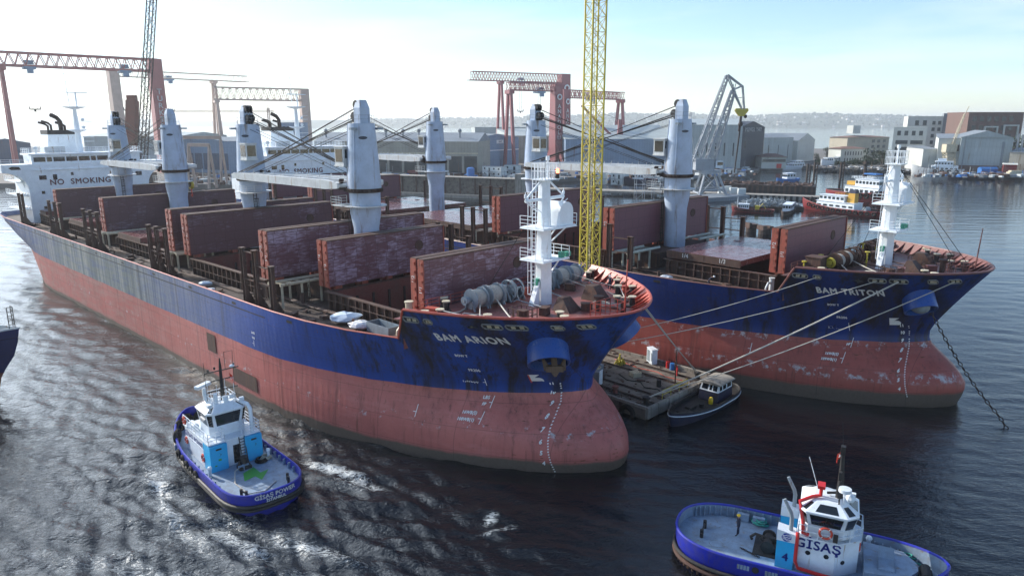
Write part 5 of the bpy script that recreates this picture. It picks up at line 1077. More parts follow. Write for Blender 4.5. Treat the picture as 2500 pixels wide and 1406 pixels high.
b = MB(); b.b2(-2, 1.4, -.5, .5, 0, 1.7); b.build('housing', M['steelgrey'], t); b = MB(); b.b2(1.42, 1.5, -.55, .55, 0, 1.85); b.build('end_panel', M['tugwhite'], t)
t = MB(); rnd = random.Random(5)
for k in range(26): a = rnd.uniform(0, 6.3); r = rnd.uniform(.1, .9); t.tube([(r*math.cos(a), r*math.sin(a)*.8, rnd.uniform(.05, .3)), (r*.6*math.cos(a+.6), r*.5*math.sin(a+.6), rnd.uniform(.3, .9)), (r*math.cos(a+1.4), r*.7*math.sin(a+1.4), rnd.uniform(.05, .3))], .07, 5)
t.cyl((0, 0, .1), (0, 0, 1.5), .16, .1, 8)
tag(t.build('lifting_sling', M['yellow'], None, True, on_pier(-11.2, 10.3)), 'heap of yellow lifting slings on the pier', 'slings')
t = thing('bollard', 'red mooring bollard on the pier by the grey cabinet', 'bollard', on_pier(-5.4, 1.6), PA_); b = MB(); b.cyl((0, 0, 0), (0, 0, .8), .3, .24, 12); b.cyl((0, 0, .8), (0, 0, .95), .42, n=12); b.build('post', M['red'], t); b = MB(); b.box((0, 0, .03), (.9, .9, .06)); b.build('base_plate', M['dark'], t)
t = thing('bollard', 'mooring bollard at the pier corner with white lines made fast to it', 'bollard', on_pier(-.9, 1.5), PA_); b = MB(); b.cyl((0, 0, 0), (0, 0, .7), .34, .28, 12); b.cyl((0, 0, .7), (0, 0, .9), .48, n=12); b.build('post', M['dark'], t); b = MB(); b.box((0, 0, .03), (1, 1, .06)); b.build('base_plate', M['dark'], t)
t = thing('bollard', 'mooring bollard at the far corner of the pier end', 'bollard', on_pier(-1., 12.8), PA_); b = MB(); b.cyl((0, 0, 0), (0, 0, .7), .34, .28, 12); b.cyl((0, 0, .7), (0, 0, .9), .48, n=12); b.build('post', M['dark'], t); b = MB(); b.box((0, 0, .03), (1, 1, .06)); b.build('base_plate', M['dark'], t)
b = MB(); b.cyl((0, 0, 0), (0, 0, 4.4), .09, .07, 8); b.box((0, 0, .02), (.4, .4, .04)); tag(b.build('lamp_pole', M['brown'], None, False, on_pier(-2.2, 9.6)), 'thin rusty pole rising from the pier end', 'pole')
b = MB(); b.box((0, 0, .5), (.12, .5, 1.0)); b.cyl((0, 0, 0), (0, 0, 1.3), .06, n=6); tag(b.build('hydrant_post', M['firered'], None, False, on_pier(-3.6, 12.2)), 'small red hydrant post on the pier', 'hydrant')

def workboat():
    t = thing('workboat', 'small dark workboat with a dusty white cabin moored at the pier end', 'boat', (22.5, 77.6, 0), math.radians(-133.8))
    small_hull(t, 14.8, 4.2, .55, .95, .75, M['navyhull'], M['dark'], M['dark'], dict(es=2.2, eb=1.8, us=-.4, ub=-.1), M['dark'], (), .86, .6)
    po = outline(14.8, 4.2, es=2.2, eb=1.8, us=-.4, ub=-.1); st = MB()
    st.tube([V(x*1.003, y*1.02, .72+.75*.76*max(0, x/7.4)**1.8) for x, y in po], .06, 5, close=True); st.build('white_sheer_strake', M['tugwhite'], t)
    c = MB(); c.add([(-4.6, -1.25, .6), (-1.0, -1.25, .6), (-1.0, 1.25, .6), (-4.6, 1.25, .6), (-4.5, -1.2, 1.8), (-1.1, -1.2, 1.8), (-1.1, 1.2, 1.8), (-4.5, 1.2, 1.8)], [(0, 1, 5, 4), (1, 2, 6, 5), (2, 3, 7, 6), (3, 0, 4, 7), (4, 5, 6, 7)]); o = c.build('cabin', M['navyhull'], t)
    u = MB(); P = [(-4.5, -1.2), (-1.1, -1.2), (-1.1, 1.2), (-4.5, 1.2)]; Q = [(-4.4, -1.1), (-1.5, -1.1), (-1.5, 1.1), (-4.4, 1.1)]
    u.add([(x, y, 1.8) for x, y in P]+[(x, y, 2.75) for x, y in Q], [(0, 1, 5, 4), (1, 2, 6, 5), (2, 3, 7, 6), (3, 0, 4, 7)]); u.build('wheelhouse', M['tugwhite'], o)
    w = MB()
    for s in (-1, 1):
        for x0, x1 in ((-4.3, -3.3), (-3.1, -2.3), (-2.1, -1.5)): w.add([(x0, s*1.19, 1.95), (x1, s*1.19, 1.95), (x1-.03, s*1.125, 2.6), (x0, s*1.125, 2.6)], [(0, 1, 2, 3)])
    for y0, y1 in ((-1, -.2), (0, .3), (.45, 1.0)): w.add([(-1.15, y0, 1.95), (-1.15, y1, 1.95), (-1.43, y1*.95, 2.6), (-1.43, y0*.95, 2.6)], [(0, 1, 2, 3)])
    w.build('window_pane', M['glass'], o)
    r = MB(); r.loft([[V(x, 1.45*math.cos(a), 2.7+.28*math.sin(a)) for a in [PI*k/8 for k in range(9)]]+[V(x, -1.4, 2.66), V(x, 1.4, 2.66)] for x in (-4.8, -1.1)]); r.build('cabin_roof', M['concl'], o)
    g = MB(); g.tube([(6.2, -.8, 1.3), (5.2, -1.2, 1.8), (4.2, -1.3, 1.2)], .05, 5); g.tube([(6.2, .8, 1.3), (5.2, 1.2, 1.8), (4.2, 1.3, 1.2)], .05, 5); g.box((4.9, 0, .95), (.9, .9, .35)); g.cyl((1.2, .4, .6), (1.2, .4, 1.0), .3, n=10); g.box((2.4, -.3, .75), (1.2, .8, .3)); g.build('deck_gear', M['dark'], t)
    a = MB(); a.cyl((-.4, .7, .6), (-.4, .7, 1.2), .25, n=12); a.sph((-.4, .7, 1.25), .24, 8); a.build('buoy', M['yhelm'], t)
M['navyhull'] = paint('navy_boat_paint', (.012, .018, .055), .45, .35, 1.5, .2, (.07, .05, .04))
workboat()

def third_ship():
    z0 = -.0; t = thing('cargo_ship', 'dark blue bow of a third ship, cut off by the picture edge', 'cargo ship', (0, 0, 0), 0)
    b = MB(); hd_ = math.radians(14); fx, fy = math.cos(hd_), math.sin(hd_); tip = dp(43, 805, 80.3)
    lv = [(-1, -3.6, 5.4), (0, -3.2, 5.4), (1.5, -2.9, 5.6), (3, -2.5, 5.8), (4.2, -1.8, 6.2), (5.6, -.8, 6.7), (7.2, -.2, 7.2), (9.0, 0.2, 7.6)]
    def P(l, w, z): return V(tip.x+fx*l-fy*w, tip.y+fy*l+fx*w, z)
    ts = [i/14 for i in range(15)]
    rings = []
    for z, xs, w in lv: rings.append([P(xs-38*(1-(1-t_)**1.6)+0, -w*(1-(1-t_)**2.6)**.6 if t_ else 0, z) for t_ in reversed(ts)]+[P(xs-38*(1-(1-t_)**1.6), w*(1-(1-t_)**2.6)**.6, z) for t_ in ts[1:]])
    b.loft(rings, False, False); b.build('hull', hullmat('third_hull_plating', 3.6, (.012, .02, .10), (.16, .05, .04), (-9e3, -8e3), .4, [], 5), t, True)
    d = MB(); D = [q+V(0, 0, -1.1) for q in rings[-1]]; n = len(D); d.add(D, [(i, i+1, n-2-i, n-1-i) for i in range(n//2-1)]+[(n//2-1, n//2, n//2+1)]); d.build('main_deck', M['dbrown'], t)
    c = MB(); c.tube(rings[-1], .12, 6); c.build('capping_rail', M['whiteb'], t)
    w = MB(); I = [q.lerp(P(-20, 0, q.z), .03) for q in rings[-1]]; w.loft([I, [q+V(0, 0, -1.1) for q in I]], False, False); w.build('bulwark', M['whiteb'], t)
    r = MB(); r.rail([P(-.6, -.5, 9.0), P(-.2, 0, 9.0), P(-.6, .5, 9.0)], 2.6, .04, 5, .6); r.build('bow_railing', M['dark'], t)
    g = MB()
    for l_, w_ in ((-3, -1.2), (-3.4, 1), (-5.5, -2.3), (-6, .6)): g.cyl(P(l_, w_, 7.9), P(l_, w_, 8.7), .35, n=10); g.cyl(P(l_, w_, 8.7), P(l_, w_, 8.85), .5, n=10)
    g.build('bollard', M['dark'], t)
    m = MB(); u = 0                                       # name on the starboard bow
    def side(x, y):
        z = 6.6+y; k = min(range(len(lv)-1), key=lambda i: abs((lv[i][0]+lv[i+1][0])/2-z)); f = (z-lv[k][0])/(lv[k+1][0]-lv[k][0]); xs = lv[k][1]+(lv[k+1][1]-lv[k][1])*f; w_ = lv[k][2]+(lv[k+1][2]-lv[k][2])*f
        tt = .055-x*.021; tt = max(.001, tt); return P(xs-38*(1-(1-tt)**1.6)+.04, -w_*(1-(1-tt)**2.6)**.6-.06, z)
    lettering('', 'TIBR', 1.3, side, None, None, 1.0, .03, m); m.build('name_lettering', M['winw'], t)
third_ship()

def line(label, pts, r=.05, sag=.0, cat='mooring rope', group=None, mat=None):
    q = []; pts = [Vector(p) for p in pts]
    for a, b_ in zip(pts, pts[1:]):
        for k in range(17): t = k/16; q.append(a.lerp(b_, t)+V(0, 0, -sag*4*t*(1-t)))
    m = MB(); m.tube(q, r, 5); return tag(m.build('mooring_rope', mat or M['rope'], None, True), label, cat, group)
def HT(X, z, s=-1): return triton_m @ (V(X, s*hb(X, z), z)+hn(X, z, s)*.08)
def HA(X, z, s=-1): return arion_m @ (V(X, s*hb(X, z), z)+hn(X, z, s)*.08)
bc = on_pier(-.9, 1.5, 1.9); bf = on_pier(-1., 12.8, 1.9)
line('upper of two thin ropes from the far bow across to the near ship, starting aft', [HT(159.5, 14.85), HA(164.6, 10.2, 1)], .045, .5)
line('lower thin rope from the far bow across to the near ship, starting above the name', [HT(165, 14.85), HA(165.6, 9.6, 1)], .045, .6)
line('thick white rope from the far bow down to the near pier corner', [HT(166.8, 14.85), bc], .095, .35)
line('white rope from the fairlead nearest the far stem down to the pier', [HT(171.1, 14.85), bc+V(.2, .3, 0)], .06, .7)
line('left rope of the pair from the near bow down to the far pier corner', [HA(169.4, 14.85, 1), bf], .06, .1); line('right rope of the pair from the near bow down to the far pier corner', [HA(170.9, 14.85, 1), bf+V(.2, .15, 0)], .06, .15)
def chain(label, pts, link=.6, r=.055):
    P = []; pts = [Vector(p) for p in pts]; m = MB(); L = 0
    for a, b_ in zip(pts, pts[1:]):
        n = max(1, int((b_-a).length/link*1.25))
        for k in range(n):
            c = a.lerp(b_, (k+.5)/n); d = (b_-a).normalized(); u = d.cross(V(0, 0, 1)).normalized(); w = u if int(L) % 2 else d.cross(u); L += 1
            m.tube([c+d*(link*.5*math.cos(q)*(.95))+w*(link*.29*math.sin(q)) for q in [2*PI*i/10 for i in range(10)]], r, 5, close=True)
    return tag(m.build('anchor_chain', M['dbrown']), label, 'anchor chain')
h0 = HT(168.0, 11.0)+V(.5, -.8, 0); w0 = gp(2468, 1047, 0); q = [h0.lerp(w0, t)+V(0, 0, -1.6*4*t*(1-t)*.6) for t in [k/8 for k in range(9)]]; q[-1].z = -.6
chain('rusty anchor chain running from the far bow down into the water', q)
# yellow tower-crane mast
mp_ = on_pier(-13.4, 6.1); t = thing('tower_crane', 'yellow lattice tower crane mast rising out of the top of the picture', 'crane', mp_, math.radians(24))
b = MB(); b.lattice((0, 0, 1.5), (0, 0, 62), 1.8, 1.8, 36, .085, .027, style='x'); b.build('lattice_mast', M['yellow'], t)
b = MB(); b.ladder((0, .2, 1.6), (0, .2, 62), .4, .03, .5); b.build('mast_ladder', M['cream'], t)
b = MB(); b.b2(-1.6, 1.6, -1.6, 1.6, 0, .8); b.b2(-1.2, 1.2, -1.2, 1.2, .8, 1.5); b.build('crane_base', M['steelgrey'], t)
b = MB(); b.b2(-1.3, 1.3, -1.3, 1.3, 62, 64); b.lattice((-14, 0, 65), (38, 0, 65), 1.2, 1.4, 26, .08, .04); b.build('slewing_jib', M['yellow'], t)
# people on the ships
def on_arion(x, y, z): return arion_m @ V(x, y, z)
def on_triton(x, y, z): return triton_m @ V(x, y, z)
person('worker in blue jacket and red trousers leaning at the near bow bulwark', on_arion(157.5, 11.4, 14.62), ATH+PI/2, M['navy'], M['redcloth'], M['whelm'], .5)
person('crouching worker in dark blue at the bollards of the near bow', on_arion(163.6, 9.4, 14.62), ATH+2.2, M['navy'], M['navy'], M['whelm'], .8)
person('worker in white helmet half hidden behind the port winch of the near ship', on_arion(156.6, 5.5, 14.62), ATH, M['navy'], M['navy'], M['whelm'], .1)
person('worker in bright orange red overalls on the side deck of the far ship', on_triton(104, -14.2, 11.32), TTH-PI/2, M['redcloth'], M['redcloth'], M['yhelm'], .35)
person('worker in dark blue kneeling over pipes on the far side deck', on_triton(145.4, -12.6, 11.32), TTH+.4, M['navy'], M['navy'], M['whelm'], .9)
def bag(label, p, mat, s, seed, name='tarpaulin_bundle', cat='tarpaulin'):
    rnd = random.Random(seed); m = MB(); n = 10
    rings = []
    for i in range(6): t = PI*i/5; rings.append([V(s*1.2*max(.04, math.sin(t))*math.cos(a)*rnd.uniform(.8, 1.15), s*.8*max(.04, math.sin(t))*math.sin(a)*rnd.uniform(.8, 1.15), s*.45*(1-math.cos(t))*rnd.uniform(.85, 1)) for a in [2*PI*k/n for k in range(n)]])
    m.loft(rings); return tag(m.build(name, mat, None, False, p), label, cat)
bag('pale blue tarpaulin heap on the near side deck forward', on_arion(143.5, -11.6, 11.35), M['tarp'], 1.5, 1); bag('flat white sheeting beside the blue tarpaulin heap', on_arion(146.8, -11.9, 11.35), M['winw'], 1.1, 2)
bag('white sack on the near side deck amidships', on_arion(114, -14.2, 11.35), M['tarp'], .8, 3); bag('crumpled white bag at the bulwark amidships', on_arion(117.5, -15, 11.35), M['winw'], .55, 4); bag('white bin bag at the side of the far ship deck', on_triton(139.2, -13.2, 11.35), M['winw'], .8, 6)
t = thing('steel_skip', 'open grey steel skip on the near side deck forward', 'skip', on_arion(149.6, -11.0, 11.32), ATH); b = MB(); b.b2(-1.9, 1.9, -.8, .8, 0, .08); b.b2(-1.9, -1.84, -.8, .8, .08, 1); b.b2(1.84, 1.9, -.8, .8, .08, 1); b.build('skip_body', M['steelgrey'], t); b = MB(); b.b2(-1.84, 1.84, -.8, -.74, .08, 1); b.b2(-1.84, 1.84, .74, .8, .08, 1); b.build('skip_side', M['steelgrey'], t)
m = MB(); rnd = random.Random(8)
for k in range(14): a = rnd.uniform(-.3, .3); m.tube([(-1.5, .2*math.sin(k), .06+.03*k), (-.4, .5*math.cos(k*.9), .1+.03*k), (.6, .4*math.sin(k*1.3), .1+.025*k), (1.6, .9*math.cos(k*.5), .06+.02*k)], .055, 5)
o = m.build('rope_coil', M['rope'], None, True, on_arion(168.0, 1.2+1.8, 14.62)); o.rotation_euler.z = ATH+.3; tag(o, 'loose bundle of pale rope on the near forecastle', 'rope')
line('slack rope lying across the port side of the near forecastle', [on_arion(159, 6.4, 16), on_arion(165, 7.2, 15.0), on_arion(169.6, 4.6, 15.6)], .05, .2); line('second rope led from the port winch to the bow bollards', [on_arion(159, 8.2, 16), on_arion(166, 8.0, 15.5), on_arion(169.2, 4.2, 15.6)], .05, .1)
line('white rope led from the first starboard drum to the rail', [on_arion(159.4, -6.4, 15.4), on_arion(163.6, -10.5, 15.1)], .06, .05); line('thick white rope led from the second drum to the rail', [on_arion(159.4, -4.2, 15.4), on_arion(165.8, -8.6, 15.3)], .08, .05)
line('grey hose lying at the foot of the near upright hatch cover', [on_arion(157.6, -6, 14.7), on_arion(158.6, -8.4, 14.68), on_arion(158, -11.8, 14.68)], .07, 0)
line('white rope from the yellow drum to the far rail', [on_triton(159.4, -6.8, 15.6), on_triton(162.6, -9.8, 14.75), on_triton(163.5, -11, 14.75)], .06, .1); line('rope led across the far forecastle to a green roller', [on_triton(159.4, -3.5, 15.6), on_triton(165.2, -8.6, 15.2)], .06, .1)
# ------------------------------------------------------------ land, hills, haze
M['yard'] = paint('yard_ground', (.17, .155, .14), .9, .6, .06, .3, (.08, .05, .035), streak=False, dirt=(.06, .05, .045), world=True)
M['quay'] = paint('quay_wall', (.15, .125, .105), .9, .6, .25, .5, (.07, .045, .035), world=True)
GZ = 2.4
front = [(-900, 455), (500, 462), (930, 470), (1258, 482), (1275, 446), (1500, 441), (1700, 436), (1850, 424), (1860, 414), (1985, 413), (2000, 419), (2165, 421), (2235, 423), (2340, 427), (2436, 430), (2450, 434), (2520, 437), (2900, 438)]
fp_ = [gp(x, y, 0) for x, y in front]
back = [V(900, 820, 0), V(430, 830, 0), V(330, 900, 0), V(150, 900, 0), V(-1100, 980, 0)]
land = MB(); poly = [(q.x, q.y) for q in fp_+back]; land.prism(poly, -2, GZ); tag(land.build('quay_ground', M['yard']), kind='structure')
rk = MB(); rnd = random.Random(11)                     # rock armour along the far shore road
for k in range(420):
    t = rnd.random(); a, b_ = gp(1990, 419.5, 0), gp(2240, 424.5, 0); q = a.lerp(b_, t)+V(rnd.uniform(-1, 1), rnd.uniform(-3, 1.5), 0); s = rnd.uniform(.6, 1.5)
    rk.box((q.x, q.y, rnd.uniform(.1, GZ*.9)), (s*1.3, s, s), 0, Matrix.Rotation(rnd.uniform(0, 6), 3, (rnd.random(), rnd.random(), 1)))
tag(rk.build('rock_armour', paint('shore_rock', (.085, .08, .075), .9, .5, .4, 0, world=True)), kind='structure')
def hillmat(name, c1, c2):
    k = NT(name); v = k.co((1, 1, 1), True); n = k.noise(v, .012, 6, .65); n2 = k.noise(v, .06, 4, .7)
    k.l(k.mix(k.rng(k.m('ADD', n, k.m('MULTIPLY', n2, .6)), .6, .95), c1, c2), 'Base Color'); k.b.inputs['Roughness'].default_value = .95; k.b.inputs['Specular IOR Level'].default_value = .1; return k.mat
def hills(name, Y0, depth, prof, x0, x1, mat, n=260, rough=6, seed=0, base=0):
    b = MB(); rows = 9; vs = []
    for j in range(rows):
        v = j/(rows-1)
        for i in range(n+1):
            x = x0+(x1-x0)*i/n; h = prof(x); y = Y0+depth*v
            z = base+h*math.sin(min(1, v*1.25)*PI/2)+ (rough*noise.noise((x*.012+seed, y*.012, 0))+rough*.7*noise.noise((x*.045+seed, y*.045, 3)))*min(1, v*3)
            vs.append((x, y+60*noise.noise((x*.003+seed, 0, 9))*(1-v), max(z, -1) if j else -1))
    b.add(vs, [(j*(n+1)+i, j*(n+1)+i+1, (j+1)*(n+1)+i+1, (j+1)*(n+1)+i) for j in range(rows-1) for i in range(n)]); return tag(b.build(name, mat), kind='structure')
def prof_r(x):
    p = 1250+x/5200*F; return lerp_tab([(700, 42), (1100, 48), (1350, 62), (1540, 82), (1760, 74), (1850, 62), (1960, 70), (2080, 84), (2200, 74), (2380, 60), (2500, 58), (2900, 66)], p)*1.27*(1+.12*noise.noise((x*.003, 5, 0)))
hm_ = hillmat('wooded_hills', (.035, .05, .028), (.075, .085, .05))
hills('far_hills', 5200, 1200, prof_r, -2000, 5600, hm_, 420, 12, 3)
hills('distant_ridge', 7000, 1500, lambda x: 62+22*math.sin(x*.0011+1)+22*noise.noise((x*.0009, 2, 0)), -7000, 2600, hillmat('distant_ridge_woods', (.04, .05, .04), (.06, .065, .05)), 260, 10, 8)
ht = MB(); rnd = random.Random(21)                    # tree tops and houses of the far shore, too many and too small to count
for k in range(2600):
    x = rnd.uniform(-1200, 4400); v = rnd.random()**.8; h = prof_r(x); y = 5200+1200*v; z = h*math.sin(min(1, v*1.25)*PI/2); s = rnd.uniform(6, 14)*(1.6 if rnd.random() < .06 else 1)
    n_ = 5; ht.add([(x+s*math.cos(a)*rnd.uniform(.6, 1), y, z+s*.6+s*.9*math.sin(a)*rnd.uniform(.6, 1.1)) for a in [2*PI*i/n_ for i in range(n_)]]+[(x, y-s*.6, z+s), (x, y+s*.6, z+s)], [(i, (i+1) % n_, n_) for i in range(n_)]+[((i+1) % n_, i, n_+1) for i in range(n_)])
tag(ht.build('far_trees', hm_), kind='stuff')
hh = MB(); rnd = random.Random(22)
for k in range(190):
    x = rnd.uniform(-400, 4300); v = rnd.uniform(.02, .55); h = prof_r(x); y = 5195+1200*v; z = h*math.sin(min(1, v*1.25)*PI/2); w, d, e = rnd.uniform(8, 22), rnd.uniform(8, 14), rnd.uniform(5, 11)
    hh.mi = 0; hh.b2(x-w/2, x+w/2, y-d/2-8, y+d/2, z-4, z+e); hh.mi = 1; hh.add([(x-w/2-.5, y-d/2-8.5, z+e), (x+w/2+.5, y-d/2-8.5, z+e), (x+w/2+.5, y+d/2, z+e), (x-w/2-.5, y+d/2, z+e), (x, y-d/2-8, z+e+3), (x, y+d/2, z+e+3)], [(0, 1, 4), (1, 2, 5, 4), (2, 3, 5), (3, 0, 4, 5)])
tag(hh.build('far_houses', [plain('far_house_wall', (.6, .58, .54), .9), plain('far_house_roof', (.28, .13, .09), .9)]), kind='stuff')
def make_haze():
    m = bpy.data.materials.new('haze_air'); m.use_nodes = True; t = m.node_tree; t.nodes.clear(); o = t.nodes.new('ShaderNodeOutputMaterial'); p = t.nodes.new('ShaderNodeVolumePrincipled')
    p.inputs['Color'].default_value = (.93, .97, 1, 1); p.inputs['Density'].default_value = HAZE; p.inputs['Anisotropy'].default_value = .35; t.links.new(p.outputs[0], o.inputs['Volume'])
    b = MB(); b.b2(-9100, 9100, -450, 12100, -4, 150); h = b.build('haze', m); tag(h, kind='stuff')
HAZE = .00013

# ------------------------------------------------------------ materials of the yard
M['gred'] = paint('gantry_red', (.29, .085, .095), .5, .25, .25, .1, (.16, .05, .04)); M['gcream'] = paint('gantry_cream', (.52, .37, .30), .5, .25, .25, .1, (.3, .2, .1)); M['gpink'] = paint('gantry_faded_red', (.40, .13, .12), .5, .25, .25, .1)
M['cgrey'] = paint('crane_grey', (.33, .36, .40), .5, .25, .3, .15, (.15, .12, .1)); M['shedblue'] = paint('blue_grey_cladding', (.20, .29, .42), .6, .2, .1, .05, rib=1.9); M['navyclad'] = paint('navy_cladding', (.055, .09, .16), .6, .2, .1, .05, rib=1.9); M['palecl'] = paint('pale_cladding', (.42, .47, .47), .6, .25, .12, .1, (.25, .2, .15), rib=1.9)
M['beige'] = paint('beige_cladding', (.40, .37, .31), .7, .3, .12, .15, (.2, .15, .1), rib=1.9); M['roofg'] = paint('grey_sheet_roof', (.24, .27, .30), .6, .3, .12, .1, (.15, .12, .1), rib=1.2); M['wallw'] = paint('white_render', (.56, .57, .53), .8, .2, .15, .1, (.3, .26, .2)); M['walls'] = paint('sand_render', (.45, .40, .31), .8, .25, .15, .1); M['roofr'] = paint('brown_tile_roof', (.20, .11, .085), .85, .3, .3)
M['brickm'] = paint('red_brick', (.165, .10, .085), .85, .35, .2, .1); M['darkcl'] = paint('dark_slate_cladding', (.045, .055, .075), .6, .2, .15, rib=1.9); M['dwin'] = plain('dark_window', (.03, .04, .05), .25); M['cabinw'] = paint('site_cabin_white', (.60, .64, .64), .55, .2, .3, .12, (.3, .2, .15)); M['hullred'] = paint('tug_red', (.21, .018, .022), .5, .25, .3, .15, (.1, .03, .03)); M['ochre'] = plain('ochre_paint', (.55, .30, .03), .5)  # window panes get one even dark colour
# ------------------------------------------------------------ buildings
def bldg(label, pl, pr, ytop, depth, mat, roof='flat', rmat=None, rh=2., bays=None, wins=None, door=None, cat='industrial building', name='industrial_shed', z=GZ, sign=None, extra=None, ridge='x', band=None, winmat=None):
    A, B = (gp(*pl, z) if len(pl) == 2 else dp(pl[0], pl[1], pl[2])), (gp(*pr, z) if len(pr) == 2 else dp(pr[0], pr[1], pr[2])); A.z = B.z = z
    H = zt(A, ytop)-z; u = (B-A); L = u.length; u.normalize(); ang = math.atan2(u.y, u.x)
    t = thing(name, label, cat, A, ang); b = MB(); b.b2(0, L, 0, depth, -.3, H); b.build('wall', mat, t); r = MB(); rmat = rmat or M['roofg']; o = .4
    if roof == 'flat': r.b2(-.15, L+.15, -.15, depth+.15, H, H+.5)
    elif roof == 'gx':                                  # ridge parallel to the front
        r.add([(-o, -o, H), (L+o, -o, H), (L+o, depth+o, H), (-o, depth+o, H), (-o, depth/2, H+rh), (L+o, depth/2, H+rh)], [(0, 1, 5, 4), (2, 3, 4, 5), (1, 2, 5), (3, 0, 4), (3, 2, 1, 0)])
    elif roof == 'gy':                                  # gable faces the viewer
        r.add([(-o, -o, H), (L+o, -o, H), (L+o, depth+o, H), (-o, depth+o, H), (L/2, -o, H+rh), (L/2, depth+o, H+rh)], [(0, 4, 5, 3), (1, 2, 5, 4), (0, 3, 2, 1)]); g = MB(); g.add([(0, -.42, H), (L, -.42, H), (L/2, -.42, H+rh*.97)], [(0, 1, 2)]); g.build('gable', mat, t)
    elif roof == 'hip': r.add([(-1, -1, H), (L+1, -1, H), (L+1, depth+1, H), (-1, depth+1, H), (L*.3, depth/2, H+rh), (L*.7, depth/2, H+rh)], [(0, 1, 5, 4), (2, 3, 4, 5), (1, 2, 5), (3, 0, 4), (3, 2, 1, 0)])
    elif roof == 'mono': r.add([(-o, -o, H), (L+o, -o, H), (L+o, depth, H+rh), (-o, depth, H+rh)], [(0, 1, 2, 3)]); r.add([(L, 0, H), (L, depth, H), (L, depth, H+rh)], [(0, 1, 2)]); r.add([(0, 0, H), (0, depth, H), (0, depth, H+rh)], [(2, 1, 0)])
    r.build('roof', rmat, t)
    if bays:                                            # dark glazed bays between posts
        n, z0, z1, m2 = bays
        for k in range(n):
            w = MB(); w.b2(L*(k+.08)/n, L*(k+.92)/n, -.12, -.02, H*z0, H*z1); 
            for q in range(1, 4): w.b2(L*(k+.08+.84*q/4)/n-.12, L*(k+.08+.84*q/4)/n+.12, -.2, -.1, H*z0, H*z1)
            w.build('window', m2, t)
    if wins:
        for (x0, x1, n, z0, z1, rows, fill) in wins:
            for rr in range(rows):
                for k in range(n):
                    a = L*(x0+(x1-x0)*(k+.5-fill/2)/n); c = L*(x0+(x1-x0)*(k+.5+fill/2)/n); zz0 = H*(z0+(z1-z0)*(rr+.2)/rows); zz1 = H*(z0+(z1-z0)*(rr+.72)/rows); w = MB(); w.b2(a, c, -.08, -.02, zz0, zz1); w.b2(a-.15, c+.15, -.2, -.02, zz0-.2, zz0-.05); w.build('window', winmat or M['dwin'], t)
    if door: x0, x1, h, dm = door; w = MB(); w.b2(L*x0, L*x1, -.15, -.03, 0, H*h); w.build('door', dm, t)
    if band: z0, z1, bm = band; w = MB(); w.b2(-.05, L+.05, -.1, -.01, H*z0, H*z1); w.build('wall_band', bm, t)
    if sign: s_, sz, xx, zz, sm, bk = sign; lettering('sign_lettering', s_, sz, flat((L*xx, -.3, H*zz), (1, 0, 0), (0, 0, 1)), sm, t, 1.05, .04)
    if sign and sign[5]: w = MB(); w.b2(L*sign[2]-sign[1]*2.6, L*sign[2]+sign[1]*2.6, -.24, -.04, H*sign[3]-sign[1]*.8, H*sign[3]+sign[1]*.8); w.build('sign_board', sign[5], t)
    if extra:
        for nm, m2, bx in extra: w = MB(); [w.b2(*q) for q in bx]; w.build(nm, m2, t)
    return t, L, H
bldg("navy blue gabled shed beside the near ship's white bridge", (-40, 420), (84, 414), 352, 60, M['navyclad'], 'gy', M['roofg'], 3.2)
bldg("pale green grey hall behind the funnel of the near ship", (212, 398), (440, 400), 333, 70, M['palecl'], 'gx', M['palecl'], 3, band=(.55, .6, M['roofg']))
t, L, H = bldg('blue grey assembly hall with a low gable behind two cream portal frames', (438, 420), (562, 424), 344, 60, M['shedblue'], 'gy', M['roofg'], 2.2, bays=(6, .1, .62, M['navyclad']))
for k, (xa, xb) in enumerate(((452, 548), (470, 520))):
    A, B = gp(xa, 446+k*12, GZ), gp(xb, 448+k*12, GZ); t = thing('gantry_portal', ('taller' if k == 0 else 'lower')+' cream portal frame standing before the blue grey assembly hall', 'crane frame', A, math.atan2((B-A).y, (B-A).x)); L = (B-A).length; H = zt(A, 336+k*18)-GZ
    b = MB(); b.beam((0, 0, H), (L, 0, H), 1.2, 1.6); b.build('girder', M['gcream'], t)
    for x in (0, L):
        b = MB(); b.beam((x, -2.5, 0), (x, 0, H), .9); b.beam((x, 2.5, 0), (x, 0, H), .9); b.build('leg', M['gcream'], t)
bldg('square blue grey office block beyond the second superstructure', (688, 392), (742, 392), 301, 18, M['shedblue'], 'flat', M['shedblue'], wins=[(.1, .9, 4, .1, .95, 6, .5)], cat='office building', name='office_block', extra=[('roof_house', M['roofg'], [(4, 9, 3, 8, 26, 30)])])
vent = lambda xs, h: [('roof_vent', M['roofg'], [(x-.5, x+.5, 9, 10, h, h+4.2) for x in xs]+[(x-1.1, x+1.1, 8.4, 10.6, h+3.4, h+4.6) for x in xs])]
t, L, H = bldg('long concrete hall with dark glazed bays and a ventilated ridge', (772, 424), (1168, 428), 345, 42, M['beige'], 'gx', M['roofg'], 5, bays=(11, .06, .56, M['dwin']), band=(.63, .67, M['cream']))
for k, px in enumerate((788, 938, 980, 1019, 1118)):
    m = MB(); m.cyl((0, 0, 0), (0, 0, 3.4), .5, n=8); m.sph((0, 0, 4.2), 1.25, 10); o = m.build('roof_vent', M['roofg'], t); o.location = ((px-772)/396*L, 9, H+2)
bldg('blue grey hall with a shallow gable and a white sign on its end wall', (1160, 413), (1266, 404), 338, 55, M['shedblue'], 'gy', M['roofg'], 2.6, bays=(2, .0, .55, M['shedblue']), sign=('GEMİ', 1.5, .55, .86, M['navyclad'], M['winw']), band=(.56, .59, M['winw']))
bldg('pale flat roofed hall seen between the red gantry legs', (1248, 398), (1420, 396), 332, 60, M['beige'], 'mono', M['palecl'], 5)
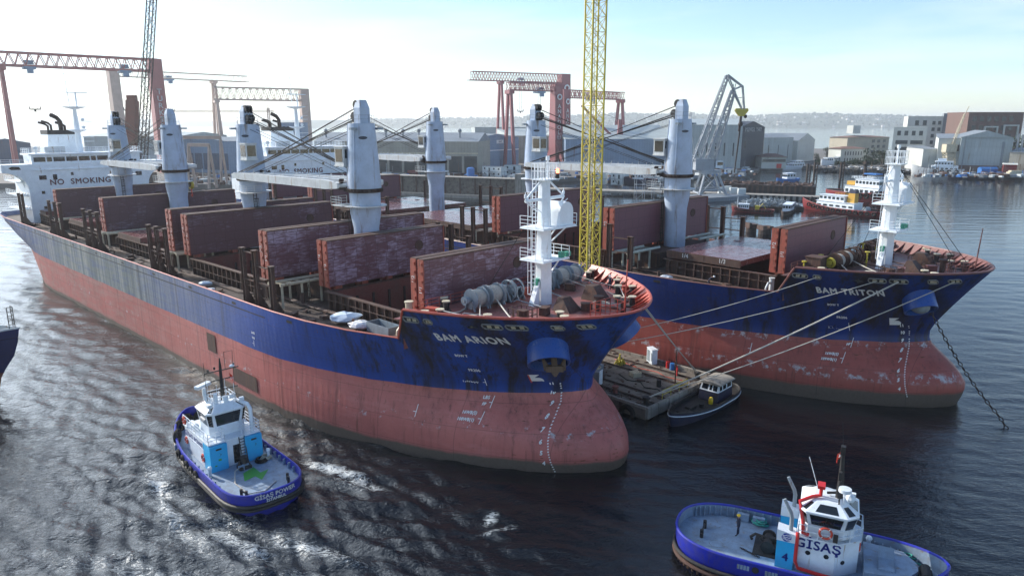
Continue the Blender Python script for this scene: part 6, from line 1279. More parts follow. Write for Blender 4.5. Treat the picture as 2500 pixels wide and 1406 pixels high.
bldg('white walled works building beyond the gantry legs', (1160, 372), (1330, 371), 312, 40, M['palecl'], 'flat', M['palecl'], extra=[('roof_vent', M['roofg'], [(20+k*9, 22+k*9, 5, 8, 20, 25) for k in range(5)])])
bldg('wide grey sheet roofed hall with a pale blue front behind the yellow mast', (1380, 408), (1652, 406), 340, 90, M['shedblue'], 'gx', M['palecl'], 9.5, bays=(4, .0, .9, M['shedblue']))
bldg('tall grey hall with narrow upright windows behind the grey portal crane', (1640, 412), (1806, 414), 305, 70, M['palecl'], 'gx', M['palecl'], 4, wins=[(.05, .95, 7, .2, .75, 1, .14)])
bldg('tall dark slate hall with white lettering under its gable', (1800, 412), (1860, 407), 312, 40, M['darkcl'], 'gy', M['darkcl'], 4.2, sign=('MENGİ YAY', 4.1, .52, .95, M['winw'], None), wins=[(.15, .3, 1, .45, .75, 1, .5)])
bldg('white shed with dark posts beside the tall slate hall', (1861, 400), (1932, 398), 337, 30, M['palecl'], 'gx', M['roofg'], 3, wins=[(.0, 1, 3, 0, 1, 1, .06)])
bldg('white narrow shed with a steep pointed gable at the end of the row', (1944, 397), (1985, 392), 344, 30, M['wallw'], 'gy', M['roofg'], 5.5)
bldg('low yacht club house with a wide brown roof and a red door', (1858, 411), (1918, 411), 384, 14, M['wallw'], 'hip', M['roofr'], 2.2, wins=[(0, 1, 1, .5, .95, 1, .95)], door=(.62, .82, .4, M['firered']), cat='house', name='club_house')
bldg('sand coloured three storey block with a flat overhanging roof by the shore', (2064, 392, 640), (2165, 390, 660), 336, 20, M['walls'], 'hip', M['roofr'], 1.5, wins=[(.55, .95, 3, .15, .95, 3, .5)], cat='building', name='apartment_block', extra=[('roof_house', M['wallw'], [(11, 20, 5, 12, 21, 28)])])
bldg('low white house with a reddish roof and a row of small windows', (2050, 402), (2112, 401), 364, 14, M['wallw'], 'hip', M['roofr'], 1.6, wins=[(.12, .85, 7, .1, .95, 2, .36)], cat='house', name='shore_house')
t, L, H = bldg('cream and white six storey block with bands of windows', (2172, 405), (2252, 407), 312, 18, M['wallw'], 'flat', M['wallw'], wins=[(.05, .95, 2, .04, .72, 4, .82), (.06, .94, 4, .76, .98, 1, .5)], cat='apartment building', name='apartment_block')
t, L, H = bldg('taller white block with stair shaft stepping up behind the cream block', (2204, 396), (2318, 398), 286, 24, M['wallw'], 'flat', M['wallw'], wins=[(.5, .74, 2, .1, .95, 6, .55), (.12, .45, 2, .78, .98, 1, .5)], cat='apartment building', name='apartment_block', extra=[('stair_shaft', M['roofg'], [(24, 27, -1, 5, 0, 37.5), (28.5, 31, -1, 5, 0, 37.5)])])
bldg('grey blue lower wing to the right of the white blocks', (2300, 398), (2342, 398), 300, 20, M['shedblue'], 'flat', M['shedblue'], wins=[(.05, .95, 3, .1, .95, 6, .5)], cat='apartment building', name='apartment_block')
bldg('brown brick block with pale framed bays above the white warehouse', (2348, 404), (2480, 404), 276, 26, M['brickm'], 'flat', M['brickm'], wins=[(.05, .85, 6, .3, .98, 4, .55)], winmat=M['dwin'], cat='brick building', name='brick_block', extra=[('bay_frame', M['wallw'], [(12, 22, -1.2, -.1, 19, 20), (12, 22, -1.2, -.1, 27, 28), (12, 13, -1.2, -.1, 20, 27), (21, 22, -1.2, -.1, 20, 27), (26, 37, -1.2, -.1, 17, 18.4), (26, 37, -1.2, -.1, 28, 29), (26, 27, -1.2, -.1, 18, 28), (36, 37, -1.2, -.1, 18, 28)])])
bldg('white warehouse with a shallow gable, dark downpipe and brick footing', (2336, 420), (2462, 423), 336, 50, M['palecl'], 'gy', M['roofg'], 4.2, band=(.0, .2, M['brickm']), extra=[('downpipe', M['roofg'], [(22, 23.2, -.5, -.1, 3, 19), (2, 2.4, -.5, -.1, 0, 22)])])
bldg('lower white warehouse bay with a monopitch roof beside the big warehouse', (2282, 418), (2338, 419.5), 338, 40, M['wallw'], 'mono', M['roofg'], 2.5)
bldg('small white annexe at the foot of the cream block', (2248, 417), (2286, 417), 364, 20, M['wallw'], 'mono', M['roofg'], 1.5)
bldg("low grey sheds with a row of slim steel chimneys beyond the white warehouse", (2458, 424), (2560, 428), 372, 30, M['beige'], 'mono', M['roofg'], 2, extra=[('chimney', M['roofg'], [(2+k*2.2, 3+k*2.2, 4, 5, 8, 24-k*.6) for k in range(5)])])
bldg("small red shed with a white roof beside the white warehouse", (2447, 426), (2480, 427), 402, 8, M['hullred'], 'gx', M['wallw'], .8, cat='shed', name='small_shed')
# ------------------------------------------------------------ gantry cranes
def gantry(label, x0, y0, Y0, x1, y1, Y1, hpx, mat, pil=None, aleg=None, side=1, text=None, ov=0, trol=(.3,), n=30, pilw=6., boxleg=False, gw=5., style='w', ks=1.):
    # girder from (x0,y0) at depth Y0 to (x1,y1) at depth Y1 (lower chord); hpx = truss height in rows
    A, B = dp(x0, y0, Y0), dp(x1, y1, Y1); zz = (A.z+B.z)/2; A.z = B.z = zz; u = (B-A); L = u.length; u.normalize(); ang = math.atan2(u.y, u.x); h = hpx/F*(Y0+Y1)/2
    t = thing('gantry_crane', label, 'gantry crane', (A.x, A.y, GZ), ang); H = zz-GZ
    b = MB(); k = max(.26, h*.038)*ks
    for y in (-gw/2, gw/2):
        b.beam((-ov, y, H), (L, y, H), k*2.6, k*2.6); b.beam((0, y, H+h), (L, y, H+h), k*2.2, k*2.2)
        for i in range(n): x = L*i/n; xm = x+L/n/2; b.beam((x, y, H), (xm, y, H+h), k); b.beam((xm, y, H+h), (x+L/n, y, H), k); (b.beam((x, y, H), (x, y, H+h), k) if style == 'x' else None); (b.beam((x, y, H+h), (xm, y, H), k), b.beam((xm, y, H), (x+L/n, y, H+h), k)) if style == 'x' else None
    for i in range(n//2): x = L*2*i/n; b.beam((x, -gw/2, H+h), (x, gw/2, H+h), k); b.beam((x, -gw/2, H), (x, gw/2, H), k)
    b.build('girder', mat, t)
    for f in trol:
        m = MB(); x = L*f; m.b2(x-3, x+3, -gw/2-1.2, gw/2+1.2, H-1.6, H-.4); m.b2(x-1.5, x+1.5, -gw/2-1.6, -gw/2-.2, H-4, H-1.6); m.b2(x-2.2, x+2.2, -2, 2, H+h*.15, H+h*.45); m.build('trolley', M['shedblue'], t)
        m = MB()
        for dx in (-1, 1): m.beam((x+dx, 0, H-1.6), (x+dx, 0, H*.62), .16)
        m.beam((x-2.6, 0, H*.62), (x+2.6, 0, H*.62), .7); m.beam((x-2.6, 0, H*.62), (x-2.6, 0, H*.62+1.6), .5); m.beam((x+2.6, 0, H*.62), (x+2.6, 0, H*.62+1.6), .5); m.cyl((x, 0, H*.62-1.4), (x, 0, H*.62), .7, .4, 8); m.build('hook_beam', M['dark'], t)
    if pil is not None:
        x = L*pil; w = pilw; m = MB(); m.loft([[V(x+a*w*.42, c*w*.62, 0) for a, c in ((-1, -1), (1, -1), (1, 1), (-1, 1))], [V(x+a*w*.5, c*w*.7, H*.25) for a, c in ((-1, -1), (1, -1), (1, 1), (-1, 1))], [V(x+a*w*.5, c*w*.5, H+h*1.05) for a, c in ((-1, -1), (1, -1), (1, 1), (-1, 1))]]); m.build('pillar', mat, t)
        for s in (-1, 1): m = MB(); m.beam((x, s*w*.5, H*.28), (x, s*w*2.0, 0), w*.45); m.build('pillar_foot', mat, t)
        m = MB(); m.beam((x, -w*2.6, 1), (x, w*2.6, 1), w*.3, 2); m.build('bogie', mat, t)
        if text:
            m = MB(); sz = w*.62
            for i, c in enumerate(text): lettering('', c, sz, flat((x, -w*.58-.6, H*.80-i*sz*.92), (1, 0, 0), (0, 0, 1)), None, None, 1, .06, m)
            m.build('pillar_lettering', M['winw'], t)
            if text == 'ANADOLU': m = MB(); m.torus((x, -w*.62-.5, H*.80+w*1.0), (0, 1, 0), w*.26, w*.07, 14, 4); m.build('emblem', M['winw'], t)
    for f in (aleg if isinstance(aleg, (list, tuple)) else ([aleg] if aleg is not None else [])):
        x = L*f
        for s in (-1, 1): m = MB(); m.beam((x, s*gw*.35, H), (x, s*H*.13, 0), 1.9, 1.9); m.build('leg', mat, t)
        m = MB(); m.beam((x, -H*.14, 1), (x, H*.14, 1), 1.6, 1.8); m.build('bogie', mat, t)
        m = MB(); m.b2(x-2, x+2, -gw*.7, gw*.7, H-2.5, H); m.build('leg_head', mat, t)
    return t
gantry("faded red gantry crane with a lettered pillar, over the near ship's bridge", -70, 160, 392, 384, 172, 450, 28, M['gpink'], pil=.985, aleg=.14, text='TURKTER', trol=(.28, .8), n=19, pilw=7.2, gw=6, ks=1.8)
gantry("cream gantry crane whose long truss passes behind the lettered faded red pillar", 276, 189, 560, 604, 199, 640, 14, M['gcream'], pil=.0, aleg=.72, trol=(.38,), n=26, pilw=7, gw=5)
gantry("small cream gantry crane above the far ship's bridge", 521, 244, 600, 747, 246, 640, 27, M['gcream'], pil=.98, aleg=.03, trol=(), n=14, pilw=7.4, gw=6, ks=1.3)
gantry("tallest deep red gantry crane with a truss overhanging its splayed legs", 1152, 196, 600, 1382, 203, 640, 19, M['gred'], pil=.975, aleg=.29, trol=(.5,), n=17, pilw=8.4, gw=5, ov=3, style='x', text='ANADOLU')
gantry("deep red gantry crane standing nearest the cabins, in front of the other two", 1240, 221, 500, 1362, 223, 520, 17, M['gred'], pil=.97, aleg=.03, trol=(.62,), n=11, pilw=6.4, gw=5, style='x', text='ANADOLU')
gantry("rearmost deep red gantry crane, crossing behind the yellow lattice mast", 1376, 240, 560, 1519, 243, 610, 17, M['gred'], pil=.0, aleg=.97, trol=(.45,), n=14, pilw=6.8, gw=5, style='x', text='ANADOLU')
# tower crane far behind: slim horizontal boom
A = dp(655, 272, 700); t = thing('tower_crane', 'slim distant tower crane with a long level boom above the halls', 'crane', (A.x, A.y, GZ), PI); H = A.z-GZ
m = MB(); m.lattice((0, 0, 0), (0, 0, H+3), 2, 2, 24, .16, .07); m.build('lattice_mast', M['gcream'], t); m = MB(); m.lattice((-6, 0, H), (97, 0, H), 1.4, 1.6, 40, .14, .07); m.beam((0, 0, H+5), (90, 0, H+3.6), .22); m.beam((0, 0, H), (0, 0, H+5.4), .5); m.build('boom', M['gcream'], t)
# dark red lattice crane at the left
A = gp(345, 452, GZ); t = thing('lattice_crane', 'dark red shipyard crane with a tall lattice boom leaving the top of the picture', 'crane', A, 0)
top = dp(374, -60, A.y)-A; hp = dp(323, 246, A.y)-A
m = MB(); m.beam((-5.2, 0, 0), (hp.x, 0, hp.z), 4.6, 4.2, (0, 1, 0)); m.box((hp.x, 0, hp.z+1), (4, 3, 3)); m.b2(-9, 4, -4, 4, 6, 12); m.build('crane_tower', paint('rust_red_crane_paint', (.26, .075, .045), .6, .3, .4, .2), t)
m = MB(); m.lattice((1.5, 0, 10), top, 3.4, 3.4, 22, .2, .09, up=(0, 1, 0), style='z', taper=.9); m.build('lattice_boom', M['dbrown'], t)
m = MB(); m.beam((hp.x, 0, hp.z), top*.55, .14); m.beam((hp.x, 0, hp.z+1), top*.8, .12); m.build('boom_stay', M['dark'], t)
m = MB(); m.b2(-8, 6, -5, 5, 0, 6); m.build('crane_base', M['brown'], t)
# red jib crane beside the rearmost gantry
A = gp(1514, 404, GZ); t = thing('jib_crane', 'red jib crane with a slanting box boom before the pale blue hall', 'crane', A, 0); q = lambda x, y: dp(x, y, A.y)-A
m = MB(); m.loft([[q(1502, 404)+V(0, -3, 0), q(1524, 404)+V(0, -3, 0), q(1524, 404)+V(0, 3, 0), q(1502, 404)+V(0, 3, 0)], [q(1510, 292)+V(0, -1.4, 0), q(1518, 292)+V(0, -1.4, 0), q(1518, 292)+V(0, 1.4, 0), q(1510, 292)+V(0, 1.4, 0)]]); m.build('crane_tower', M['gred'], t)
m = MB(); m.b2(3, 8, -2.5, 2.5, q(0, 372).z, q(0, 335).z); m.build('machine_house', M['gred'], t); m = MB(); m.beam(q(1506, 345), q(1420, 258), 1.8, 1.6); m.build('boom', M['gred'], t)
m = MB(); m.beam(q(1514, 293), q(1420, 258), .2); m.build('boom_stay', M['dark'], t)
# grey portal crane with a double-link jib
A = gp(1735, 474, 1.8); t = thing('portal_crane', 'grey lattice portal crane with a folded jib and a yellow hook block', 'portal crane', A, 0); q = lambda x, y, d=0: dp(x, y, A.y+d)-A
m = MB(); z1 = q(0, 420).z
for s in (-1, 1):
    for x in (1700, 1766): m.beam(q(x, 474)+V(0, s*5, 0), q(1716+(x-1700)*.5, 425)+V(0, s*3, 0), .8)
    m.beam(q(1700, 474)+V(0, s*5, 0), q(1749, 426)+V(0, s*3, 0), .35); m.beam(q(1766, 474)+V(0, s*5, 0), q(1716, 426)+V(0, s*3, 0), .35); m.beam(q(1704, 462)+V(0, s*5, 0), q(1762, 460)+V(0, s*5, 0), .5)
m.beam(q(1700, 470)+V(0, -5, 0), q(1700, 470)+V(0, 5, 0), .7); m.beam(q(1766, 470)+V(0, -5, 0), q(1766, 470)+V(0, 5, 0), .7); m.build('portal_leg', M['cgrey'], t)
m = MB(); c = q(1733, 418); m.cyl(c+V(0, 0, -1), c+V(0, 0, .5), 5, n=18); m.box(c+V(-3, 0, 3), (8, 5, 5)); m.build('machine_house', M['cgrey'], t)
m = MB(); m.box(c+V(3.2, -2, 3), (3, 2.4, 3)); k = m.build('operator_cab', M['tugwhite'], t); m = MB(); m.box(c+V(3.4, -3.25, 3.4), (2.4, .1, 1.4)); m.build('window_pane', M['glass'], k)
m = MB(); m.lattice(q(1728, 412), q(1790, 222), 4.2, 4.0, 12, .32, .16, up=(0, 1, 0), style='z', taper=.35); m.build('main_jib', M['cgrey'], t)
m = MB(); m.lattice(q(1697, 398), q(1775, 186), 3.2, 3.2, 14, .24, .12, up=(0, 1, 0), style='z', taper=.4); m.build('back_link', M['cgrey'], t)
m = MB()
for s in (-1, 1): y = V(0, s*1.4, 0); m.beam(q(1775, 183)+y, q(1813, 212)+y*.6, .5); m.beam(q(1775, 183)+y, q(1811, 268)+y*.4, .45); m.beam(q(1813, 212)+y*.6, q(1817, 268)+y*.4, .42); m.beam(q(1789, 220)+y, q(1813, 210)+y*.6, .55); m.beam(q(1789, 220)+y, q(1811, 268)+y*.4, .4); m.beam(q(1800, 240)+y*.6, q(1815, 238)+y*.5, .25); m.beam(q(1794, 205)+y, q(1790, 222)+y, .3)
m.build('fly_jib', M['cgrey'], t)
m = MB(); c = q(1810, 275); m.mi = 0; m.loft([[c+V(a, y, e) for a, e in ((-2.9, .9), (-2.4, 1.7), (2.4, 1.7), (2.9, .9), (2.2, -.2), (1, -1.6), (-1, -1.6), (-2.2, -.2))] for y in (-.7, .7)]); m.mi = 1; m.tube([c+V(0, 0, -1.6), c+V(-.4, 0, -8)], .55, 8); m.sph(c+V(1.9, 0, -1.7), .8, 8); m.sph(c+V(0, 0, -5), 1.1, 8); m.tube([c+V(0, 0, -6), c+V(-1.2, 0, -26)], .32, 7); m.build('hook_block', [M['yellow'], M['dbrown']], t)
m = MB(); m.beam(q(1700, 400), q(1690, 330), .3); m.beam(q(1722, 404), q(1703, 392), 1.2); m.beam(c+V(0, 0, 1.7), q(1815, 226), .12); m.build('stay_rod', M['cgrey'], t)
# small weathered yellow crane before the warehouse
A = gp(2318, 419, GZ); t = thing('quay_crane', 'weathered yellow quay crane with a slim jib before the white warehouse', 'crane', A, 0); q = lambda x, y: dp(x, y, A.y)-A
m = MB(); m.lattice(q(2318, 419), q(2316, 372), 5, 5, 5, .2, .11, style='x'); m.box(q(2318, 362), (7, 5, 5)); m.build('crane_tower', M['cream'], t); m = MB(); m.lattice(q(2322, 362), q(2355, 280), 1.5, 1.5, 14, .1, .05, up=(0, 1, 0), style='z', taper=.5); m.beam(q(2355, 280), q(2366, 260), .4); m.build('jib', M['cream'], t); m = MB(); m.box(q(2334, 362), (3, 3, 4)); m.build('operator_cab', M['brown'], t)
# ------------------------------------------------------------ boats of the basin, piers, cabins, cars, trees
def boat(label, bow, stern, B, dk, top, sheer, hm, deckm, cabs=(), cat='boat', name='boat', z=0, oargs=dict(es=2.4, eb=1.8, us=-.4, ub=-.1), tyre=None, tyr=.45, belt=None, inner=None, flare=.86, extra=None, draft=.8):
    A, Bp = gp(*bow, z), gp(*stern, z); c = (A+Bp)/2; u = A-Bp; L = u.length; t = thing(name, label, cat, c, math.atan2(u.y, u.x))
    sh = small_hull(t, L, B, dk, top, sheer, hm, deckm, inner or deckm, oargs, belt, (), flare, draft)
    for (x0, x1, w, z0, z1, mt, rows) in cabs:            # x as a fraction of the half length, forward positive
        m = MB(); a, b_ = x0*L/2, x1*L/2; m.add([(a, -w/2, z0), (b_, -w/2, z0), (b_, w/2, z0), (a, w/2, z0), (a, -w/2*.95, z1), (b_-.12*(z1-z0), -w/2*.95, z1), (b_-.12*(z1-z0), w/2*.95, z1), (a, w/2*.95, z1)], [(0, 1, 5, 4), (1, 2, 6, 5), (2, 3, 7, 6), (3, 0, 4, 7), (4, 5, 6, 7)]); m.b2(a-.2, b_+.1, -w/2-.15, w/2+.15, z1, z1+.12)
        k = m.build('cabin', mt, t)
        if rows:
            n, f0, f1 = rows; g = MB(); ww = (b_-a)/n
            for s in (-1, 1):
                for i in range(n): g.b2(a+ww*(i+.2), a+ww*(i+.8), s*(w/2-.02), s*(w/2+.04), z0+(z1-z0)*f0, z0+(z1-z0)*f1)
            for i in range(3): g.b2(b_-.12*(z1-z0)*f1-.02, b_+.05, -w/2+w*(i+.15)/3, -w/2+w*(i+.85)/3, z0+(z1-z0)*f0, z0+(z1-z0)*f1)
            g.build('cabin_window', M['dwin'], k)
    if tyre:
        n, f0, f1, zz = tyre; po = outline(L, B, **oargs); hf = len(po)//2
        for i in range(n):
            x = L/2*(f0+(f1-f0)*i/max(1, n-1))
            for s in (-1, 1):
                y = max(abs(q[1]) for q in po if abs(q[0]-x) < L*.06); m = MB(); m.torus((x, s*(y+tyr*.25), zz+sh(x)*.8), (0, 1, 0), tyr, tyr*.4, 12, 6); m.build('tyre_fender', M['tyre'], t, True)
    if extra: extra(t, L)
    return t
W_, Rd, Dk = M['tugwhite'], M['hullred'], M['dark']
def ex1(t, L):
    f = MB(); f.mi = 0; f.loft([[V(-3.6+a, c, 3.6) for a, c in ((-1.6, -1.2), (1.6, -1.2), (1.6, 1.2), (-1.6, 1.2))], [V(-3.9+a, c, 7.6) for a, c in ((-1.3, -1), (1.3, -1), (1.3, 1), (-1.3, 1))]]); f.mi = 1; f.loft([[V(-3.9+a, c, 7.6) for a, c in ((-1.35, -1.05), (1.35, -1.05), (1.35, 1.05), (-1.35, 1.05))], [V(-4+a, c, 8.8) for a, c in ((-1.25, -.95), (1.25, -.95), (1.25, .95), (-1.25, .95))]]); f.build('funnel', [M['ochre'], M['navyhull']], t)
    m = MB(); m.tube([(1, 0, 8), (1, 0, 13)], [.25, .1], 6); m.beam((1, -1.5, 11), (1, 1.5, 11), .12); m.build('signal_mast', Dk, t); w = MB(); w.cyl((-9.5, -1.4, 2.2), (-9.5, 1.4, 2.2), .9, n=14); w.box((-9.5, 0, 1.6), (1.4, 3.4, .6)); w.build('tow_winch', M['steelgrey'], t); b = MB(); b.sph((13.6, 0, 3.9), 1.0, 10); b.build('bow_fender', M['tyre'], t)
    r = MB(); r.rail([V(-1, -2.6, 6.1), V(5.5, -2.6, 6.1)], .9, .04, 3, 1.2); r.build('railing', M['ochre'], t)
boat('low red tug with a yellow and navy funnel in the middle of the basin', (1958, 508), (2166, 533), 8.6, 1.4, 2.0, 2.4, Rd, Dk, ((-.35, .55, 5.2, 1.4, 4.0, W_, (6, .35, .6)), (-.1, .5, 4.4, 4.0, 6.3, W_, (6, .4, .8))), 'tugboat', 'tugboat', tyre=(13, -.85, .7, 1.2), tyr=.6, extra=ex1)
def ex2(t, L):
    m = MB(); m.tube([(2, 0, 10), (1.8, 0, 17)], [.9, .5], 8); m.beam((1.9, -1.4, 15), (1.9, 1.4, 15), .5); m.box((1.9, 0, 16), (1.6, 2.2, .8)); m.build('signal_mast', M['dbrown'], t); m = MB(); m.box((-3.5, 0, 7.2), (4, 3, 1.6)); m.build('engine_cover', M['ochre'], t); m = MB(); m.box((6, 0, 11.6), (6, 4, .5)); m.build('bridge_awning', M['blueplastic'], t)
    r = MB(); r.rail([V(-2, -3, 9.4), V(9, -3, 9.4), V(9, 3, 9.4), V(-2, 3, 9.4)], 1, .05, 3, 1.4, True); r.tube([(12, 0, 4), (12, 0, 10)], .08, 5); r.build('railing', W_, t)
boat('larger red tug with a two deck white bridge behind the low red tug', (2178, 498), (2020, 480), 9.5, 2.4, 3.4, 1.8, Rd, Dk, ((-.3, .75, 6.6, 2.4, 6.0, W_, (7, .35, .7)), (.0, .72, 6, 6.0, 9.2, W_, (7, .45, .8))), 'tugboat', 'tugboat', tyre=(6, -.1, .8, 2.3), tyr=1.0, extra=ex2)
def ex3(t, L):
    m = MB(); m.box((-1.5, 0, 1.6), (1.4, 1.6, 2)); m.tube([(-1.5, -.9, 1), (-3.4, -.9, 3.4), (-4.5, -.9, 1.4)], .14, 5); m.build('yellow_derrick', M['yellow'], t); m = MB(); m.tube([(5.6, 0, 1), (5.6, 0, 5.6)], .09, 5); m.build('bow_pole', W_, t); m = MB(); m.cyl((2.4, 0, 3.2), (2.4, 0, 3.9), .2, n=6); m.sph((2.4, 0, 4), .25, 6); m.build('mast_light', W_, t)
boat('small red workboat with a white cabin and tyres along its side', (1786, 516), (1890, 521), 4.4, .7, 1.2, .8, Rd, Dk, ((.2, .68, 2.8, .7, 3.0, W_, (5, .5, .8)),), tyre=(12, -.8, .8, .8), tyr=.36, extra=ex3)
boat('tiny launch with a white wheelhouse beside the low red tug', (1912, 528), (1934, 510), 4.2, .7, 1.1, .5, M['dbrown'], Dk, ((-.5, .35, 2.9, .7, 3.2, W_, (2, .5, .85)),), tyre=(3, -.6, .4, .8), tyr=.34)
boat('rusty white coaster with a stepped bridge lying below the white warehouse', (2222, 429), (2352, 433), 9, 3.2, 4.6, 2.4, M['whiteb'], M['dbrown'], ((-.75, .25, 7.6, 3.6, 6.6, W_, (6, .35, .65)), (-.55, .12, 6.8, 6.6, 9.4, W_, (6, .4, .75)), (-.3, .02, 3, 9.4, 11, W_, None)), 'ship', 'coaster', tyre=(4, -.7, .1, 3.4), tyr=.9)
boat('navy launch with a low white cabin ahead of a long open deck', (2312, 434), (2432, 438), 6, 1.2, 1.7, .9, M['navyhull'], M['whiteb'], ((.15, .5, 3.4, 1.3, 3.4, W_, (2, .4, .8)),), tyre=(4, -.7, .0, 1.3), tyr=.55)
boat('blue workboat with a white deckhouse behind the floating pier', (1896, 447), (1948, 444), 6, 1.3, 2.0, .8, M['blueplastic'], M['blueplastic'], ((-.5, .3, 3.6, 1.4, 5.2, W_, (3, .5, .8)),))
boat('white motor yacht berthed before the pale sheds', (1910, 415), (1962, 412), 6, 1.6, 2.4, 1.2, W_, W_, ((-.8, .4, 4.6, 2, 4.2, W_, (5, .3, .75)), (-.7, .1, 4, 4.2, 6, W_, (3, .3, .75))), 'yacht', 'yacht')
boat('small white launch at the foot of the tall slate hall', (1806, 424), (1830, 417), 4, 1., 1.5, .6, W_, M['dbrown'], ((-.5, .3, 2.6, 1.1, 3.2, W_, (2, .4, .8)),))
boat('navy fishing boat laid up on the quay with a white wheelhouse', (1518, 450), (1606, 452), 6.5, 1.6, 2.8, 1.2, M['navyhull'], M['red'], ((-.2, .4, 4, 2.4, 5.4, W_, (4, .4, .8)),), z=GZ)
boat('white cabin cruiser laid up ashore beside the pale sheds', (2004, 404), (2034, 403), 6, 2.4, 3.4, 1, W_, W_, ((-.6, .4, 4, 2.6, 5.4, W_, (3, .3, .75)),), z=GZ)
boat('second cabin cruiser laid up ashore under a grey awning', (2034, 402), (2052, 401), 5, 2.6, 3.2, 1, M['whiteb'], W_, ((-.6, .4, 4, 2.6, 5.6, W_, (2, .3, .75)),), z=GZ)
# barge heaped with scrap, dark pontoon, floating pier
def slab(label, a, b_, w, z0, z1, mat, name, cat, edge=None):
    A, Bp = gp(*a, 0), gp(*b_, 0); u = Bp-A; L = u.length; t = thing(name, label, cat, A, math.atan2(u.y, u.x)); m = MB(); m.b2(0, L, 0, w, z0, z1); m.build('deck', mat, t)
    if edge: e = MB(); n = int(L/2.4); [e.b2(L*i/n+.4, L*(i+.6)/n, -.15, -.02, z0+.3, z1-.2) for i in range(n)]; e.build('side_pocket', edge, t)
    return t, L
t, L = slab('long dark rusty pontoon with a low wall of steel frames', (1756, 462), (1990, 470), 16, -.5, 2.6, M['dbrown'], 'pontoon', 'pontoon', M['brown'])
m = MB(); rnd = random.Random(31)
for k in range(150): m.box((rnd.uniform(1, L-1), rnd.uniform(.5, 15), 2.6+rnd.uniform(.1, .9)), (rnd.uniform(.4, 2.6), rnd.uniform(.3, 1.4), rnd.uniform(.2, 1.2)), rnd.uniform(0, 3))
m.build('deck_scrap', M['brown'], t)['kind'] = 'stuff'
t, L = slab('pale concrete floating pier with dark tyres across the basin', (1716, 480), (2000, 491), 7, -.3, 1.7, M['concl'], 'pier', 'pier', Dk)
for k, (x, c) in enumerate(((1762, 0), (1775, 1), (1790, 2), (1810, 3))):
    A = gp(x, 472-k*.0+[0, -3, 1, 3][k], 1.7); b = MB(); b.b2(-1.6, 1.6, -1, 1, 0, 2.6); b.b2(-1.65, 1.65, -1.05, 1.05, 2.6, 2.7); tag(b.build('crate', M['cabinw'], None, False, A), ('leftmost', 'second', 'third', 'rightmost')[k]+' white crate on the pale floating pier', 'crate', 'white crates on the floating pier')
t, L = slab('low barge heaped with tangled dark scrap behind the small red workboat', (1800, 512), (1962, 514), 12, -.4, 1.2, M['dbrown'], 'scrap_barge', 'barge')
m = MB()
for k in range(420):
    x, y = rnd.uniform(1, L-1), rnd.uniform(1, 11); h = 2.6*math.sin(PI*x/L)**.6*math.sin(PI*y/12)**.7
    if k % 3: m.beam((x, y, 1.2+rnd.uniform(0, h)), (x+rnd.uniform(-2, 2), y+rnd.uniform(-2, 2), 1.2+rnd.uniform(0, h+.6)), rnd.uniform(.08, .3))
    else: m.box((x, y, 1.2+h*rnd.random()), (rnd.uniform(.5, 2), rnd.uniform(.3, 1.2), rnd.uniform(.1, .6)), 0, Matrix.Rotation(rnd.uniform(0, 6), 3, (rnd.random(), rnd.random(), 1)))
m.build('scrap_heap', [M['steelgrey']], t)['kind'] = 'stuff'
t, L = slab('concrete jetty on piles in front of the white cabins', (1330, 472), (1700, 484), 10, 1.0, 2.0, M['concl'], 'jetty', 'jetty'); m = MB()
for k in range(14): m.cyl((2+k*L/14, .8, -2), (2+k*L/14, .8, 1.2), .45, n=8)
m.build('pile', M['conc'], t)
t, L = slab('grey steel landing stage at the foot of the portal crane', (1690, 496), (1830, 488), 14, -.4, 1.8, M['roofg'], 'landing_stage', 'landing stage')
# drydock wall behind the far ship
A, B_ = gp(926, 470, 1.), gp(1258, 484, 1.); u = B_-A; L = u.length; t = thing('dock_wall', 'stained brown dock wall with pale concrete steps behind the far ship', 'dock wall', (A.x, A.y, 0), math.atan2(u.y, u.x)); H = zt(A, 430)
m = MB(); m.b2(-60, L, 4, 10, -2, H); m.build('wall', M['conc'], t); m = MB(); m.b2(-60, L, 0, 4, -2, 1.4); m.build('step', M['concl'], t); m = MB(); m.b2(-60, L, 3.4, 10.4, H, H+.3); m.build('coping', M['concl'], t); m = MB()
for k in range(16): m.b2(-50+k*7.5, -49.4+k*7.5, 3.7, 4, 1.4, H)
m.build('wall_rib', M['brown'], t); m = MB(); m.b2(L-1, L+2, 2, 10, -2, H+2.5); m.build('dock_gate_post', M['concl'], t)
# round dolphins standing in the water
for x, y, w, nm in ((1833, 566, 2.6, 'left, square topped'), (1867, 571, 3.1, 'middle, notched'), (1904, 575, 2.3, 'right, low and round')):
    A = gp(x, y, 0); t = thing('mooring_dolphin', nm+' dark mooring dolphin standing in the basin', 'mooring dolphin', A, .3, 'mooring dolphins in the basin'); m = MB(); m.cyl((0, 0, -3), (0, 0, 1.3), w*.62, n=14); m.build('pile', M['dbrown'], t); m = MB()
    if 'notched' in nm: m.b2(-w*.6, -w*.15, -w*.5, w*.5, 1.3, 2.6); m.b2(w*.15, w*.6, -w*.5, w*.5, 1.3, 2.4)
    elif 'round' in nm: m.cyl((0, 0, 1.3), (0, 0, 1.8), w*.66, w*.5, 14)
    else: m.b2(-w*.6, w*.6, -w*.5, w*.5, 1.3, 2.5); m.b2(-w*.6, -w*.3, -w*.5, w*.5, 2.5, 2.9)
    m.build('cap', M['brown'], t)
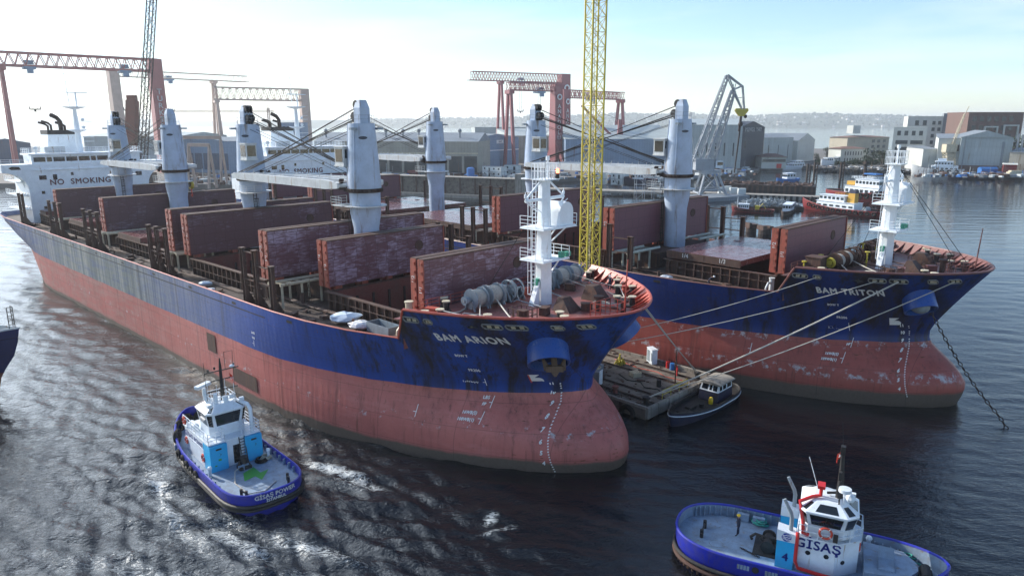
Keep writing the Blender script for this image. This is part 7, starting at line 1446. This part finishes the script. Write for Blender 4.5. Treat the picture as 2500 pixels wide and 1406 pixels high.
# site cabins
def cabin(label, x0, y0, x1, y1, n, d=5, ww=3):
    A, B_ = gp(x0, y0, GZ), gp(x1, y1, GZ); u = B_-A; L = u.length; t = thing('site_cabin', label, 'site cabin', A, math.atan2(u.y, u.x), 'white site cabins on the quay')
    for k in range(n):
        m = MB(); m.b2(0, L, 0, d, k*2.9, k*2.9+2.7); o = m.build('cabin_module', M['cabinw'], t); g = MB(); g.b2(-.1, L+.1, -.1, d+.1, k*2.9+2.7, k*2.9+2.9); g.build('roof', M['roofg'], o); w = MB(); nn = max(2, int(L/3.4))
        for i in range(nn): w.b2(L*(i+.35)/nn, L*(i+.65)/nn, -.06, -.01, k*2.9+(1.1 if i != 1 else .1), k*2.9+2.1)
        w.build('window', M['dwin'], o)
    if n > 1: s = MB(); s.beam((L*.75, -1, 0), (L*.35, -1, 2.9), .4, .15); s.beam((L*.3, -1, 2.9), (L*.7, -1, 2.9), .9, .1); s.rail([V(L*.75, -1.3, 0), V(L*.35, -1.3, 2.9)], .9, .04, 2, 2); s.build('outside_stair', M['roofg'], t)
cabin('white three storey stack of site cabins against the long concrete hall', 1079, 411, 1104, 412, 3); cabin('white two storey site cabin beside the blue tank', 1121, 424, 1152, 425, 2); cabin('long white two storey site cabin with an outside stair', 1178, 430, 1223, 433, 2); cabin('white two storey cabin under the foot of the red gantry', 1230, 427, 1264, 428, 2); cabin('low white hut on the dock edge below the gantry foot', 1239, 441, 1278, 443, 1)
cabin('white two storey cabin just behind the yellow mast', 1448, 450, 1476, 451, 2); cabin('white two storey cabin beside the laid up fishing boat', 1491, 451, 1517, 452, 2); cabin('pale cabin row behind the first far crane', 1020, 420, 1046, 421, 1); cabin('cabin with a pale gable left of the portal crane', 1768, 424, 1792, 425, 1); cabin('white hut beside the scaffold tower', 1582, 446, 1600, 447, 1)
m = MB(); m.cyl((0, 0, 0), (0, 0, 5.2), 2.2, n=18); m.cyl((0, 0, 5.2), (0, 0, 5.8), 2.2, 1.2, 18); tag(m.build('water_tank', M['blueplastic'], None, True, gp(1149, 434, GZ)), 'bright blue round tank on the dock edge', 'tank')
m = MB(); m.b2(-3, 3, -1.3, 1.3, 0, 2.7); [m.b2(-3+.5*k, -2.75+.5*k, -1.38, -1.3, .15, 2.55) for k in range(12)]; tag(m.build('container', M['hullred'], None, False, gp(1008, 427, GZ)), 'faded red steel container on the quay left of the cabins', 'container')
m = MB(); m.b2(-3, 3, -1.3, 1.3, 0, 2.5); [m.b2(-3+.5*k, -2.75+.5*k, -1.38, -1.3, .15, 2.4) for k in range(12)]; tag(m.build('container', M['blueplastic'], None, False, gp(948, 420, GZ)), 'small blue container on the quay beside the long hall', 'container')
m = MB(); m.b2(-5, 5, -2, 2, 0, 3); m.add([(-5.2, -2.2, 3), (5.2, -2.2, 3), (5.2, 2.2, 3), (-5.2, 2.2, 3), (-5.2, 0, 4), (5.2, 0, 4)], [(0, 1, 5, 4), (2, 3, 4, 5), (1, 2, 5), (3, 0, 4)]); tag(m.build('tarpaulin_stack', M['blueplastic'], None, False, gp(2410, 424, GZ)), 'blue tarpaulin covered stack on the quay by the white warehouse', 'stack')
m = MB(); m.b2(-4, 4, -1.5, 1.5, 0, 2.4); m.b2(-3, 3, -1.4, 1.4, 2.4, 3.2); tag(m.build('timber_stack', M['cream'], None, False, gp(2476, 430, GZ)), 'yellow timber stack on the quay by the small red shed', 'stack')
m = MB(); rnd = random.Random(77)                     # small stores and plant all over the yard
for k in range(850):
    x, y = rnd.choice(((rnd.uniform(930, 1260), rnd.uniform(418, 434)), (rnd.uniform(1280, 1700), rnd.uniform(418, 447)), (rnd.uniform(1560, 1850), rnd.uniform(410, 432)), (rnd.uniform(430, 800), rnd.uniform(425, 452)), (rnd.uniform(2240, 2500), rnd.uniform(425, 434))))
    q = gp(x, y, GZ); s = rnd.uniform(.5, 2.6); m.mi = rnd.choice((0, 0, 0, 1, 1, 2, 3)); m.box((q.x, q.y, GZ+s*.35), (s*rnd.uniform(.8, 2.2), s, s*.7), rnd.uniform(0, 3))
    if k % 7 == 0: m.beam((q.x, q.y, GZ), (q.x, q.y, GZ+rnd.uniform(3, 8)), .18)
tag(m.build('yard_clutter', [M['brown'], M['roofg'], M['cabinw'], M['blueplastic']]), kind='stuff')
# brown piling frames beside the white yacht
for i, (x, y, h) in enumerate(((1969, 443, 400), (1986, 443, 396), (2050, 446, 396))):
    A = gp(x, y, 1.2); t = thing('piling_frame', ('left', 'middle', 'right')[i]+' brown steel piling frame standing above the scrap pontoon', 'piling frame', A, 0, 'brown piling frames'); H = zt(A, h)-A.z; m = MB(); m.beam((0, 0, -2), (0, 0, H), .9); m.beam((1.6, 0, -2), (1.6, 0, H), .5); m.build('post', M['dbrown'], t); m = MB(); [m.beam((0, 0, H*k/6), (1.6, 0, H*(k+1)/6), .25) for k in range(6)]; m.build('brace', M['brown'], t)
# scaffold tower beside the far crane
A = gp(1582, 486, 2.0); t = thing('scaffold_tower', 'pale tubular scaffold tower on the jetty left of the far forward crane', 'scaffold', A, .1); m = MB()
for x in (-5.5, -2, 2, 5.5):
    for y in (-1.5, 1.5): m.beam((x, y, 0), (x, y, 13), .16)
for z in (3, 6, 9, 12.6):
    for y in (-1.5, 1.5): m.beam((-5.5, y, z), (5.5, y, z), .14)
    for x in (-5.5, -2, 2, 5.5): m.beam((x, -1.5, z), (x, 1.5, z), .12)
for k in range(4): m.beam((-5.5+3.6*(k % 3), -1.5, 3*k), (-1.9+3.6*(k % 3), -1.5, 3*k+3), .13); m.beam((5.5-3.6*(k % 3), -1.5, 3*k), (1.9-3.6*(k % 3), -1.5, 3*k+3), .13)
m.build('scaffold_tube', M['cgrey'], t)
# cars along the shore road
def car(mat):
    t = thing('parked_car', '', 'car', (0, 0, 0)); m = MB(); m.loft([[V(x, s, z) for x, z in ((-2.1, .35), (-2.15, .8), (-1.5, .95), (1., .92), (2., .75), (2.1, .35))] for s in (-.85, .85)]); m.build('body', mat, t)
    m = MB(); m.loft([[V(x, s, z) for x, z in ((-1.6, .93), (-1.2, 1.42), (.35, 1.42), (1.05, .9))] for s in (-.72, .72)]); m.build('cabin_glass', M['glass'], t); m = MB(); m.b2(-1.15, .3, -.7, .7, 1.42, 1.46); m.build('roof', mat, t)
    for x in (-1.3, 1.3):
        for s in (-1, 1): m = MB(); m.cyl((x, s*.72, .33), (x, s*.9, .33), .33, n=12); m.build('wheel', M['tyre'], t)
    return t
protos = [(car(plain('car_paint_'+n, c, .25)), n) for n, c in (('white', (.7, .7, .7)), ('grey', (.25, .27, .3)), ('black', (.02, .02, .025)))]
spots = [(1996, 408, 0), (2012, 409, 1), (2030, 407, 0), (2048, 410, 1), (2064, 408, 2), (2078, 410, 0), (2092, 409, 0), (2106, 411, 1), (2120, 409, 0), (2134, 411, 0), (2148, 412, 0), (2160, 410, 2), (2036, 413, 2), (2070, 414, 1), (2110, 415, 0), (2150, 416, 0), (2205, 416, 1), (2218, 418, 0)]
used = set()
for i, (x, y, c) in enumerate(spots):
    p, n = protos[c]; o = p if c not in used else copy_tree(p); used.add(c); o.location = gp(x, y, GZ); o.rotation_euler.z = .3+.9*((i*7) % 5); o['label'] = n+' car parked along the shore road below the houses'; o['group'] = n+' cars parked along the shore road'
# trees
def leafmat(n, c):
    k = NT(n); v = k.co(); k.l(k.mix(k.rng(k.noise(v, .8, 4), .35, .7), c, tuple(q*.55 for q in c)), 'Base Color'); k.b.inputs['Roughness'].default_value = .8; k.b.inputs['Specular IOR Level'].default_value = .2; return k.mat
LM = [leafmat('dark_leaves', (.045, .065, .035)), leafmat('olive_leaves', (.085, .095, .045))]; M['bark'] = paint('bark', (.09, .07, .055), .9, .4, 2)
def tree(label, p, h, w, seed, lm=0, n=420, group='shore trees', palm=False):
    rnd = random.Random(seed); t = thing('palm_tree' if palm else 'tree', label, 'palm tree' if palm else 'tree', p, 0, group); m = MB(); m.tube([(0, 0, -.3), (.1, 0, h*.3), (.25, .1, h*.62), (.1, 0, h*.9)], [h*.035, h*.028, h*.018, h*.006], 7)
    lm_ = MB()
    if palm:
        for k in range(26):
            a = rnd.uniform(0, 6.28); r = w*rnd.uniform(.35, .6); dz = rnd.uniform(-.5, .5)*w*.4; c = V(.1, 0, h*.88); pts = [c+V(math.cos(a)*r*s, math.sin(a)*r*s, w*.35*math.sin(s*2.2)*.6+dz*s*s) for s in (0, .35, .7, 1)]
            for a_, b_ in zip(pts, pts[1:]): n_ = V(-math.sin(a), math.cos(a), .25)*w*.05; lm_.add([a_-n_, a_+n_, b_+n_, b_-n_], [(0, 1, 2, 3)])
    else:
        cl = []
        for k in range(8): a = rnd.uniform(0, 6.28); r = rnd.uniform(.1, .36)*w; z = h*rnd.uniform(.42, .86); e = V(r*math.cos(a), r*math.sin(a), z); m.tube([(.15, .05, h*rnd.uniform(.3, .55)), e*.6+V(0, 0, z*.35), e], [h*.014, h*.009, h*.004], 5); cl.append((e, rnd.uniform(.16, .3)*w))
        for k in range(n):
            c, r = rnd.choice(cl); d = V(rnd.gauss(0, 1), rnd.gauss(0, 1), rnd.gauss(0, .8)); d = d.normalized()*r*rnd.uniform(.45, 1.05); q = c+d; s = w*rnd.uniform(.022, .05); R = Matrix.Rotation(rnd.uniform(0, 6.3), 3, V(rnd.uniform(-1, 1), rnd.uniform(-1, 1), rnd.uniform(-1, 1)).normalized()); lm_.add([q+R @ V(-s, -s*.6, 0), q+R @ V(s, -s*.6, 0), q+R @ V(s*.8, s*.6, 0), q+R @ V(-s*.8, s*.6, 0)], [(0, 1, 2, 3)])
    m.build('trunk', M['bark'], t); lm_.build('crown', LM[lm], t); return t
TS = [('dense dark tree right of the sand coloured block', 2128, 406, 13, 12, 0), ('dark bushy tree beside the palm', 2150, 408, 12, 11, 0), ('rounded dark tree against the cream block', 2164, 404, 13, 10, 0), ('low dark tree before the low white house', 2118, 408, 7, 8, 0), ('thin pale tree left of the sand coloured block', 2017, 398, 13, 8, 1), ('second thin tree by the laid up cruisers', 1992, 400, 9, 7, 1), ('tall dark tree rising beyond the low grey sheds', 2496, 412, 22, 16, 0), ('small tree before the white house on the shore', 2044, 410, 6, 6, 0), ('broad dark shrub tree behind the parked cars', 2090, 408, 6, 9, 0)]
for i, (l, x, y, h, w, lm) in enumerate(TS): tree(l, gp(x, y, GZ), h, w, 40+i, lm)
tree('palm tree before the dark trees on the shore road', gp(2153, 410, GZ), 10, 9, 60, 1, palm=True)
b = MB(); rnd = random.Random(91)
for k in range(1500):
    q = gp(rnd.uniform(1990, 2170), rnd.uniform(398, 403), GZ); s = rnd.uniform(.4, .9); R = Matrix.Rotation(rnd.uniform(0, 6.3), 3, V(rnd.random(), rnd.random(), rnd.random()+.1).normalized()); q.z = GZ+rnd.uniform(0, 2.6); b.add([q+R @ V(-s, -s, 0), q+R @ V(s, -s, 0), q+R @ V(s, s, 0), q+R @ V(-s, s, 0)], [(0, 1, 2, 3)])
tag(b.build('shore_shrubs', LM[0]), kind='stuff')
# ------------------------------------------------------------ small things of the pier, tugs and decks
def lay(label, pts, r, mat, cat, name): m = MB(); m.tube(pts, r, 6); return tag(m.build(name, mat, None, True), label, cat)
P_ = lambda *q: [on_pier(x, y, 1.2+z) for x, y, z in q]
lay('black hose snaking across the near end of the pier', P_((-1.2, 5.4, .06), (-2.4, 6.2, .06), (-4, 5.6, .06), (-5.4, 6.8, .06), (-7, 6.2, .06), (-9, 7.2, .06)), .06, M['tyre'], 'hose', 'hose')
lay('orange welding cable lying along the pier rail', P_((-2, 11, .05), (-4.2, 10.6, .05), (-6, 11.4, .05), (-8.6, 10.9, .05), (-13, 11.6, .05)), .05, M['orange'], 'cable', 'cable')
for i, (x, y, c, l) in enumerate(((-5.2, 13.6, 'blueplastic', 'blue oil drum on the pier near the white cabinet'), (-6.0, 13.9, 'firered', 'red oil drum beside the blue one on the pier'), (-3.0, 7.2, 'dark', 'black oil drum alone on the pier end'))):
    t = thing('oil_drum', l, 'drum', on_pier(x, y)); b = MB(); b.cyl((0, 0, 0), (0, 0, .88), .29, n=14); [b.torus((0, 0, z), (0, 0, 1), .295, .018, 14, 4) for z in (.02, .3, .6, .87)]; b.build('body', M[c], t, True); b = MB(); b.cyl((.15, .1, .88), (.15, .1, .91), .04, n=8); b.build('bung', M['dark'], t)
t = thing('timber_pallet', 'weathered timber pallet stack on the pier between the rails', 'pallet', on_pier(-7.2, 8.2), .4); b = MB()
for k in range(4):
    for j in range(6): b.box((-.55+.22*j, 0, .1+.16*k), (.12, 1.1, .03))
    for j in (-.5, 0, .5): b.box((0, j, .03+.16*k), (1.2, .1, .1))
b.build('boards', M['cream'], t)['kind'] = 'stuff'
t = thing('cable_reel', 'empty wooden cable reel lying on the pier', 'cable reel', on_pier(-11.5, 5.4)); b = MB(); b.cyl((0, 0, 0), (0, 0, .1), .8, n=18); b.cyl((0, 0, .8), (0, 0, .9), .8, n=18); b.build('flange', M['cream'], t); b = MB(); b.cyl((0, 0, .1), (0, 0, .8), .4, n=12); b.build('core', M['brown'], t)
b = MB(); rnd = random.Random(14)
for k in range(160):
    q = on_pier(rnd.uniform(-20, -.6), rnd.uniform(.7, 14.4)); s = rnd.uniform(.05, .28); b.box((q.x, q.y, q.z+s*.3), (s*rnd.uniform(1, 4), s, s*.6), rnd.uniform(0, 3))
tag(b.build('pier_litter', M['brown']), kind='stuff')
# tug fittings
def fit(t, name, mat, f, sm=False): m = MB(); f(m); m.build(name, mat, t, sm)
for s in (-1, 1):
    fit(tug1, 'deck_vent', M['tugwhite'], lambda m: (m.cyl((-2.6, s*2.75, 1.4), (-2.6, s*2.75, 2.1), .14, n=8), m.sph((-2.6, s*2.75, 2.15), .22, 8)))
    fit(tug1, 'mooring_bitt', M['dark'], lambda m: (m.cyl((-8.0, s*2.1, 1.4), (-8.0, s*2.1, 2.05), .13, n=8), m.cyl((-8.6, s*1.9, 1.4), (-8.6, s*1.9, 2.05), .13, n=8), m.beam((-8.0, s*2.1, 1.85), (-8.6, s*1.9, 1.85), .1)))
    fit(tug1, 'flood_light', M['tugwhite'], lambda m: (m.box((-.4, s*1.5, 7.1), (.3, .4, .3)), m.cyl((-.4, s*1.5, 6.5), (-.4, s*1.5, 7), .05, n=6)))
    fit(tug1, 'life_raft', M['tugwhite'], lambda m: m.cyl((2.2, s*2.05, 4.4), (3.4, s*2.05, 4.4), .33, n=12), True)
fit(tug1, 'tow_post', M['tugdeck'], lambda m: (m.cyl((-3.4, 0, 1.4), (-3.4, 0, 1.9), .12, n=8), m.beam((-3.4, -.5, 1.8), (-3.4, .5, 1.8), .14)))
fit(tug1, 'tow_rope', M['rope'], lambda m: m.tube([(-2.8, -.4, 1.7), (-3.6, .9, 1.6), (-5.6, 1.7, 1.5), (-8.2, 1.6, 1.5), (-8.6, .3, 1.46), (-7.6, -1.2, 1.45)], .05, 5))
fit(tug1, 'roof_aerial', M['tugwhite'], lambda m: [m.beam((.2+.3*k, -1.1+.7*k, 6.8), (.2+.3*k, -1.1+.7*k, 8.6+.5*(k % 2)), .035) for k in range(4)])
fit(tug4, 'deck_vent', M['tugwhite'], lambda m: (m.cyl((4.4, 2.6, 1.5), (4.4, 2.6, 2.5), .14, n=8), m.sph((4.4, 2.6, 2.6), .24, 8)))
fit(tug4, 'mooring_bitt', M['dark'], lambda m: (m.cyl((-7.2, .8, 1.4), (-7.2, .8, 2.1), .14, n=8), m.cyl((-7.2, -.6, 1.4), (-7.2, -.6, 2.1), .14, n=8), m.beam((-7.2, 1.1, 1.85), (-7.2, -.9, 1.85), .12)))
fit(tug4, 'foredeck_winch', M['dark'], lambda m: (m.cyl((7.9, -.7, 2.3), (7.9, .7, 2.3), .35, n=12), m.box((7.9, 0, 2), (.9, 1.9, .3))))
fit(tug4, 'tow_hook', M['dark'], lambda m: (m.box((-1.9, .1, 2.2), (.8, .3, .3)), m.tube([(-2.2, .1, 2.2), (-2.8, .1, 2.3), (-3, .1, 2.0), (-2.7, .1, 1.9)], .07, 6)))
fit(tug4, 'roof_pipe', M['tugwhite'], lambda m: (m.tube([(.2, .9, 6.55), (1.2, 1.2, 6.7), (2.4, 1.0, 6.6)], .04, 5), m.box((2.9, .6, 6.75), (.35, .3, .4))))
fit(tug4, 'wiper', M['dark'], lambda m: [m.beam((1.2+k*.5, -1.62, 5.2), (1.35+k*.5, -1.78, 5.75), .03) for k in range(2)])
for x, y in ((-3.4, 3.1), (-4.6, 3.2), (.6, 2.9)): fit(tug4, 'bulwark_locker', M['tugdeck'], lambda m: m.box((x, y, 1.75), (.9, .35, .6)))
fit(tug4, 'shackle_chain', M['dbrown'], lambda m: [m.torus((-2.9-.12*k, -1.5+.06*k, 1.47), (0, .4*(k % 2), 1), .09, .025, 8, 4) for k in range(12)])
# forecastle and side-deck fittings of both ships
for sh, far in ((arion, 0), (triton, 1)):
    R_ = M['rimT'] if far else M['rimred']; G_ = M['brown'] if far else M['steelgrey']
    fit(sh, 'forecastle_pipe', G_, lambda m: [m.tube([(156.8, y, 14.8), (160, y+.2, 14.8), (160.2, y+.4, 15.0), (164, y*.8, 14.8)], .07, 5) for y in (-9.6, 9.8, -2.4, 2.6)])
    fit(sh, 'forecastle_railing', R_, lambda m: m.rail([V(155.7, -11.6, 14.6), V(155.7, 11.6, 14.6)], 1.1, .03, 3, 1.5))
    for x, y in ((157.4, -10.9), (158.3, 1.4), (160.6, 6.2), (167.2, .6), (165.2, -3.4)): fit(sh, 'storage_box', M['brown'] if (x > 160) ^ far else R_, lambda m: (m.box((x, y, 14.98), (1.1, .7, .72), x), m.box((x, y, 15.36), (1.2, .8, .06), x)))
    for x, y in ((162.8, -11.2), (160.0, -12.4), (167.8, -6.1)): fit(sh, 'green_chock', M['green'], lambda m: m.box((x, y, 14.9), (.6, .4, .5), .6))
    fit(sh, 'rope_heap', M['rope'], lambda m: [m.torus((161.6+.15*(k % 3), -8.9+.12*(k % 2), 14.68+.05*k), (.1*(k % 2), .1, 1), .55-.03*k, .05, 14, 5) for k in range(7)])
    fit(sh, 'hatch_ladder', M['brown'], lambda m: [m.ladder((x, -12.3 if x < 130 else -10.2, 11.3), (x, -11.9 if x < 130 else -9.7, 13.7), .5, .03, .35, (1, 0, 0)) for x in (133.2, 104.2, 127.2, 73.2, 97.8)])
    for X in (131.6, 101.4, 71.6): fit(sh, 'vent_cowl', M['brown'], lambda m: (m.cyl((X-1.4, -9.4, 11.3), (X-1.4, -9.4, 13.3), .35, n=10), m.cyl((X-1.4, -9.4, 13.3), (X-1.4, -9.4, 13.8), .6, n=12))); fit(sh, 'sounding_pipe', M['brown'], lambda m: m.cyl((X+1.3, -10.6, 11.3), (X+1.3, -10.6, 12.8), .25, n=8))
    for k in range(9): fit(sh, 'bulwark_port', M['dark'], lambda m: m.add([onhull(40+k*12.5, 11.75, -1, .04)(x, y) for x, y in ((-.5, -.16), (.5, -.16), (.5, .16), (-.5, .16))], [(0, 1, 2, 3)]))
fit(triton, 'yellow_drum_end', M['yellow'], lambda m: (m.torus((158.9, -8.3, 15.75), (0, 1, 0), .5, .16, 18, 8), m.cyl((158.9, -8.6, 15.75), (158.9, -7.9, 15.75), .3, n=12)))
for x, y, h in ((156.6, -10.2, 1.2), (156.9, -8.4, 1.0), (157.0, -6.6, 1.6), (158.2, 3.4, 2.0), (159.4, 4.4, 1.5), (160.6, -1.6, 1.8)): fit(triton, 'yellow_vent', M['yellow'], lambda m: (m.cyl((x, y, 14.6), (x, y, 14.6+h), .1, n=8), m.cyl((x, y, 14.6+h), (x, y, 14.7+h), .3, n=10), m.beam((x-.3, y, 14.62), (x, y, 14.6+h*.6), .06)))
fit(triton, 'deck_store', M['brown'], lambda m: (m.box((157.6, -9.2, 15.5), (1.8, 1.8, 1.8)), m.box((157.6, -9.2, 16.45), (2.0, 2.0, .1))))
fit(triton, 'work_frame', M['brown'], lambda m: [m.rail([V(164+2.2*i, 2.5, 14.6), V(166+2.2*i, 2.5, 14.6), V(166+2.2*i, 5, 14.6), V(164+2.2*i, 5, 14.6)], 1.3, .035, 2, 1, True) for i in range(2)])
make_haze()
